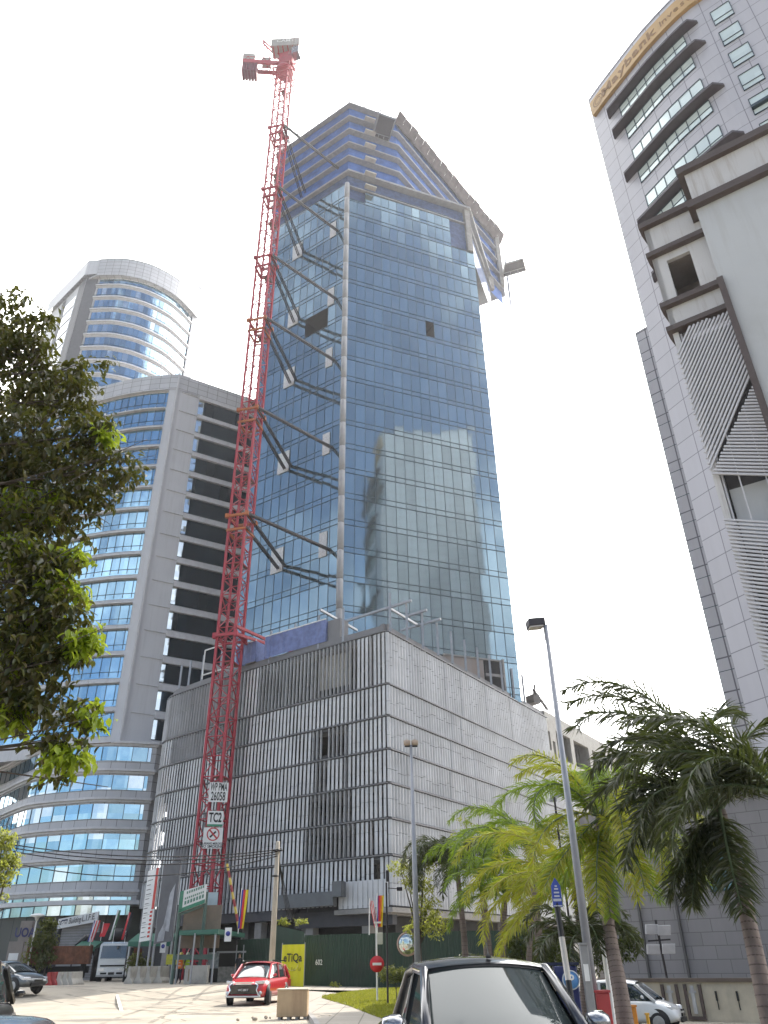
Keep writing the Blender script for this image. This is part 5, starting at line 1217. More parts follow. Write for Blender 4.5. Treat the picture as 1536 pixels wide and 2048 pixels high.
for s in (-1, 1):
    m = MB(); m.obox((.35, s * 1.235, 1.75), (1.15, 0, 0), (0, s * .02, 0), (0, 0, .85)); m.build('side_window', carglass, t, local=True)
    m = MB(); m.obox((1.88, s * .62, .85), (.06, 0, 0), (0, s * .45, 0), (0, 0, .22)); m.build('headlight', lampw, t, local=True)
    m = MB(); m.beam((1.7, s * 1.25, 2.6), (2.0, s * 1.5, 2.5), .04); m.box((2.0, s * 1.5, 2.2), (.08, .22, .6)); m.build('wing_mirror', black, t, local=True)
    for x in (1.0, -2.9, -4.1): wheel(t, x, s * 1.08, .5, .3)
m = MB(); m.obox((1.88, -1.0, 1.18), (.05, 0, 0), (0, 2.0, 0), (0, 0, .12)); m.obox((1.89, -.9, .62), (.05, 0, 0), (0, .5, 0), (0, 0, .14)); m.obox((1.89, .4, .62), (.05, 0, 0), (0, .5, 0), (0, 0, .14)); m.build('grille', black, t, local=True)
m = MB(); m.obox((1.88, -1.22, .45), (.10, 0, 0), (0, 2.44, 0), (0, 0, .12)); m.obox((1.9, -.25, .58), (.07, 0, 0), (0, .5, 0), (0, 0, .22)); m.build('bumper', mat('bumper_grey', (.35, .35, .35), .5), t, local=True)
m = MB(); m.obox((1.93, -.24, .60), (.06, 0, 0), (0, .48, 0), (0, 0, .16)); m.build('number_plate', plate, t, local=True)
m = MB(); m.obox((-.3, -1.15, 1.35), (-4.9, 0, 0), (0, 2.3, 0), (0, 0, .15))
for s in (-1, 1):
    m.obox((-.3, s * 1.18, 1.35), (-4.9, 0, 0), (0, s * .06, 0), (0, 0, 1.25))
    for k in range(9): m.obox((-.35 - k * .6, s * 1.24, 1.4), (-.10, 0, 0), (0, s * .08, 0), (0, 0, 1.2))
m.obox((-.3, -1.2, 1.35), (.07, 0, 0), (0, 2.4, 0), (0, 0, 1.5)); m.obox((-5.2, -1.2, 1.35), (.07, 0, 0), (0, 2.4, 0), (0, 0, 1.2)); m.build('tipper_bed', rust, t, local=True)
m = MB(); m.beam((1.2, -.4, .8), (-5.0, -.4, .9), .12, .25); m.beam((1.2, .4, .8), (-5.0, .4, .9), .12, .25); m.build('chassis', black, t, local=True)
# the bed is seen to the left of the cab: a second, parked tipper bed section
t2 = thing('skip_container', 'rusty ribbed steel skip left of the truck cab, behind the barriers', 'skip', tuple(PA(-20.6, 81, .85)), radians(14))
m = MB()
for s in (-1, 1):
    m.obox((-2.6, s * 1.2, 1.0), (5.0, 0, 0), (0, s * .07, 0), (0, 0, 1.35))
    for k in range(14): m.obox((-2.6 + k * .38, s * 1.27, 1.05), (.10, 0, 0), (0, s * .08, 0), (0, 0, 1.25))
m.obox((-2.6, -1.2, 1.0), (5, 0, 0), (0, 2.4, 0), (0, 0, .1)); m.obox((-2.6, -1.2, 1.0), (.06, 0, 0), (0, 2.4, 0), (0, 0, 1.35)); m.obox((2.4, -1.2, 1.0), (.06, 0, 0), (0, 2.4, 0), (0, 0, 1.45)); m.build('steel_side', rust, t2, local=True)
m = MB()
for k in range(2):
    for s in (-1, 1): m.beam((-2.2 + k * 4.2, s * .8, 0), (-2.2 + k * 4.2, s * .8, 1), .3)
m.beam((-2.5, 0, .6), (2.5, 0, .6), .5); build_each(m, 'skip_frame', black, t2, local=True)
t3 = thing('hydraulic_grab', 'black steel grab arm folded up behind the white truck cab', 'grab', tuple(PA(-18.4, 84, .5)))
m = MB(); g0 = PD(205, 1900, 84); m.beam(g0 + Vector((-.3, 0, -3)), g0 + Vector((-.4, 0, 1.2)), .5); m.beam(g0 + Vector((-.8, 0, 1.0)), g0 + Vector((2.0, 0, 1.2)), .7, .8)
for s in range(5): m.path([g0 + Vector((-1.4 + s * .2, (s - 2) * .3, 1.1)), g0 + Vector((-2.1 + s * .3, (s - 2) * .4, .4)), g0 + Vector((-1.5 + s * .3, (s - 2) * .3, -.7))], [.28, .25, .08], 6)
m.lathe([(.05, -.5), (.7, -.3), (.8, .2), (.4, .6)], 12, g0 + Vector((1.2, 0, 1.1))); m.build('grab_arm', mat('grab_black', (.015, .015, .017), .6), t3)

# ------------------------------------------------------------------ barriers
bc = mat('barrier_concrete', (.46, .44, .40), .9, dirt=(.25, .22, .19, .6), dscale=1.5); br_ = mat('barrier_red', (.34, .05, .05), .8, dirt=(.2, .06, .05, .5), dscale=2)
def jersey(px, d, mt, label, grp, h=1.0, L=1.5, rot=80):
    p = PD(px, 1965, d); t = thing('road_barrier', label, 'barrier', (p.x, p.y, gz(p.x, p.y)), radians(rot), grp); m = MB()
    pr = [(-.32, 0), (.32, 0), (.30, .12), (.14, .38), (.09, h), (-.09, h), (-.14, .38), (-.30, .12)]
    m.loft([[Vector((x, y, z)) for y, z in pr] for x in (-L / 2, L / 2)], True, True, False); m.build('barrier_block', mt, t, local=True, bevel=.02)
    if mt is bc:
        m = MB(); m.obox((L / 2 - .01, -.06, h * .55), (.03, 0, 0), (0, .12, 0), (0, 0, .12)); m.build('lifting_slot', black, t, local=True)
for i, px in enumerate((106, 116)): jersey(px, 66, br_, ('leftmost' if i == 0 else 'second') + ' red concrete barrier between the sedan and the skip', 'concrete road barriers in a row', h=.78)
for i, px in enumerate((127, 139, 149)): jersey(px, 66, bc, ('first', 'second', 'third')[i] + ' pale concrete barrier right of the red ones, left of the truck', 'concrete road barriers in a row', h=.78)
for i, px in enumerate((265, 284, 303, 324)): jersey(px, 66, bc, ('grey concrete barrier touching the front corner of the white truck', 'second grey barrier right of the white truck', 'third barrier right of the white truck, its side cream', 'widest cream barrier nearest the two workers')[i], 'concrete road barriers in a row', h=1.05)
p = PD(392, 1965, 60); tb = thing('concrete_block', 'pale square concrete block standing before the guard hut', 'block', (p.x, p.y, gz(p.x, p.y))); m = MB(); m.obox((-.75, -.3, 0), (1.5, 0, 0), (0, .6, 0), (0, 0, 1.05)); m.build('block_body', bc, tb, local=True, bevel=.03)
m = MB(); m.obox((-.5, -.31, .15), (.06, 0, 0), (0, -.01, 0), (0, 0, .7)); m.build('stain', mat('rust_stain', (.25, .18, .12), .9), tb, local=True)
p = PD(586, 2008, 29.8); tb = thing('timber_barrier', 'tan plywood faced barrier block on the kerb in front of the red SUV', 'barrier', (p.x, p.y, 0)); m = MB()
tan = mat('stained_plywood', (.50, .36, .22), .85, var=.2, scale=1.2, streak=(.25, .15, .09, .8)); m.obox((-.49, -.3, .08), (.98, 0, 0), (0, .6, 0), (0, 0, .74)); m.build('plywood_face', tan, tb, local=True, bevel=.02)
m = MB(); m.obox((-.51, -.32, .82), (1.02, 0, 0), (0, .64, 0), (0, 0, .035)); m.build('top_board', mat('pale_board', (.66, .58, .46), .8), tb, local=True)
m = MB()
for x in (-.44, -.15, .12, .38): m.obox((x, -.28, 0), (.1, 0, 0), (0, .56, 0), (0, 0, .09))
build_each(m, 'foot_block', concrete, tb, local=True)
rb = thing('rubble', 'broken kerb stones and gravel heaped beside the tan timber barrier', 'rubble', (p.x, p.y, 0)); rnd = random.Random(5); m = MB()
for i in range(26):
    a = rnd.uniform(.55, 1.6) * rnd.choice((1, 1, -1)); x, y = p.x + a, p.y + rnd.uniform(-1.2, .9); s = rnd.uniform(.03, .09)
    m.lathe([(.01, -s * .5), (s, -s * .3), (s * .8, s * .4), (.01, s * .6)], 6, (x, y, .06 + s * .2), (rnd.uniform(-.5, .5), rnd.uniform(-.5, .5), 1))
m.build('stones', mat('rubble_stone', (.36, .31, .25), .95, var=.5, scale=4), rb)

# ------------------------------------------------------------------ site hoarding, guard hut, boards
hgreen = mat('hoarding_green', (.012, .040, .022), .55, var=.3, scale=.7, dirt=(.03, .035, .025, .5), dscale=.5, streak=(.03, .05, .035, .4))
def hoarding(pts, h, label, name='site_hoarding', hb_=None):
    a0 = Vector((pts[0][0], pts[0][1], 0)); t = thing(name, label, 'fence', (a0.x, a0.y, gz(a0.x, a0.y))); m = MB()
    for k, ((ax, ay), (bx, by)) in enumerate(zip(pts, pts[1:])):
        A, B = Vector((ax, ay, 0)), Vector((bx, by, 0)); L = (B - A).length; d = (B - A) / L; n = Vector((d.y, -d.x, 0)); s = 0; i = 0
        h0, h1 = h if not hasattr(h[0], '__len__') else h[k]
        P = []
        while s < L: P.append((s, .03 if i % 2 else 0)); s += .11 if i % 4 in (0, 2) else .06; i += 1
        P.append((L, 0))
        for (s0, o0), (s1, o1) in zip(P, P[1:]):
            u, v = A + d * s0 + n * o0, A + d * s1 + n * o1; ha = h0 + (h1 - h0) * s0 / L; hbb = h0 + (h1 - h0) * s1 / L
            m.face([(u.x, u.y, gz(u.x, u.y) - .1), (v.x, v.y, gz(v.x, v.y) - .1), (v.x, v.y, hbb), (u.x, u.y, ha)])
    m.build('corrugated_sheet', hgreen, t)
    m = MB()
    for k, ((ax, ay), (bx, by)) in enumerate(zip(pts, pts[1:])):
        A, B = Vector((ax, ay, 0)), Vector((bx, by, 0)); L = (B - A).length; nn = int(L / 3)
        h0, h1 = h if not hasattr(h[0], '__len__') else h[k]
        for i in range(nn + 1):
            p = A + (B - A) * i / max(1, nn) + Vector((0, .15, 0)); m.beam(p, p + Vector((0, 0, h0 + (h1 - h0) * i / max(1, nn) - .1)), .08)
    m.build('rear_frame', steel, t); return t
H0 = PD(608, 1925, 55.5); H1 = PD(905, 1925, 56.5); H2 = PD(1110, 1925, 58)
hoarding([(H0.x, H0.y), (H1.x, H1.y), (H2.x, H2.y)], [(3.15, 3.3), (3.3, 3.3)], 'long dark green corrugated hoarding behind the lawn and the no entry sign')
H3 = PD(548, 1925, 60); hoarding([(H3.x, H3.y), (H0.x - .05, H0.y)], (3.9, 3.35), 'short dark green hoarding behind the yellow banner, its top sloping')
H4 = PD(455, 1925, 66); hoarding([(H4.x, H4.y), (H3.x - .2, H3.y + 2)], (3.2, 3.2), 'teal green site gate panel between the guard hut and the concrete pole', 'site_gate')
for (px, py, s, lab) in ((638, 1925, .5, 'small white stencilled number on the long green hoarding'),):
    c = PL(px, py, H0, degrees(atan2((H1 - H0).x, (H1 - H0).y))); tt = text('602', .42, white_paint, c + Vector((0, -.08, 0)), (H1 - H0), (0, 0, 1), 'stencilled_number', None, bold=.01, xs=.7); tag(tt, lab, 'number')
# yellow banner
yb = mat('banner_yellow', (.62, .58, .015), .7, var=.08, bump=.3, bscale=2); a = PD(562, 1945, 54.6); b2 = PD(608, 1945, 53.8); zt1 = EYE + te_ if False else PD(585, 1889, 54.2).z; zb1 = PD(585, 1976, 54.2).z
bt = thing('advertising_banner', 'yellow banner lettered eTiQa on the green hoarding beside the red SUV', 'banner', (a.x, a.y, zb1)); d = Vector((b2.x - a.x, b2.y - a.y, 0)); m = MB()
n_ = Vector((d.y, -d.x, 0)).normalized(); k = 10
m.wall([Vector((a.x, a.y, 0)) + d * i / k + n_ * .03 * sin(i * 2.1) for i in range(k + 1)], zb1, zt1); m.build('banner_sheet', yb, bt)
for pp_ in (a, b2): m = MB(); m.tube((pp_.x, pp_.y + .05, gz(a.x, a.y)), (pp_.x, pp_.y + .05, zt1 + .1), .03); m.build('banner_pole', steel, bt)
cc = Vector((a.x, a.y, 0)) + d * .5 + n_ * .05; wdb = d.length
text('eTiQa', .62, ink, cc + Vector((0, 0, zt1 - .72)), d, (0, 0, 1), 'lettering', bt, bold=.012, xs=wdb / 1.95); text('& Takaful', .27, mat('olive_ink', (.2, .19, .02), .7), cc + Vector((.12, 0, zb1 + .95)), d, (0, 0, 1), 'lettering', bt, xs=wdb / 1.75)
m = MB(); dn = d.normalized()
for i in range(12):
    t0, t1 = pi + pi * i / 12, pi + pi * (i + 1) / 12; m.beam(cc + Vector((0, 0, zt1 - 1.05)) + dn * cos(t0) * .4 + Vector((0, 0, sin(t0) * .32)), cc + Vector((0, 0, zt1 - 1.05)) + dn * cos(t1) * .4 + Vector((0, 0, sin(t1) * .32)), .05, .02)
m.build('smile_mark', mat('banner_pale', (.7, .66, .2), .7), bt)
m = MB(); m.obox(cc - dn * wdb * .48 + Vector((0, 0, zb1 + .02)) + n_ * .01, dn * wdb * .45, n_ * .02, (0, 0, .45)); m.build('red_corner', mat('banner_red', (.55, .06, .04), .7), bt)

# guard hut with green canopy
gh = thing('guard_hut', 'green roofed site guard hut with a white signboard above, left of the red SUV', 'hut', tuple(PD(430, 1975, 62)))
gcan = mat('canopy_green', (.03, .13, .09), .5, var=.15)
def P62(x, y, d=62): return PD(x, y, d)
a = P62(357, 1875, 60); b2 = P62(437, 1858, 58); c = P62(490, 1868, 66); e = P62(410, 1878, 68)
zc = P62(437, 1858, 58).z; m = MB(); m.idx([Vector((q.x, q.y, zc + dz)) for dz in (0, -.28) for q in (a, b2, c, e)], [(0, 3, 2, 1), (4, 5, 6, 7), (0, 1, 5, 4), (1, 2, 6, 5), (2, 3, 7, 6), (3, 0, 4, 7)]); m.build('canopy', gcan, gh)
for q in (a + (b2 - a) * .42, b2 + Vector((-.2, .2, 0)), c + Vector((-.2, -.2, 0)), a + Vector((.1, .1, 0))): m = MB(); m.tube((q.x, q.y, gz(q.x, q.y)), (q.x, q.y, zc - .2), .06); m.build('canopy_post', steel, gh)
dark = mat('hut_dark', (.03, .028, .025), .8); m = MB(); q0_ = P62(415, 1930, 65); q1_ = P62(470, 1930, 65); m.obox(Vector((q0_.x, q0_.y, .3)), Vector((q1_.x - q0_.x, q1_.y - q0_.y, 0)), (0, 2.0, 0), (0, 0, zc - .7)); m.build('hut_wall', dark, gh)
m = MB(); m.obox(Vector((q0_.x + .8, q0_.y - .06, .5)), (1.6, 0, 0), (0, .04, 0), (0, 0, 1.0)); build_each(m, 'hut_counter', mat('counter_grey', (.3, .28, .25), .8, var=.4, scale=5), gh); m = MB(); m.obox(Vector((q0_.x + .05, q0_.y - .1, 1.4)), (.75, 0, 0), (0, .04, 0), (0, 0, 1.0)); m.build('notice_board', mat('notice_grey', (.30, .33, .34), .7, var=.5, scale=6), gh)
m = MB()
for x in (2.0, 2.5): m.obox(Vector((q0_.x + x, q0_.y - .08, .45)), (.07, 0, 0), (0, .04, 0), (0, 0, 2.4))
m.obox(Vector((q0_.x + .6, q0_.y - .09, 2.35)), (2.6, 0, 0), (0, .04, 0), (0, 0, .12)); build_each(m, 'door_frame', steel, gh)
# left side portal with the signboard
zz1 = P62(411, 1768, 60); pl_ = P62(357, 1823, 60); pr_ = P62(411, 1790, 60)
sg_ = thing('gate_signboard', 'white and green site signboard with rows of small text above the green gate', 'sign', (pl_.x, pl_.y, 3)); dgb = Vector((pr_.x - pl_.x, pr_.y - pl_.y, 0)); 
zl0, zl1 = P62(357, 1826, 60).z, P62(357, 1783, 60).z
zr0, zr1 = P62(411, 1806, 60).z, P62(411, 1768, 60).z
m = MB(); m.idx([Vector((pl_.x, pl_.y, zl0)), Vector((pr_.x, pr_.y, zr0)), Vector((pr_.x, pr_.y, zr1)), Vector((pl_.x, pl_.y, zl1))] + [Vector((pl_.x, pl_.y + .15, zl0)), Vector((pr_.x, pr_.y + .15, zr0)), Vector((pr_.x, pr_.y + .15, zr1)), Vector((pl_.x, pl_.y + .15, zl1))], [(0, 1, 2, 3), (7, 6, 5, 4), (0, 4, 5, 1), (3, 2, 6, 7), (0, 3, 7, 4), (1, 5, 6, 2)]); m.build('sign_face', bw, sg_)
sgn = mat('sign_green_band', (.05, .22, .14), .6)
up_ = Vector((0, 0, 1)); L_ = Vector((pr_.x - pl_.x, pr_.y - pl_.y, zr0 - zl0)); m = MB(); m.obox(Vector((pl_.x, pl_.y - .02, zl0)), L_, (0, .01, 0), (0, 0, .24)); m.obox(Vector((pl_.x, pl_.y - .02, zl0)), L_ * .13, (0, .01, 0), (0, 0, zl1 - zl0)); m.build('green_band', sgn, sg_)
m = MB()
for r_, (n2, hh, u0, u1) in enumerate(((8, .16, .25, .95), (10, .12, .2, .95), (7, .22, .2, .98))):
    for i in range(n2):
        u = u0 + (u1 - u0) * i / n2; q = Vector((pl_.x, pl_.y - .03, zl0)) + L_ * u + up_ * (.95 - r_ * .30) * ((zl1 - zl0) / 1.25); m.obox(q, L_.normalized() * (L_.length * (u1 - u0) / n2 * .62), (0, .01, 0), (0, 0, hh))
m.build('faded_lettering', mat('faded_green_text', (.12, .25, .2), .7), sg_)
gp_ = thing('site_portal', 'grey green steel portal under the gate signboard', 'gate', (pl_.x, pl_.y, .5)); m = MB()
for q in (pl_, pr_): m.tube((q.x, q.y + .3, gz(q.x, q.y)), (q.x, q.y + .3, zl1), .12)
m.beam((pl_.x, pl_.y + .3, zl0 - 2.6), (pr_.x + 1, pr_.y + .3, zl0 - 2.6), .3); m.beam((pl_.x, pl_.y + .3, zl0 - .1), (pr_.x, pr_.y + .3, zr0 - .1), .14); m.build('portal_frame', mat('portal_green', (.08, .13, .11), .6), gp_)
m = MB(); m.obox((pl_.x + .1, pl_.y + 1.2, 2.6), (2.6, 0, 0), (0, .1, 0), (0, 0, 2.6)); m.build('brown_panel', mat('brown_panel', (.22, .17, .13), .8), gp_)
# tall banners
def tall(label, corners, d, mt, extra=None, name='tall_banner'):
    (x0, y0), (x1, y1), (x2, y2), (x3, y3) = corners       # bl, br, tr, tl
    P = [PD(x0, y0, d), PD(x1, y1, d - 1.2), PD(x2, y2, d - 1.2), PD(x3, y3, d)]
    P[3] = Vector((P[0].x, P[0].y, P[3].z)); P[2] = Vector((P[1].x, P[1].y, P[2].z))
    t = thing(name, label, 'banner', (P[0].x, P[0].y, P[0].z)); m = MB(); o = Vector((.02, .12, 0)); m.idx(P + [q + o for q in P], [(0, 1, 2, 3), (7, 6, 5, 4), (0, 4, 5, 1), (3, 2, 6, 7), (0, 3, 7, 4), (1, 5, 6, 2)]); m.build('banner_sheet', mt, t)
    for q in (0, 1): m = MB(); m.tube((P[q].x, P[q].y + .2, gz(P[q].x, P[q].y)), (P[q].x, P[q].y + .2, P[3 - q].z), .08); m.build('banner_post', steel, t)
    return t, P
t, P = tall('tall white banner with rows of text and a red right edge beside the green gate', ((278, 1884), (300, 1880), (317, 1735), (296, 1742)), 70, bw)
def bil(P, u, v): return (P[0] * (1 - u) + P[1] * u) * (1 - v) + (P[3] * (1 - u) + P[2] * u) * v + Vector((0, -.03, 0))
m = MB(); m.face([bil(P, .76, .42), bil(P, 1, .42), bil(P, 1, 1), bil(P, .76, 1)]); 
for k in range(7): m.face([bil(P, .68, .04 + k * .055), bil(P, .9, .04 + k * .055), bil(P, .9, .07 + k * .055), bil(P, .68, .07 + k * .055)])
m.build('red_stripe', mat('banner_stripe_red', (.50, .05, .04), .7), t); m = MB()
for k in range(14): 
    v = .05 + k * .066
    m.face([bil(P, .08, v), bil(P, .3 + .3 * random.random(), v), bil(P, .3 + .3 * random.random(), v + .012), bil(P, .08, v + .012)])
    if k in (2, 4, 6, 8): m.face([bil(P, 0, v + .04), bil(P, .66, v + .04), bil(P, .66, v + .044), bil(P, 0, v + .044)])
m.build('small_text_row', mat('text_grey', (.2, .2, .2), .8), t)
t, P = tall('tall dark grey banner with a pale picture of a tower, beside the white one', ((308, 1888), (343, 1882), (357, 1722), (328, 1730)), 68, mat('banner_grey', (.13, .13, .14), .7))
m = MB(); m.face([bil(P, .15, .02), bil(P, .55, .02), bil(P, .6, .3), bil(P, .2, .12)]); m.face([bil(P, .40, .15), bil(P, .78, .12), bil(P, .86, .72), bil(P, .6, .6)]); m.build('printed_tower', mat('print_pale', (.42, .43, .46), .7, var=.4, scale=1.2), t)
# shop front of the left building: shutter, sign, totem, awnings
sh_ = thing('roller_shutter', 'grey roller shutter under the Building LIFE sign', 'shutter', tuple(PD(150, 1950, 92))); A = PD(112, 1900, 92); B = PD(192, 1900, 90); zt2 = PD(150, 1845, 91).z
m = MB(); k = 22; dz = (zt2 - .3) / k
for i in range(k): m.obox(Vector((A.x, A.y, .3 + dz * i)), Vector((B.x - A.x, B.y - A.y, 0)), (0, .12, 0), (0, 0, dz * .86))
m.build('shutter_slat', mat('shutter_grey', (.24, .24, .25), .5), sh_); m = MB(); m.tube((A.x, A.y, .3), (A.x, A.y, zt2), .25); m.build('shutter_post', mat('dark_frame', (.03, .03, .03), .6), sh_)
dAB = Vector((B.x - A.x, B.y - A.y, 0)); ls = thing('fascia_sign', 'white Building LIFE fascia sign above the roller shutter', 'sign', (A.x, A.y, zt2))
o0 = PD(113, 1862, 91.2); o1 = PD(193, 1850, 89.4); zA, zB_ = PD(113, 1858, 91.2).z, PD(193, 1843, 89.4).z; zC, zD = PD(113, 1838, 91.2).z, PD(193, 1823, 89.4).z
m = MB(); m.idx([Vector((o0.x, o0.y, zA)), Vector((o1.x, o1.y, zB_)), Vector((o1.x, o1.y, zD)), Vector((o0.x, o0.y, zC)), Vector((o0.x, o0.y + .3, zA)), Vector((o1.x, o1.y + .3, zB_)), Vector((o1.x, o1.y + .3, zD)), Vector((o0.x, o0.y + .3, zC))], [(0, 1, 2, 3), (7, 6, 5, 4), (0, 4, 5, 1), (3, 2, 6, 7), (0, 3, 7, 4), (1, 5, 6, 2)]); m.build('sign_face', bw, ls)
ex = Vector((o1.x - o0.x, o1.y - o0.y, zB_ - zA)); L_ = ex.length; hS = zC - zA; m = MB(); m.obox(Vector((o0.x, o0.y - .03, zA + .3)) + ex * .04, ex * .20, (0, .01, 0), (0, 0, hS - .45)); m.build('dark_logo_panel', mat('navy_panel', (.03, .04, .09), .6), ls)
q = Vector((o0.x, o0.y - .06, zA + hS * .55)); text('Team', .6, white_paint, q + ex * .14, ex, (0, 0, 1), 'lettering', ls, xs=.62, bold=.02); text('Building', .72, ink, q + ex * .43, ex, (0, 0, 1), 'lettering', ls, xs=.56, shear=.2); text('L.I.F.E.', .78, ink, q + ex * .78, ex, (0, 0, 1), 'lettering', ls, xs=.7)
tt = thing('totem_sign', 'tall grey totem sign lettered UOA with dark tenant panels', 'sign', tuple(PD(38, 1950, 84))); a = PD(14, 1905, 84); b2 = PD(52, 1905, 83.4); zt3 = PD(38, 1842, 84).z
ex = Vector((b2.x - a.x, b2.y - a.y, 0)); m = MB(); m.obox(Vector((a.x, a.y, .3)), ex * .78, (0, .5, 0), (0, 0, zt3 - 1.9)); m.obox(Vector((a.x, a.y + .1, .3)) + ex * .4, ex * .62, (0, .5, 0), (0, 0, zt3 - .3)); m.build('totem_body', mat('totem_taupe', (.24, .21, .19), .6), tt)
text('UOA', 1.0, mat('navy_letter', (.03, .03, .12), .5), Vector((a.x, a.y + .05, zt3 - .95)) + ex * .72, ex, (0, 0, 1), 'lettering', tt, bold=.03, xs=.8)
m = MB()
for k, c_ in enumerate((0, 1, 0, 1, 0)): 
    if c_: m.obox(Vector((a.x, a.y - .03, zt3 - 2.5 - k * .72)) + ex * .12, ex * .5, (0, .02, 0), (0, 0, -.55))
m.build('tenant_panel', mat('teal_panel', (.03, .10, .10), .5), tt); m = MB()
for k in (0, 2, 4): m.obox(Vector((a.x, a.y - .03, zt3 - 2.5 - k * .72)) + ex * .12, ex * .5, (0, .02, 0), (0, 0, -.55))
m.build('pale_panel', bw, tt)
for lab, (x0, y0, x1, y1), d in (('small green awning over the skip', (146, 1903, 190, 1895), 82), ('green awning behind the white truck cab, under the white banner', (255, 1893, 340, 1880), 74)):
    a, b2 = PD(x0, y0, d), PD(x1, y1, d); aw_ = thing('green_awning', lab, 'awning', tuple(a), 0, 'green awnings beside the truck'); m = MB(); m.idx([a, Vector((b2.x, b2.y, a.z)), Vector((b2.x, b2.y + 2.5, a.z + .7)), Vector((a.x, a.y + 2.5, a.z + .7)), a + Vector((0, 0, .35)), Vector((b2.x, b2.y, a.z + .35)), Vector((b2.x, b2.y + 2.5, a.z + 1.0)), Vector((a.x, a.y + 2.5, a.z + 1.0))], [(0, 3, 2, 1), (4, 5, 6, 7), (0, 1, 5, 4), (1, 2, 6, 5), (2, 3, 7, 6), (3, 0, 4, 7)]); m.build('awning_sheet', gcan, aw_)
    for q in (a, b2): m = MB(); m.tube((q.x, q.y + .1, gz(q.x, q.y)), (q.x, q.y + .1, a.z), .06); m.build('awning_post', dark_steel, aw_)
ys = thing('warning_board', 'small yellow board on a post beside the two workers', 'sign', tuple(PD(344, 1975, 64))); a = PD(344, 1920, 64); m = MB(); m.obox(Vector((a.x - .42, a.y, PD(344, 1929, 64).z)), (.84, 0, 0), (0, .05, 0), (0, 0, .62)); m.build('board', mat('warn_yellow', (.5, .48, .04), .7, var=.3, scale=9), ys); m = MB(); m.tube((a.x, a.y + .1, .4), (a.x, a.y + .1, 2.0), .04); m.build('post', steel, ys)
for px, py, lab in ((456, 1869, 'small white board with a blue emblem at the corner of the guard hut roof'), (326, 1894, 'small white board with a blue mark hung from the awning')):
    a = PD(px, py, 58 if px > 400 else 72); s = .55; o = thing('small_board', lab, 'sign', tuple(a)); m = MB(); m.obox(a + Vector((-.22, 0, -.4)), (.44, 0, 0), (0, .04, 0), (0, 0, .8)); m.build('board', bw, o); m = MB(); m.lathe([(.01, 0), (.15, 0), (.15, .02)], 10, a + Vector((0, -.005, .05)), (0, -1, 0)); m.build('emblem', mat('emblem_blue', (.03, .05, .3), .5), o)
wc = thing('site_camera_board', 'pale blue square board with a dark dot beside the red mast', 'board', tuple(PD(424, 1797, 62))); a = PD(424, 1797, 62); m = MB(); m.obox(a + Vector((-.4, 0, -.5)), (.8, 0, 0), (0, .05, 0), (0, 0, .9)); m.build('board', mat('pale_blue', (.45, .55, .6), .6), wc); m = MB(); m.tube(a + Vector((0, .1, 0)), (a.x, a.y + .1, 3), .05); m.build('post', steel, wc)

# ------------------------------------------------------------------ lamps, poles, signs
def street_lamp(px, pytop, d, label, kind, h_r=.10):
    b_ = PD(px, pytop, d); base_ = Vector((b_.x, b_.y, gz(b_.x, b_.y))); H = b_.z; t = thing('street_lamp', label, 'street lamp', tuple(base_), 0, None)
    m = MB(); m.path([base_, base_ + Vector((0, 0, H * .5)), base_ + Vector((0, 0, H))], [h_r * 1.15, h_r * .9, h_r * .55], 10); m.build('pole', mat('pole_grey', (.30, .31, .34), .5, .3), t)
    top = base_ + Vector((0, 0, H))
    if kind == 'box':
        q = MB(); q.obox(top + Vector((-.42, -.1, -.02)), (.42, .05, .05), (-.03, .32, 0), (0, 0, .20)); q.build('lamp_head', mat('lamp_black', (.03, .025, .03), .5), t, bevel=.02)
        q = MB(); q.obox(top + Vector((-.40, -.08, -.05)), (.34, .04, .045), (-.02, .26, 0), (0, 0, .03)); q.build('lamp_glass', mat('lamp_glass', (.5, .47, .45), .3), t)
        q = MB(); q.beam(top + Vector((0, .05, -.35)), top + Vector((0, .05, .05)), .09); q.build('bracket', steel, t)
    return t, top
t, top = street_lamp(1090, 1242, 18.0, 'tall grey street lamp with a black box head, between the tower and the palms', 'box', .085)
t, top = street_lamp(822, 1490, 30.0, 'slim grey lamp post before the podium corner with twin round lamps on top', 'x', .10)
m = MB()
for s in (-.15, .15): m.lathe([(.02, -.02), (.13, 0), (.14, .16), (.05, .2)], 10, top + Vector((s, 0, .0)))
m.build('twin_lamp', mat('lamp_rust', (.42, .33, .26), .6), t)
m = MB(); m.beam(top + Vector((-.25, 0, -.05)), top + Vector((.25, 0, -.05)), .05); m.build('bracket', dark_steel, t)
p = PD(75, 1832, 80); t = thing('garden_lamp', 'white mushroom topped lamp by the totem sign', 'lamp', (p.x, p.y, .4)); m = MB(); m.tube((p.x, p.y, .4), (p.x, p.y, p.z), .07); m.build('pole', white_paint, t); m = MB(); m.lathe([(.12, -.35), (.2, -.1), (.65, 0), (.5, .12), (.1, .2)], 14, p); m.build('lamp_shade', white_paint, t)
p = PD(1116, 1594, 26); t = thing('security_camera', 'small cameras on a slim post left of the tall lamp', 'camera', (p.x, p.y, -.3)); m = MB(); m.tube((p.x - .12, p.y, -.3), (p.x - .12, p.y, p.z), .035, n=6); m.build('pole', dark_steel, t)
m = MB(); m.obox(p + Vector((-.2, 0, -.02)), (.45, .1, .08), (0, .12, 0), (0, 0, .1)); m.obox(p + Vector((-.25, 0, -.12)), (.2, 0, 0), (0, .14, 0), (0, 0, .1)); m.build('camera_body', mat('cam_grey', (.3, .3, .33), .4), t)
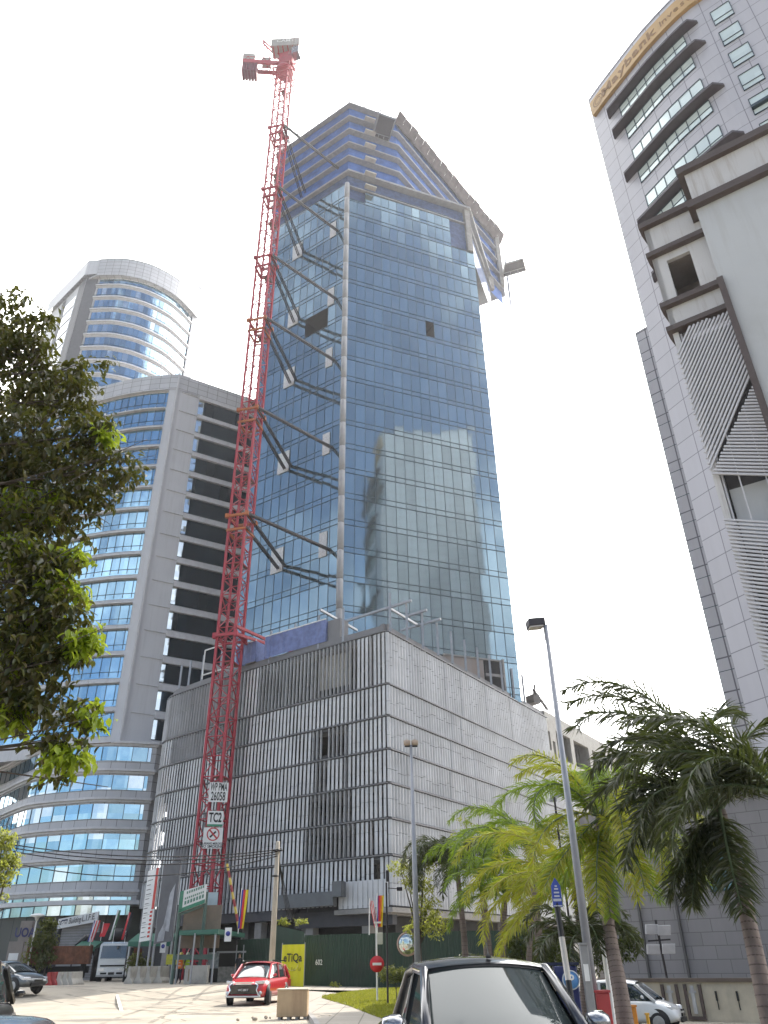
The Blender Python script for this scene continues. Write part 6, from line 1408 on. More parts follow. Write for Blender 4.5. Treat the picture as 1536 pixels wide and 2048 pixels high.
# concrete utility pole and wires
pb = PD(541, 1975, 52); ptp = PD(556, 1683, 50.5); pb = Vector((pb.x, pb.y, gz(pb.x, pb.y)))
t = thing('utility_pole', 'leaning pale concrete utility pole behind the red SUV', 'pole', tuple(pb)); m = MB(); m.path([pb, pb + (ptp - pb) * .5, ptp], [.19, .16, .12], 10); m.build('concrete_shaft', mat('pole_concrete', (.46, .41, .34), .85), t)
m = MB(); m.beam(ptp + Vector((-.3, 0, -.5)), ptp + Vector((.3, 0, -.5)), .09); m.lathe([(.17, -.06), (.17, .06)], 10, ptp + Vector((0, 0, -.5))); m.lathe([(.19, -.04), (.19, .04)], 10, ptp + Vector((-.05, 0, -1.9))); m.build('pole_band', dark_steel, t)
def wire(name, label, p, q, sag, r=.022, par=None):
    m = MB(); P = [p + (q - p) * i / 24 + Vector((0, 0, -sag * 4 * (i / 24) * (1 - i / 24))) for i in range(25)]; m.path(P, r, 4); o = m.build(name, mat('cable_black', (.01, .01, .012), .7), par)
    if not par: tag(o, label, 'cable', 'overhead cables crossing in front of the left building')
    return o
wp0 = ptp + Vector((0, 0, -.45))
labs = ['highest overhead cable running left from the concrete pole', 'second overhead cable running left from the concrete pole', 'third overhead cable, sagging lower across the crane mast', 'lowest overhead cable, with the deepest sag to the left']
for i, (px, py, sg2) in enumerate(((0, 1678, 1.2), (0, 1683, 1.35), (0, 1688, 1.55), (0, 1706, 2.2))): wire('overhead_cable', labs[i], wp0 + Vector((0, 0, -.12 * i)), PD(px - 60, py - 4, 50 + i), sg2 * .55, .03)
for i in range(4): wire('guy_wire', '', ptp + Vector((0, 0, -.5)), PD(578 + i * 4, 1850, 55), .25, .02, t)
m = MB(); m.path([PD(553 + 5 * i, 1692 + 2 * i + (i % 3), 50.6) for i in range(3)], .03, 5); m.build('cable_coil', dark_steel, t)
# red and yellow striped flag pole, flags
def flagpole(px0, py0, px1, py1, d, label, stripes=None):
    a, b2 = PD(px0, py0, d), PD(px1, py1, d); b2 = Vector((b2.x, a.y, b2.z)); t = thing('flag_pole', label, 'pole', tuple(a)); n = 9
    for k in range(n): m = MB(); m.tube(a + (b2 - a) * k / n, a + (b2 - a) * (k + 1) / n, .09, n=8); m.build('painted_band', mat('pole_maroon', (.30, .04, .05), .6) if k % 2 else mat('pole_yellow', (.62, .47, .10), .6), t)
    return t
flagpole(478, 1858, 453, 1727, 60, 'slanting maroon and yellow striped pole on the guard hut')
def flag(px, py, d, w_, h, label, stripes, kind='v', pole=2.0, lean=.15, grp='flags'):
    c = PD(px, py, d); t = thing('flag', label, 'flag', tuple(c), 0, grp); k = 8
    m = MB(); m.tube(c + Vector((-w_ / 2, 0.02, -h / 2 - .3)), c + Vector((-w_ / 2 + .02, .02, h / 2 + .1)), .025, n=6); m.build('flag_staff', white_paint, t)
    ns_ = len(stripes)
    for j, cm in enumerate(stripes):
        m = MB()
        for i in range(k):
            v0, v1 = i / k, (i + 1) / k
            def P_(u, v): return c + Vector(((u - .5) * w_ * (1 - .25 * v) + lean * v, .06 * sin(u * 7 + v * 4), (.5 - v) * h))
            m.face([P_(j / ns_, v0), P_((j + 1) / ns_, v0), P_((j + 1) / ns_, v1), P_(j / ns_, v1)][::-1], None, True)
        m.build('flag_stripe', cm, t)
fr, fy, fbl, fo, fw = mat('flag_red', (.55, .03, .04), .7), mat('flag_yellow', (.7, .55, .02), .7), mat('flag_blue', (.04, .05, .30), .7), mat('flag_orange', (.75, .18, .03), .7), mat('flag_white', (.65, .65, .66), .7)
flag(487, 1818, 58, .5, 2.3, 'blue, red and yellow flag hanging over the guard hut roof', [fbl, fr, fy], lean=-.1)
flag(761, 1822, 40, .34, 1.3, 'blue, red and yellow flag beside the podium corner, right of the striped one', [fbl, fr, fo, fy], lean=-.05)
flag(743, 1828, 40, .22, 1.1, 'red and white striped flag left of the blue and yellow flag', [fr, fw, fr, fw, fr, fw], lean=.22)
flag(191, 1862, 78, .6, 1.6, 'striped red and white flag above the grab arm', [fbl, fw, fr, fw, fr], lean=-.3)
flag(211, 1860, 78, .6, 1.0, 'plain red flag above the white truck', [fr], lean=-.2)
flag(234, 1850, 76, .3, 2.2, 'narrow green and white flag right of the plain red one', [fw, mat('flag_green', (.1, .2, .12), .7)], lean=-.4)
flag(258, 1852, 76, .4, 2.0, 'red flag with a dark edge nearest the white banner', [fr, mat('flag_dark', (.05, .05, .06), .7)], lean=-.35)
# no entry sign, mirror, control box
p = PD(754, 1928, 36); z0 = gz(p.x, p.y) + .15; t = thing('no_entry_sign', 'round red no entry sign on a white pole by the lawn', 'sign', (p.x, p.y, z0)); tpz = PD(753, 1843, 36).z
m = MB(); m.tube((p.x, p.y + .05, z0), (p.x - .02, p.y + .05, tpz), .035); m.build('pole', white_paint, t)
m = MB(); m.lathe([(.001, 0), (.29, 0), (.29, .02), (.001, .02)], 28, p + Vector((0, -.02, 0)), (0, -1, 0)); m.build('sign_disc', mat('traffic_red', (.55, .02, .03), .5, var=.05), t); m = MB(); m.obox(p + Vector((-.18, -.055, -.045)), (.36, 0, 0), (0, .01, 0), (0, 0, .09)); m.build('white_bar', white_paint, t)
m = MB(); q = PD(760, 1877, 36); m.box(q, (.22, .18, .42)); m.build('control_box', mat('box_cream', (.5, .5, .42), .6), t, bevel=.02); m = MB(); m.box(PD(755, 1845, 36), (.3, .2, .06)); m.build('top_plate', white_paint, t)
p = PD(815, 1888, 37); t = thing('convex_mirror', 'round convex traffic mirror behind the slim lamp post', 'mirror', (p.x, p.y, .1)); m = MB(); m.lathe([(.001, .10), (.2, .085), (.36, .04), (.42, 0)], 24, p, (-.25, -1, 0)); m.build('mirror_face', mat('mirror', (.5, .55, .53), .06, .9, var=0), t)
m = MB(); m.lathe([(.41, -.03), (.46, -.03), (.46, .03), (.41, .03)], 24, p, (-.25, -1, 0), False); m.build('mirror_rim', mat('mirror_rim', (.45, .30, .25), .6), t); m = MB(); m.tube((p.x + .25, p.y + .25, .1), (p.x + .25, p.y + .25, p.z + .3), .04); m.build('post', dark_steel, t)
p = PD(775, 1950, 33); t = thing('signal_post', 'thin black post right of the no entry sign', 'post', (p.x, p.y, .1)); m = MB(); m.tube((p.x, p.y, .1), (p.x, p.y, PD(775, 1765, 33).z), .035, n=6); m.build('pole', dark_steel, t); m = MB(); q = PD(775, 1752, 33); m.box(q, (.12, .12, .4)); m.build('lamp_unit', dark_steel, t); m = MB(); q = PD(799, 1778, 33); m.beam(PD(776, 1776, 33), q, .03); m.box(q, (.22, .2, .12)); m.build('side_lamp', dark_steel, t)
# blue sign on black and white pole, ticket machine, bollards
p = PD(1111, 1793, 13.5); b_ = PD(1150, 2048, 13.2); t = thing('blue_sign_post', 'blue and white parking sign on a leaning black and white banded pole', 'sign', (b_.x, b_.y, -.4))
d_ = (p - b_); 
m = MB(); m.tube(b_ + d_ * -.35, b_ + d_ * .1, .045); m.tube(b_ + d_ * .32, b_ + d_ * .66, .045); build_each(m, 'white_band', mat('band_cream', (.55, .52, .47), .6), t); m = MB(); m.tube(b_ + d_ * .1, b_ + d_ * .32, .045); m.tube(b_ + d_ * .66, b_ + d_ * 1.0, .045); build_each(m, 'black_band', ink, t)
bl = mat('sign_blue', (.05, .09, .42), .5); q = MB(); q.obox(p + Vector((-.06, -.06, -.15)), (.14, 0, 0), (0, .02, 0), (0, 0, .30)); q.idx([p + Vector(v) for v in ((-.06, -.06, .15), (.08, -.06, .15), (.01, -.06, .26), (-.06, -.04, .15), (.08, -.04, .15), (.01, -.04, .26))], [(0, 1, 2), (3, 5, 4), (0, 2, 5, 3), (1, 4, 5, 2)]); q.build('sign_plate', bl, t)
m = MB()
for z, w_ in ((.13, .035), (.09, .06), (.04, .08), (-.01, .08)): m.obox(p + Vector((.01 - w_ / 2, -.07, z)), (w_, 0, 0), (0, .01, 0), (0, 0, .022))
m.obox(p + Vector((-.05, -.07, -.07)), (.12, 0, 0), (0, .01, 0), (0, 0, .035)); m.obox(p + Vector((-.05, -.07, -.14)), (.12, 0, 0), (0, .01, 0), (0, 0, .015)); m.build('white_print', mat('print_white', (.6, .62, .66), .6), t)
c0_ = PD(1107, 1990, 17); t = thing('ticket_machine', 'dark blue parking ticket cabinet with a round blue P sign and cream side', 'ticket machine', (c0_.x, c0_.y, -.4)); zt4 = PD(1130, 1932, 17).z
m = MB(); a = PD(1114, 1990, 17); b2 = PD(1160, 1990, 17.2); m.obox(Vector((a.x, a.y, -.45)), Vector((b2.x - a.x, b2.y - a.y, 0)), (.05, .5, 0), (0, 0, zt4 + .45)); m.build('cabinet', mat('navy_cabinet', (.012, .02, .10), .4), t, bevel=.02)
m = MB(); a2 = PD(1103, 1990, 17.2); m.obox(Vector((a2.x, a2.y, -.45)), Vector((a.x - a2.x - .01, a.y - a2.y, 0)), (.05, .5, 0), (0, 0, zt4 + .38)); m.build('cream_side', mat('cream_side', (.5, .44, .38), .7), t); m = MB(); m.obox(Vector((a2.x - .06, a2.y - .05, zt4 + .01)), Vector((b2.x - a2.x + .1, b2.y - a2.y, 0)), (.05, .6, 0), (0, 0, .05)); m.build('cabinet_top', mat('navy_top', (.02, .025, .06), .6), t)
q = PD(1142, 1960, 16.9); m = MB(); m.lathe([(.001, .01), (.14, .01), (.14, 0)], 24, q, (-.1, -1, 0)); m.build('round_sign', mat('sky_blue_sign', (.08, .25, .55), .5), t); m = MB(); m.lathe([(.14, .0), (.16, 0), (.16, .015), (.14, .015)], 24, q, (-.1, -1, 0), False); m.build('sign_ring', mat('ring_white', (.5, .55, .6), .5), t)
text('P', .22, white_paint, q + Vector((0, -.02, 0)), (1, 0, 0), (0, 0, 1), 'lettering', t, bold=.02)
def post(name, label, cat, x0, x1, ytop, d, mt, zb=-.6, round_=False, cap=None):
    a, b2 = PD(x0, 2000, d), PD(x1, 2000, d); zt_ = PD((x0 + x1) / 2, ytop, d).z; w_ = (b2 - a).length; c = (a + b2) / 2; t = thing(name, label, cat, (c.x, c.y, zb)); m = MB()
    if round_: m.tube((c.x, c.y, zb), (c.x, c.y, zt_), w_ / 2, n=14)
    else: m.box((c.x, c.y, (zb + zt_) / 2), (w_, w_, zt_ - zb))
    m.build('post_body', mt, t, bevel=0 if round_ else .015)
    m = MB(); m.box((c.x, c.y, zt_ + .02), (w_ * 1.12, w_ * 1.12, .04)); m.build('cap', cap or mt, t); return t, c, zt_, w_
t, c, zt_, w_ = post('concrete_post', 'grey square post with a white notice, between the blue cabinet and the red box', 'post', 1172, 1188, 1890, 17, mat('post_grey', (.28, .28, .28), .8)); m = MB(); m.obox(Vector((c.x - .06, c.y - w_ / 2 - .02, PD(1176, 1962, 17).z)), (.09, 0, 0), (0, .01, 0), (0, 0, .27)); m.build('notice', white_paint, t)
post('red_cabinet', 'plain red steel cabinet left of the leaning palm trunk', 'cabinet', 1190, 1218, 1985, 18, mat('cabinet_red', (.45, .05, .05), .5))
t, c, zt_, w_ = post('barrier_machine', 'orange barrier machine right of the leaning palm trunk', 'barrier machine', 1248, 1268, 2014, 20, mat('machine_orange', (.65, .24, .02), .5))
post('yellow_bollard', 'short orange yellow bollard with a round knob right of the barrier machine', 'bollard', 1286, 1293, 2030, 22, mat('bollard_yellow', (.6, .33, .03), .5), round_=True)
post('white_post', 'thick white post directly behind the leaning palm trunk', 'post', 1216, 1227, 1880, 22, white_paint, round_=True)
# floodlights on a post by the stone wall
p = PD(1318, 1880, 45); t = thing('floodlight_mast', 'thin post carrying four white floodlights before the stone wall', 'floodlight', (p.x, p.y, -.6)); m = MB(); m.tube((p.x + .1, p.y, -.6), (p.x, p.y, PD(1312, 1840, 45).z), .06); m.beam(PD(1296, 1882, 45), PD(1341, 1879, 45), .07); m.build('post', dark_steel, t)
for x, y in ((1303, 1858), (1328, 1860), (1306, 1898), (1337, 1897)): m = MB(); q = PD(x, y, 44.7); m.obox(q + Vector((-.32, 0, -.22)), (.62, 0, 0), (0, .12, 0), (.03, -.12, .42)); m.build('floodlight', mat('flood_white', (.5, .5, .53), .5), t, bevel=.02)

# ------------------------------------------------------------------ people (continuous skinned bodies)
skinm = mat('skin', (.30, .17, .11), .6); trou = mat('dark_trousers', (.03, .032, .045), .9)
def person(px, py, d, head, label, shirt, vest=None, hat=None, pose='stand', zoff=0):
    p = PD(px, py, d); t = thing('person', label, 'person', (p.x, p.y, gz(p.x, p.y) + zoff), pi / 2 - radians(head))
    J = {'hip': (0, 0, .93, .125), 'sp': (0, 0, 1.15, .12), 'ch': (0, 0, 1.33, .14), 'nk': (0, 0, 1.47, .055), 'hd0': (.01, 0, 1.56, .075), 'hd': (.02, 0, 1.65, .095), 'hd2': (.01, 0, 1.72, .06)}
    E = [('hip', 'sp'), ('sp', 'ch'), ('ch', 'nk'), ('nk', 'hd0'), ('hd0', 'hd'), ('hd', 'hd2')]
    for s, n_ in ((1, 'l'), (-1, 'r')):
        J.update({'sh' + n_: (0, s * .19, 1.40, .06), 'el' + n_: (-.02, s * .25, 1.13, .042), 'wr' + n_: (.12, s * .22, .92, .028), 'ha' + n_: (.18, s * .21, .86, .03),
                  'th' + n_: (0, s * .10, .86, .09), 'kn' + n_: (.03 * s, s * .11, .48, .058), 'an' + n_: (.02 - .03 * s, s * .12, .09, .042), 'to' + n_: (.16 - .03 * s, s * .13, .04, .038)})
        E += [('ch', 'sh' + n_), ('sh' + n_, 'el' + n_), ('el' + n_, 'wr' + n_), ('wr' + n_, 'ha' + n_), ('hip', 'th' + n_), ('th' + n_, 'kn' + n_), ('kn' + n_, 'an' + n_), ('an' + n_, 'to' + n_)]
        for k in range(4): J['f%d%s' % (k, n_)] = (.25, s * (.185 + k * .016), .80 + abs(k - 1.3) * .008, .008); E.append(('ha' + n_, 'f%d%s' % (k, n_)))
        J['t' + n_] = (.20, s * .17, .83, .009); E.append(('ha' + n_, 't' + n_))
    ks = list(J); me = bpy.data.meshes.new('body'); me.from_pydata([J[k][:3] for k in ks], [(ks.index(a), ks.index(b)) for a, b in E], []); o = bpy.data.objects.new('body', me); COL.objects.link(o); o.parent = t
    sm = o.modifiers.new('skin', 'SKIN'); sm.use_smooth_shade = True
    for k, v in zip(ks, me.skin_vertices[0].data): v.radius = (J[k][3], J[k][3]); v.use_root = (k == 'hip')
    ss_ = o.modifiers.new('sub', 'SUBSURF'); ss_.levels = 1; ss_.render_levels = 1
    dg = bpy.context.evaluated_depsgraph_get(); dg.update(); m2_ = bpy.data.meshes.new_from_object(o.evaluated_get(dg)); o.modifiers.clear(); o.data = m2_; m2_.name = 'body'
    m2_.materials.clear(); [m2_.materials.append(q) for q in (skinm, trou, shirt, black)]
    for f in m2_.polygons:
        z = f.center.z; y = abs(f.center.y); f.material_index = 3 if z < .10 else (1 if z < .97 and y < .19 else (2 if z < 1.46 and not (y > .17 and z < 1.12) else 0)); f.use_smooth = True
    if vest:
        m = MB(); rg_ = []
        for z, a, b_ in ((.88, .15, .19), (1.1, .145, .185), (1.3, .16, .205), (1.43, .12, .19), (1.47, .075, .10)): rg_.append([Vector((a * cos(2 * pi * k / 14), b_ * sin(2 * pi * k / 14), z)) for k in range(14)])
        m.loft(rg_, True, False); m.build('safety_vest', vest, t, local=True)
        m = MB(); 
        for z in (1.02, 1.2): m.lathe([(.165, 0), (.165, .04)], 14, (0, 0, z), (0, 0, 1), False)
        m.build('reflective_band', mat('reflective_tape', (.6, .62, .6), .4), t, local=True)
    if hat: m = MB(); m.lathe([(.15, 0), (.118, .015), (.115, .08), (.07, .13), (.01, .145)], 14, (.02, 0, 1.69)); m.build('helmet', hat, t, local=True)
    else: m = MB(); m.lathe([(.098, -.03), (.105, .03), (.075, .10), (.01, .125)], 12, (-.005, 0, 1.67)); m.build('hair', mat('black_hair', (.01, .009, .008), .6), t, local=True)
    m = MB(); m.lathe([(.01, .03), (.018, 0), (.01, -.02)], 6, (.115, 0, 1.635)); m.build('nose', skinm, t, local=True)
    for s in (-1, 1): m = MB(); m.lathe([(.002, .006), (.011, 0)], 6, (.103, s * .035, 1.66), (1, 0, 0)); m.build('eye', ink, t, local=True)
hvy = mat('hi_vis_yellow', (.45, .75, .05), .7); hvo = mat('hi_vis_orange', (.85, .20, .03), .7)
person(357, 1965, 61, 200, 'worker in an orange vest and yellow sleeves by the yellow board', mat('yellow_shirt', (.5, .45, .06), .8), hvo, mat('helmet_yellow', (.6, .5, .1), .4))
person(370, 1965, 61.5, 120, 'worker in a lime yellow vest right of the one in orange', mat('navy_shirt', (.03, .04, .07), .8), hvy, mat('helmet_pale', (.5, .55, .4), .4))
person(476, 1960, 60, 185, 'dark clothed guard standing at the corner of the guard hut', mat('dark_shirt', (.02, .02, .025), .8))
# ------------------------------------------------------------------ vegetation
def leaf(m, p, d, up, L, w_, fold=.25):
    d = d.normalized(); s = d.cross(up)
    if s.length < .05: s = d.cross(Vector((1, .3, 0)))
    s.normalize(); u = s.cross(d)
    mid = p + d * L * .45 + u * -.02 * L; tip = p + d * L - u * L * .12
    a = p + d * L * .38 + s * w_ * .5 + u * w_ * fold; b = p + d * L * .38 - s * w_ * .5 + u * w_ * fold
    a2 = p + d * L * .72 + s * w_ * .36 + u * w_ * (fold - .1); b2 = p + d * L * .72 - s * w_ * .36 + u * w_ * (fold - .1)
    m.idx([p, a, a2, tip, b2, b, mid], [(0, 6, 1), (1, 6, 2), (2, 6, 3), (3, 6, 4), (4, 6, 5), (5, 6, 0)], True)
def foliage(name, mt, par, blobs, n, L, rn, droop=.5, aspect=.45, dens=2.0):
    """leaves in sprays: every spray is a twig with leaves along it"""
    m = MB(); tot = sum(b[1][0] * b[1][2] for b in blobs)
    for c, r in blobs:
        k = int(n * r[0] * r[2] / tot / 7)
        for i in range(k):
            while True:
                v = Vector((rn.uniform(-1, 1), rn.uniform(-1, 1), rn.uniform(-1, 1)))
                if .25 < v.length < 1: break
            v *= (1 if rn.random() < .6 else .8); q = c + Vector((v.x * r[0], v.y * r[1], v.z * r[2]))
            td = Vector((rn.gauss(0, 1), rn.gauss(0, 1), rn.gauss(-.2, .6))).normalized() * L * 2.6
            for j in range(7):
                pp = q + td * (j / 6 - .5) + Vector((0, 0, -.1 * L * j * .2)); a = rn.uniform(0, 2 * pi)
                d = Vector((cos(a), sin(a), rn.uniform(-1.0, .25) - droop)) + td.normalized() * .5; leaf(m, pp, d, Vector((rn.uniform(-.4, .4), rn.uniform(-.4, .4), 1)), L * rn.uniform(.65, 1.2), L * aspect * rn.uniform(.8, 1.2))
    return m.build(name, mt, par, smooth=True)
bark = mat('bark', (.10, .08, .065), .9, var=.35, scale=6, bump=.6, bscale=14)
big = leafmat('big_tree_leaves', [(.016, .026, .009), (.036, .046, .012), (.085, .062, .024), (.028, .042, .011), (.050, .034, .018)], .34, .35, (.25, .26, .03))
bigy = leafmat('painted_sun_leaves', [(.12, .19, .015), (.26, .34, .03), (.16, .23, .025)], .55, .35, (.60, .70, .05))  # lit copy of the leaf colours, sunlight put into the colour
TR = PD(-620, 1500, 10.5)
tr = thing('broadleaf_tree', 'big broadleaf tree hanging in from the left edge in front of the grey towers', 'tree', (TR.x, TR.y, 0)); rn = random.Random(21)
def B(px, py, rx, ry, d):
    c = PD(px, py, d); dep = (R.transposed() @ (c - Vector((0, 0, EYE)))).z * -1; s = dep / FPX; return (c, (rx * s, rx * s * .8, ry * s * .9))
BL = [B(-20, 640, 105, 75, 10.5), B(60, 690, 62, 62, 10), B(10, 770, 115, 85, 10.5), B(120, 800, 85, 70, 10), B(30, 880, 140, 80, 10), B(185, 870, 62, 52, 9.6), B(120, 950, 120, 70, 9.8), B(225, 940, 62, 42, 9.4), B(60, 1040, 125, 75, 9.6), B(180, 1000, 58, 38, 9.4),
      B(20, 1130, 125, 80, 9.4), B(105, 1140, 65, 60, 9.0), B(30, 1230, 125, 80, 9.2), B(125, 1220, 58, 58, 8.8), B(40, 1320, 125, 72, 9.0), B(130, 1310, 50, 50, 8.8), B(90, 1400, 85, 55, 8.8), B(165, 1425, 26, 30, 8.6), B(20, 1390, 60, 50, 8.9), B(115, 1480, 62, 42, 8.7), B(108, 1545, 24, 24, 8.7), B(118, 1585, 10, 9, 8.7), B(-60, 1000, 100, 220, 10.5), B(150, 740, 35, 28, 9.9), B(212, 728, 18, 14, 9.8), B(90, 640, 30, 24, 10)]
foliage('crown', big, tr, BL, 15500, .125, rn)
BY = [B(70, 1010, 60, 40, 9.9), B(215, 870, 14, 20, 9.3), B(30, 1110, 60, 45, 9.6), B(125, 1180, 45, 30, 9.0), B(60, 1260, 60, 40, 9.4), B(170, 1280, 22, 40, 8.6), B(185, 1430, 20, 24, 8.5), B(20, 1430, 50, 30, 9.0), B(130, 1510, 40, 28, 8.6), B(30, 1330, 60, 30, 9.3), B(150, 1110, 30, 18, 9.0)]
foliage('painted_sun_spray', bigy, tr, BY, 3600, .13, rn)
m = MB(); m.path([(TR.x, TR.y, 0), (TR.x + .1, TR.y, 3), (TR.x + .3, TR.y, 6.5), (TR.x + .2, TR.y, 10)], [.28, .24, .19, .10], 10); m.build('trunk', bark, tr)
m = MB()
for i in (1, 3, 5, 7, 9, 11, 12, 13, 15, 16, 19, 23):
    c = BL[i][0]; z = min(9.5, max(2.5, c.z - 1.6)); s = Vector((TR.x + .2, TR.y, z)); mid = s * .45 + c * .55 + Vector((0, 0, .25)); m.path([s, (s + mid) / 2 + Vector((0, 0, .2)), mid, c], [.06, .04, .022, .008], 6)
    for j in range(5): q = c + Vector((rn.uniform(-.6, .6), rn.uniform(-.5, .5), rn.uniform(-.5, .4))); m.path([mid.lerp(c, rn.random()), q], [.014, .004], 4)
m.build('limb', bark, tr)
# small trees and bushes
def small_tree(label, px, py, d, trunk_px, blobs, n, L, mt, name='small_tree', seed=1, tr_=.09, droop=.3, aspect=.5, cat='tree'):
    rn = random.Random(seed); b_ = PD(trunk_px[0], trunk_px[1], d); b_ = Vector((b_.x, b_.y, gz(b_.x, b_.y))); t = thing(name, label, cat, tuple(b_)); BB = [B(*q) for q in blobs]
    foliage('crown', mt, t, BB, n, L, rn, droop, aspect); c = sum((q[0] for q in BB), Vector((0, 0, 0))) / len(BB); m = MB()
    fork = b_ * .5 + c * .5; fork.z = b_.z + (c.z - b_.z) * .55; m.path([b_, (b_ + fork) / 2 + Vector((.05, 0, 0)), fork], [tr_, tr_ * .8, tr_ * .6], 8); m.build('trunk', bark, t); m = MB()
    for q in BB: m.path([fork, fork.lerp(q[0], .5) + Vector((0, 0, .1)), q[0]], [tr_ * .5, tr_ * .3, tr_ * .1], 5)
    m.build('limb', bark, t); return t
lime = leafmat('lime_leaves', [(.10, .12, .02), (.20, .21, .04), (.15, .17, .03), (.07, .09, .02)], .5, .5, (.5, .55, .08))
olive = leafmat('olive_leaves', [(.03, .045, .012), (.06, .075, .02), (.10, .10, .03)], .4, .5, (.35, .4, .05))
small_tree('small lime leaved tree right of the slim lamp post before the podium corner', 820, 1800, 34, (838, 1930), [(800, 1735, 26, 18, 34), (850, 1730, 28, 18, 34), (845, 1770, 30, 26, 34), (855, 1815, 30, 28, 34), (835, 1855, 28, 20, 34), (870, 1850, 24, 30, 34.5), (815, 1760, 14, 14, 34)], 3600, .10, lime, seed=2)
small_tree('thin tree with sparse pale leaves rising above the dark palms', 940, 1650, 36, (985, 1930), [(930, 1640, 22, 16, 36), (955, 1620, 16, 10, 36), (985, 1650, 20, 14, 36), (915, 1665, 16, 10, 36), (950, 1680, 30, 14, 36), (1000, 1690, 26, 18, 36)], 650, .10, lime, name='sparse_tree', seed=3, tr_=.07)
small_tree('pale leaved tree cut by the left edge below the big tree', 15, 1710, 30, (-30, 1960), [(5, 1680, 30, 26, 30), (0, 1740, 42, 34, 30), (22, 1715, 20, 20, 30), (-15, 1790, 30, 14, 30)], 2200, .12, lime, name='pale_tree', seed=4)
small_tree('leafy shrub between the totem sign and the roller shutter', 88, 1885, 80, (88, 1960), [(98, 1850, 18, 14, 80), (84, 1880, 26, 20, 80), (98, 1890, 16, 26, 80), (80, 1915, 30, 18, 80)], 2400, .32, olive, name='leafy_shrub', seed=5, cat='shrub')
small_tree('green creeper growing over the top of the short hoarding', 580, 1842, 59, (575, 1900), [(565, 1842, 16, 8, 59), (600, 1840, 14, 8, 59)], 420, .15, lime, name='creeper', seed=6, cat='plant', tr_=.04)
small_tree('small weed at the foot of the long green hoarding', 671, 1970, 54, (671, 1985), [(671, 1970, 8, 8, 54)], 120, .14, lime, name='weed', seed=7, cat='plant', tr_=.02)
small_tree('clipped dark green shrub between the thin black post and the pickup', 790, 1948, 36, (790, 1975), [(782, 1948, 26, 18, 36), (805, 1950, 18, 16, 36)], 2600, .06, olive, name='clipped_shrub', seed=8, cat='shrub', tr_=.03)
small_tree('dark brown green bush between the dump truck and the guard hut', 275, 1925, 76, (275, 1960), [(270, 1925, 18, 24, 76), (290, 1930, 16, 18, 76)], 900, .2, olive, name='scrub_bush', seed=9, cat='shrub', tr_=.05)
small_tree('dense dark bush under the palms behind the pickup roof', 1060, 1900, 34, (1060, 1960), [(1040, 1890, 40, 40, 34), (1100, 1900, 44, 46, 33), (1010, 1930, 40, 26, 35), (1140, 1930, 34, 34, 31), (940, 1930, 40, 26, 36)], 5200, .13, leafmat('dark_leaves', [(.012, .02, .008), (.03, .04, .012), (.02, .03, .01)], .3, .5), name='dense_bush', seed=10, cat='shrub')
small_tree('dark bush between the leaning palm trunk and the stone wall', 1200, 1930, 30, (1200, 1980), [(1235, 1890, 30, 40, 30), (1200, 1900, 30, 50, 31), (1262, 1880, 18, 26, 30)], 1600, .13, leafmat('dark_leaves', []) if 'dark_leaves' in MC else olive, name='dense_bush', seed=12, cat='shrub')
# palms
def frond(m, mr, base, az, el, L, droop, rn, ll=.5, lw=.045, n=58, plume=1.0, twist=0):
    """a plumed frond: curved stem with narrow leaflets standing out all round"""
    P = []; p = Vector(base); a = radians(az); e = radians(el); st = L / 14
    for i in range(15):
        P.append(p.copy()); p = p + Vector((sin(a) * cos(e), cos(a) * cos(e), sin(e))) * st; e -= droop * (.4 + 1.2 * i / 14) / 14; a += twist / 14
    mr.path(P, [.028 * (1 - i / 16) + .004 for i in range(15)], 5)
    n = int(n * 1.8); lw *= .62; ll *= .9
    for i in range(n):
        t = .12 + .88 * i / (n - 1); f = t * 14; k = min(int(f), 13); q = P[k].lerp(P[k + 1], f - k); d = (P[k + 1] - P[k]).normalized(); s = d.cross(Vector((0, 0, 1)))
        if s.length < .1: s = Vector((1, 0, 0))
        s.normalize(); u = s.cross(d); env = (min(1, t / .18)) * (1 - .55 * max(0, t - .6) / .4)
        for side in (-1, 1):
            phi = rn.uniform(-.75, .65) * plume; ld = (s * side * cos(phi) + u * sin(phi)) * .80 + d * rn.uniform(.45, .75); ld.normalize(); l = ll * env * rn.uniform(.8, 1.12); wv = s * 0 + d.cross(ld).cross(ld).normalized()
            w2 = ld.cross(Vector((rn.uniform(-1, 1), rn.uniform(-1, 1), rn.uniform(-1, 1)))).normalized() * lw * .5
            mid = q + ld * l * .55 + Vector((0, 0, -.03 * l)); tip = q + ld * l + Vector((0, 0, -.20 * l)) + d * .05 * l
            m.idx([q - w2 * .5, q + w2 * .5, mid + w2, mid - w2, tip], [(0, 1, 2, 3), (3, 2, 4)], True)
pg = leafmat('palm_green', [(.05, .10, .012), (.11, .18, .018), (.08, .13, .018)], .48, .4, (.45, .62, .04))
pd_ = leafmat('palm_dark', [(.012, .018, .008), (.026, .036, .012), (.042, .046, .018)], .28, .4, (.18, .22, .04))
py_ = leafmat('palm_yellow', [(.12, .17, .015), (.24, .27, .02), (.24, .18, .03), (.10, .16, .02)], .5, .4, (.62, .66, .05))
ptr = mat('palm_trunk', (.20, .155, .135), .85, var=.3, scale=3, bump=.5, bscale=10); pshaft = mat('crownshaft', (.10, .14, .06), .6, var=.3)
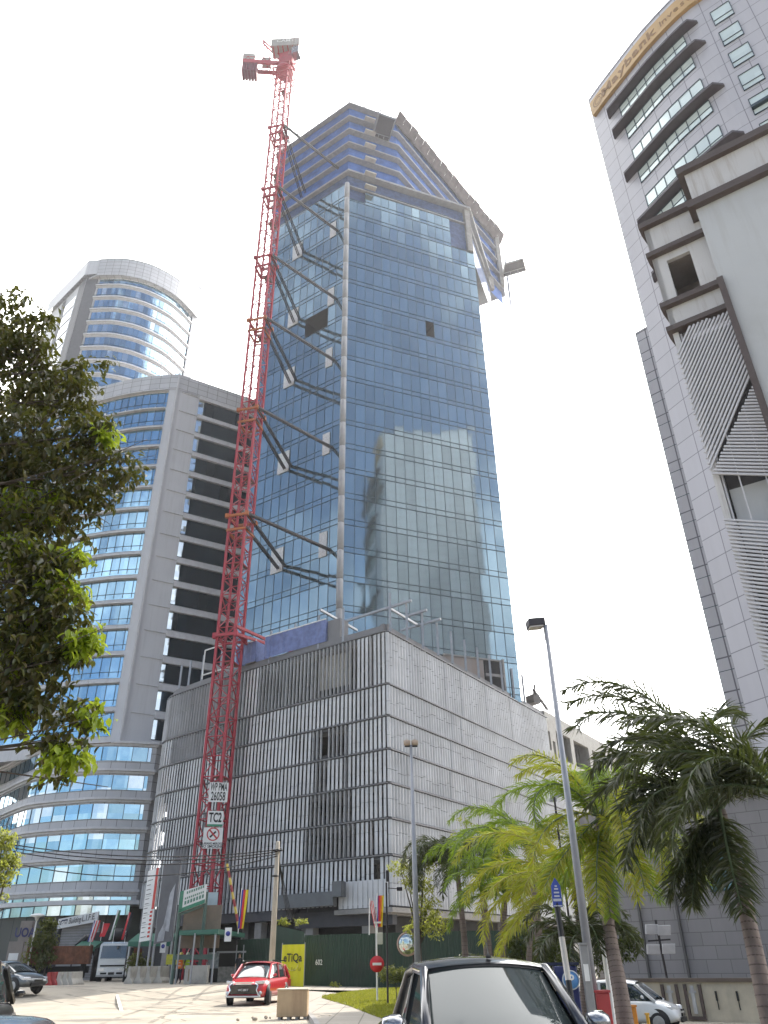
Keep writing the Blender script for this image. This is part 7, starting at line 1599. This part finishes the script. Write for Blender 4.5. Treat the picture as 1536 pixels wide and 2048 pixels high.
def palm(label, crown, trunk, d, fr, mt, L, r=.12, name='palm', seed=1, ll=.5, lw=.045, n=58, shaft=None, plume=1.0, rings=True):
    """fr = list of (azimuth, elevation, length factor, droop[, material])"""
    rn = random.Random(seed); T_ = [PD(x, y, dd) for x, y, dd in trunk]; b_ = T_[0]; g0 = gz(b_.x, b_.y)
    if b_.z > g0 - .05: b_ = Vector((b_.x, b_.y, g0 - .05)); T_[0] = b_
    t = thing(name, label, 'palm tree', tuple(b_)); c = PD(crown[0], crown[1], d); m = MB(); pts = T_ + [c]
    P = resample3(pts, 18); RR = [r * (1.25 - .5 * i / 18) for i in range(19)]; m.path(P, RR, 12); 
    m.build('trunk', ptr, t)
    if rings:
        m = MB()
        for i in range(1, 18):
            for q in (0, .5):
                pc2 = P[i].lerp(P[min(i + 1, 18)], q); dr = (P[min(i + 1, 18)] - P[i - 1]).normalized(); m.lathe([(RR[i] * .97, -.012), (RR[i] * 1.035, 0), (RR[i] * .97, .012)], 12, pc2, dr)
        m.build('ring_scar', mat('ring_scar', (.11, .085, .075), .9), t)
    if shaft: m = MB(); m.path([c + Vector((0, 0, -shaft)), c + Vector((0, 0, -shaft * .4)), c + Vector((0, 0, .15))], [r * .95, r * 1.05, r * .5], 12); m.build('crownshaft', pshaft, t)
    fr = list(fr) + [((f_[0] + rn.uniform(25, 60)) % 360, f_[1] + rn.uniform(-18, 14), f_[2] * rn.uniform(.85, 1.05), f_[3] * rn.uniform(.9, 1.2)) + tuple(f_[4:]) for f_ in fr if rn.random() < (.75 if seed > 32 else .25)]
    for f in fr:
        m = MB(); mr = MB(); frond(m, mr, c + Vector((0, 0, rn.uniform(-.05, .1))), f[0], f[1], L * f[2], f[3], rn, ll, lw, n, plume, rn.uniform(-.4, .4)); o = m.build('frond', f[4] if len(f) > 4 else mt, t, smooth=True); mr.build('frond_stem', pshaft if mt is not py_ else mat('stem_yellow', (.3, .27, .05), .6), o)
    return t
def resample3(pts, n):
    P = [Vector(p) for p in pts]; out = []; m = len(P) - 1
    for k in range(n + 1):
        t = k / n * m; i = min(int(t), m - 1); t -= i; p0 = P[i - 1] if i > 0 else P[0] * 2 - P[1]; p1 = P[i]; p2 = P[i + 1]; p3 = P[i + 2] if i + 2 <= m else P[m] * 2 - P[m - 1]
        out.append(0.5 * ((2 * p1) + (p2 - p0) * t + (2 * p0 - 5 * p1 + 4 * p2 - p3) * t * t + (3 * p1 - p0 - 3 * p2 + p3) * t ** 3))
    return out
palm('large dark palm with a leaning ringed trunk spreading over the stone building', (1440, 1620), [(1560, 2140, 12.6), (1520, 1950, 12.8), (1478, 1760, 13)], 13,
     [(285, 84, 1.3, 2.0), (275, 72, 1.1, 2.3), (262, 52, .85, 1.9), (300, 38, .85, 1.7), (240, 22, .7, 1.8), (330, 70, 1.1, 2.0), (200, 45, .8, 2.4), (80, 68, 1.1, 1.8), (60, 45, .95, 1.8), (110, 50, .9, 2.0), (160, 25, .75, 2.4), (270, 5, .75, 1.6), (30, 76, 1.15, 1.8), (355, 60, 1.0, 1.8), (205, -45, .7, .4), (255, -50, .6, .3)], pd_, 2.6, r=.105, seed=31, ll=.52, lw=.045, n=70, shaft=.9)
palm('dark palm cut by the right edge, only its left fronds showing above the large palm', (1560, 1590), [(1620, 2100, 11.5), (1590, 1800, 11.5)], 11.5, [(270, 62, 1.0, 1.6), (285, 40, 1.0, 1.8), (255, 15, .9, 1.9), (300, 70, .9, 1.8), (240, 45, .8, 2.4)], pd_, 2.3, r=.12, seed=32, ll=.5, n=56)
palm('palm with a leaning grey trunk between the red cabinet and the orange machine', (1200, 1640), [(1262, 2120, 19), (1240, 1980, 19.2), (1216, 1840, 19.6)], 20,
     [(250, 66, .95, 2.0, py_), (285, 48, 1.0, 2.2), (180, 30, 1.1, 2.7, py_), (200, 55, 1.0, 3.0), (90, 50, 1.0, 2.3), (120, 25, 1.0, 2.2, py_), (60, 62, .9, 2.2), (330, 60, .9, 2.2), (230, 5, .95, 1.7, py_), (150, -5, 1.0, 1.5, py_), (105, 0, .9, 1.6), (205, -38, .85, .5, py_), (250, -30, .8, .6), (165, -42, .8, .4)], pg, 3.1, r=.15, seed=33, ll=.55, n=60, shaft=2.2)
palm('yellow green palm behind the blue parking sign, its fronds arching low and wide', (1150, 1765), [(1172, 2100, 23), (1168, 1930, 23)], 23,
     [(270, 55, 1.15, 2.3), (285, 30, 1.05, 1.9), (250, 15, 1.0, 1.5), (300, 68, .9, 2.2), (200, 40, .9, 2.5), (90, 45, .8, 2.2), (60, 60, .8, 2.0), (150, 30, .8, 2.3), (240, -15, .9, 1.0)], py_, 3.4, r=.11, seed=34, ll=.55, n=60)
palm('leafy green palm left of the yellow one, with a straight pale trunk', (1060, 1700), [(1092, 2080, 27), (1078, 1880, 27)], 27,
     [(270, 60, 1.0, 2.2, pg), (300, 35, 1.0, 2.0), (250, 35, 1.1, 2.2), (200, 30, .9, 2.5), (90, 40, .9, 2.0, py_), (60, 65, .8, 2.2), (330, 60, .8, 2.0), (130, 20, .9, 2.1, py_)], pg, 3.2, r=.12, seed=35, ll=.5, n=54)
palm('green palm behind the pickup roof, third trunk from the dark drooping palm', (1010, 1790), [(1003, 2060, 30), (1004, 1900, 30)], 30, [(270, 45, .9, 2.2), (300, 60, .9, 2.0), (235, 20, .9, 1.8), (90, 50, .9, 2.2), (120, 30, .8, 2.0), (190, 35, .8, 2.2), (330, 65, .8, 2.0)], pg, 2.9, r=.13, seed=36, ll=.5, n=50)
palm('green palm behind the pickup roof, its trunk next to the dark drooping palm', (962, 1745), [(977, 2060, 31), (975, 1900, 31)], 31, [(270, 60, .9, 2.4), (20, 70, .9, 2.0), (250, 30, .8, 2.3, pd_), (90, 55, 1.0, 2.1), (110, 25, .9, 2.1), (180, 35, .8, 2.4), (60, 40, .9, 2.0)], pg, 2.9, r=.14, seed=37, ll=.5, n=50)
palm('dark drooping palm left of all the other palms, its crown shaped like a mop', (915, 1745), [(932, 2060, 33), (930, 1900, 33)], 33, [(az_, e_, l_, dr_) for az_, e_, l_, dr_ in ((270, 70, 1.0, 3.4), (240, 60, 1.0, 3.6), (300, 62, .95, 3.3), (200, 66, 1.0, 3.6), (90, 66, 1.0, 3.4), (120, 60, 1.0, 3.5), (160, 50, 1.0, 3.2), (60, 70, .9, 3.2), (20, 75, .8, 3.0), (330, 70, .8, 3.0), (225, 35, .9, 2.9))], pd_, 3.3, r=.12, seed=38, ll=.5, n=70, lw=.05)
palm('short dark palm between the blue cabinet and the leaning palm trunk', (1165, 1880), [(1170, 2060, 20.5)], 20.5, [(270, 45, .8, 2.4), (240, 30, .8, 2.4), (300, 60, .8, 2.2), (90, 40, .8, 2.4), (120, 30, .8, 2.4), (180, 30, .8, 2.4), (30, 60, .7, 2.0)], pd_, 2.0, r=.1, seed=39, ll=.42, n=44)
palm('slim palm with a brown trunk between the yellow palm and the dark bush', (1070, 1770), [(1062, 2060, 29), (1058, 1920, 29)], 28.5, [(270, 35, .8, 2.2), (200, 30, .8, 2.3), (90, 45, .8, 2.0), (330, 55, .8, 2.0), (130, 20, .8, 1.8)], py_, 2.0, r=.09, seed=40, ll=.42, n=46)
# ------------------------------------------------------------------ added haze volume standing in for veiling glare
hz = MB(); hz.obox((-130, -70, -2.0), (300, 0, 0), (0, 290, 0), (0, 0, 170))
hm = bpy.data.materials.new('added_glare_haze'); hm.use_nodes = True; nt = hm.node_tree; nt.nodes.remove(nt.nodes['Principled BSDF']); pv_ = nt.nodes.new('ShaderNodeVolumePrincipled')
pv_.inputs['Color'].default_value = (.93, .95, 1.0, 1); pv_.inputs['Density'].default_value = 0.00024; pv_.inputs['Anisotropy'].default_value = 0.6
nt.links.new(pv_.outputs[0], nt.nodes['Material Output'].inputs['Volume'])
ho = hz.build('haze', hm); ho['kind'] = 'stuff'; ho['label'] = 'added thin bright haze that stands in for glare around the towers'; ho['category'] = 'haze'
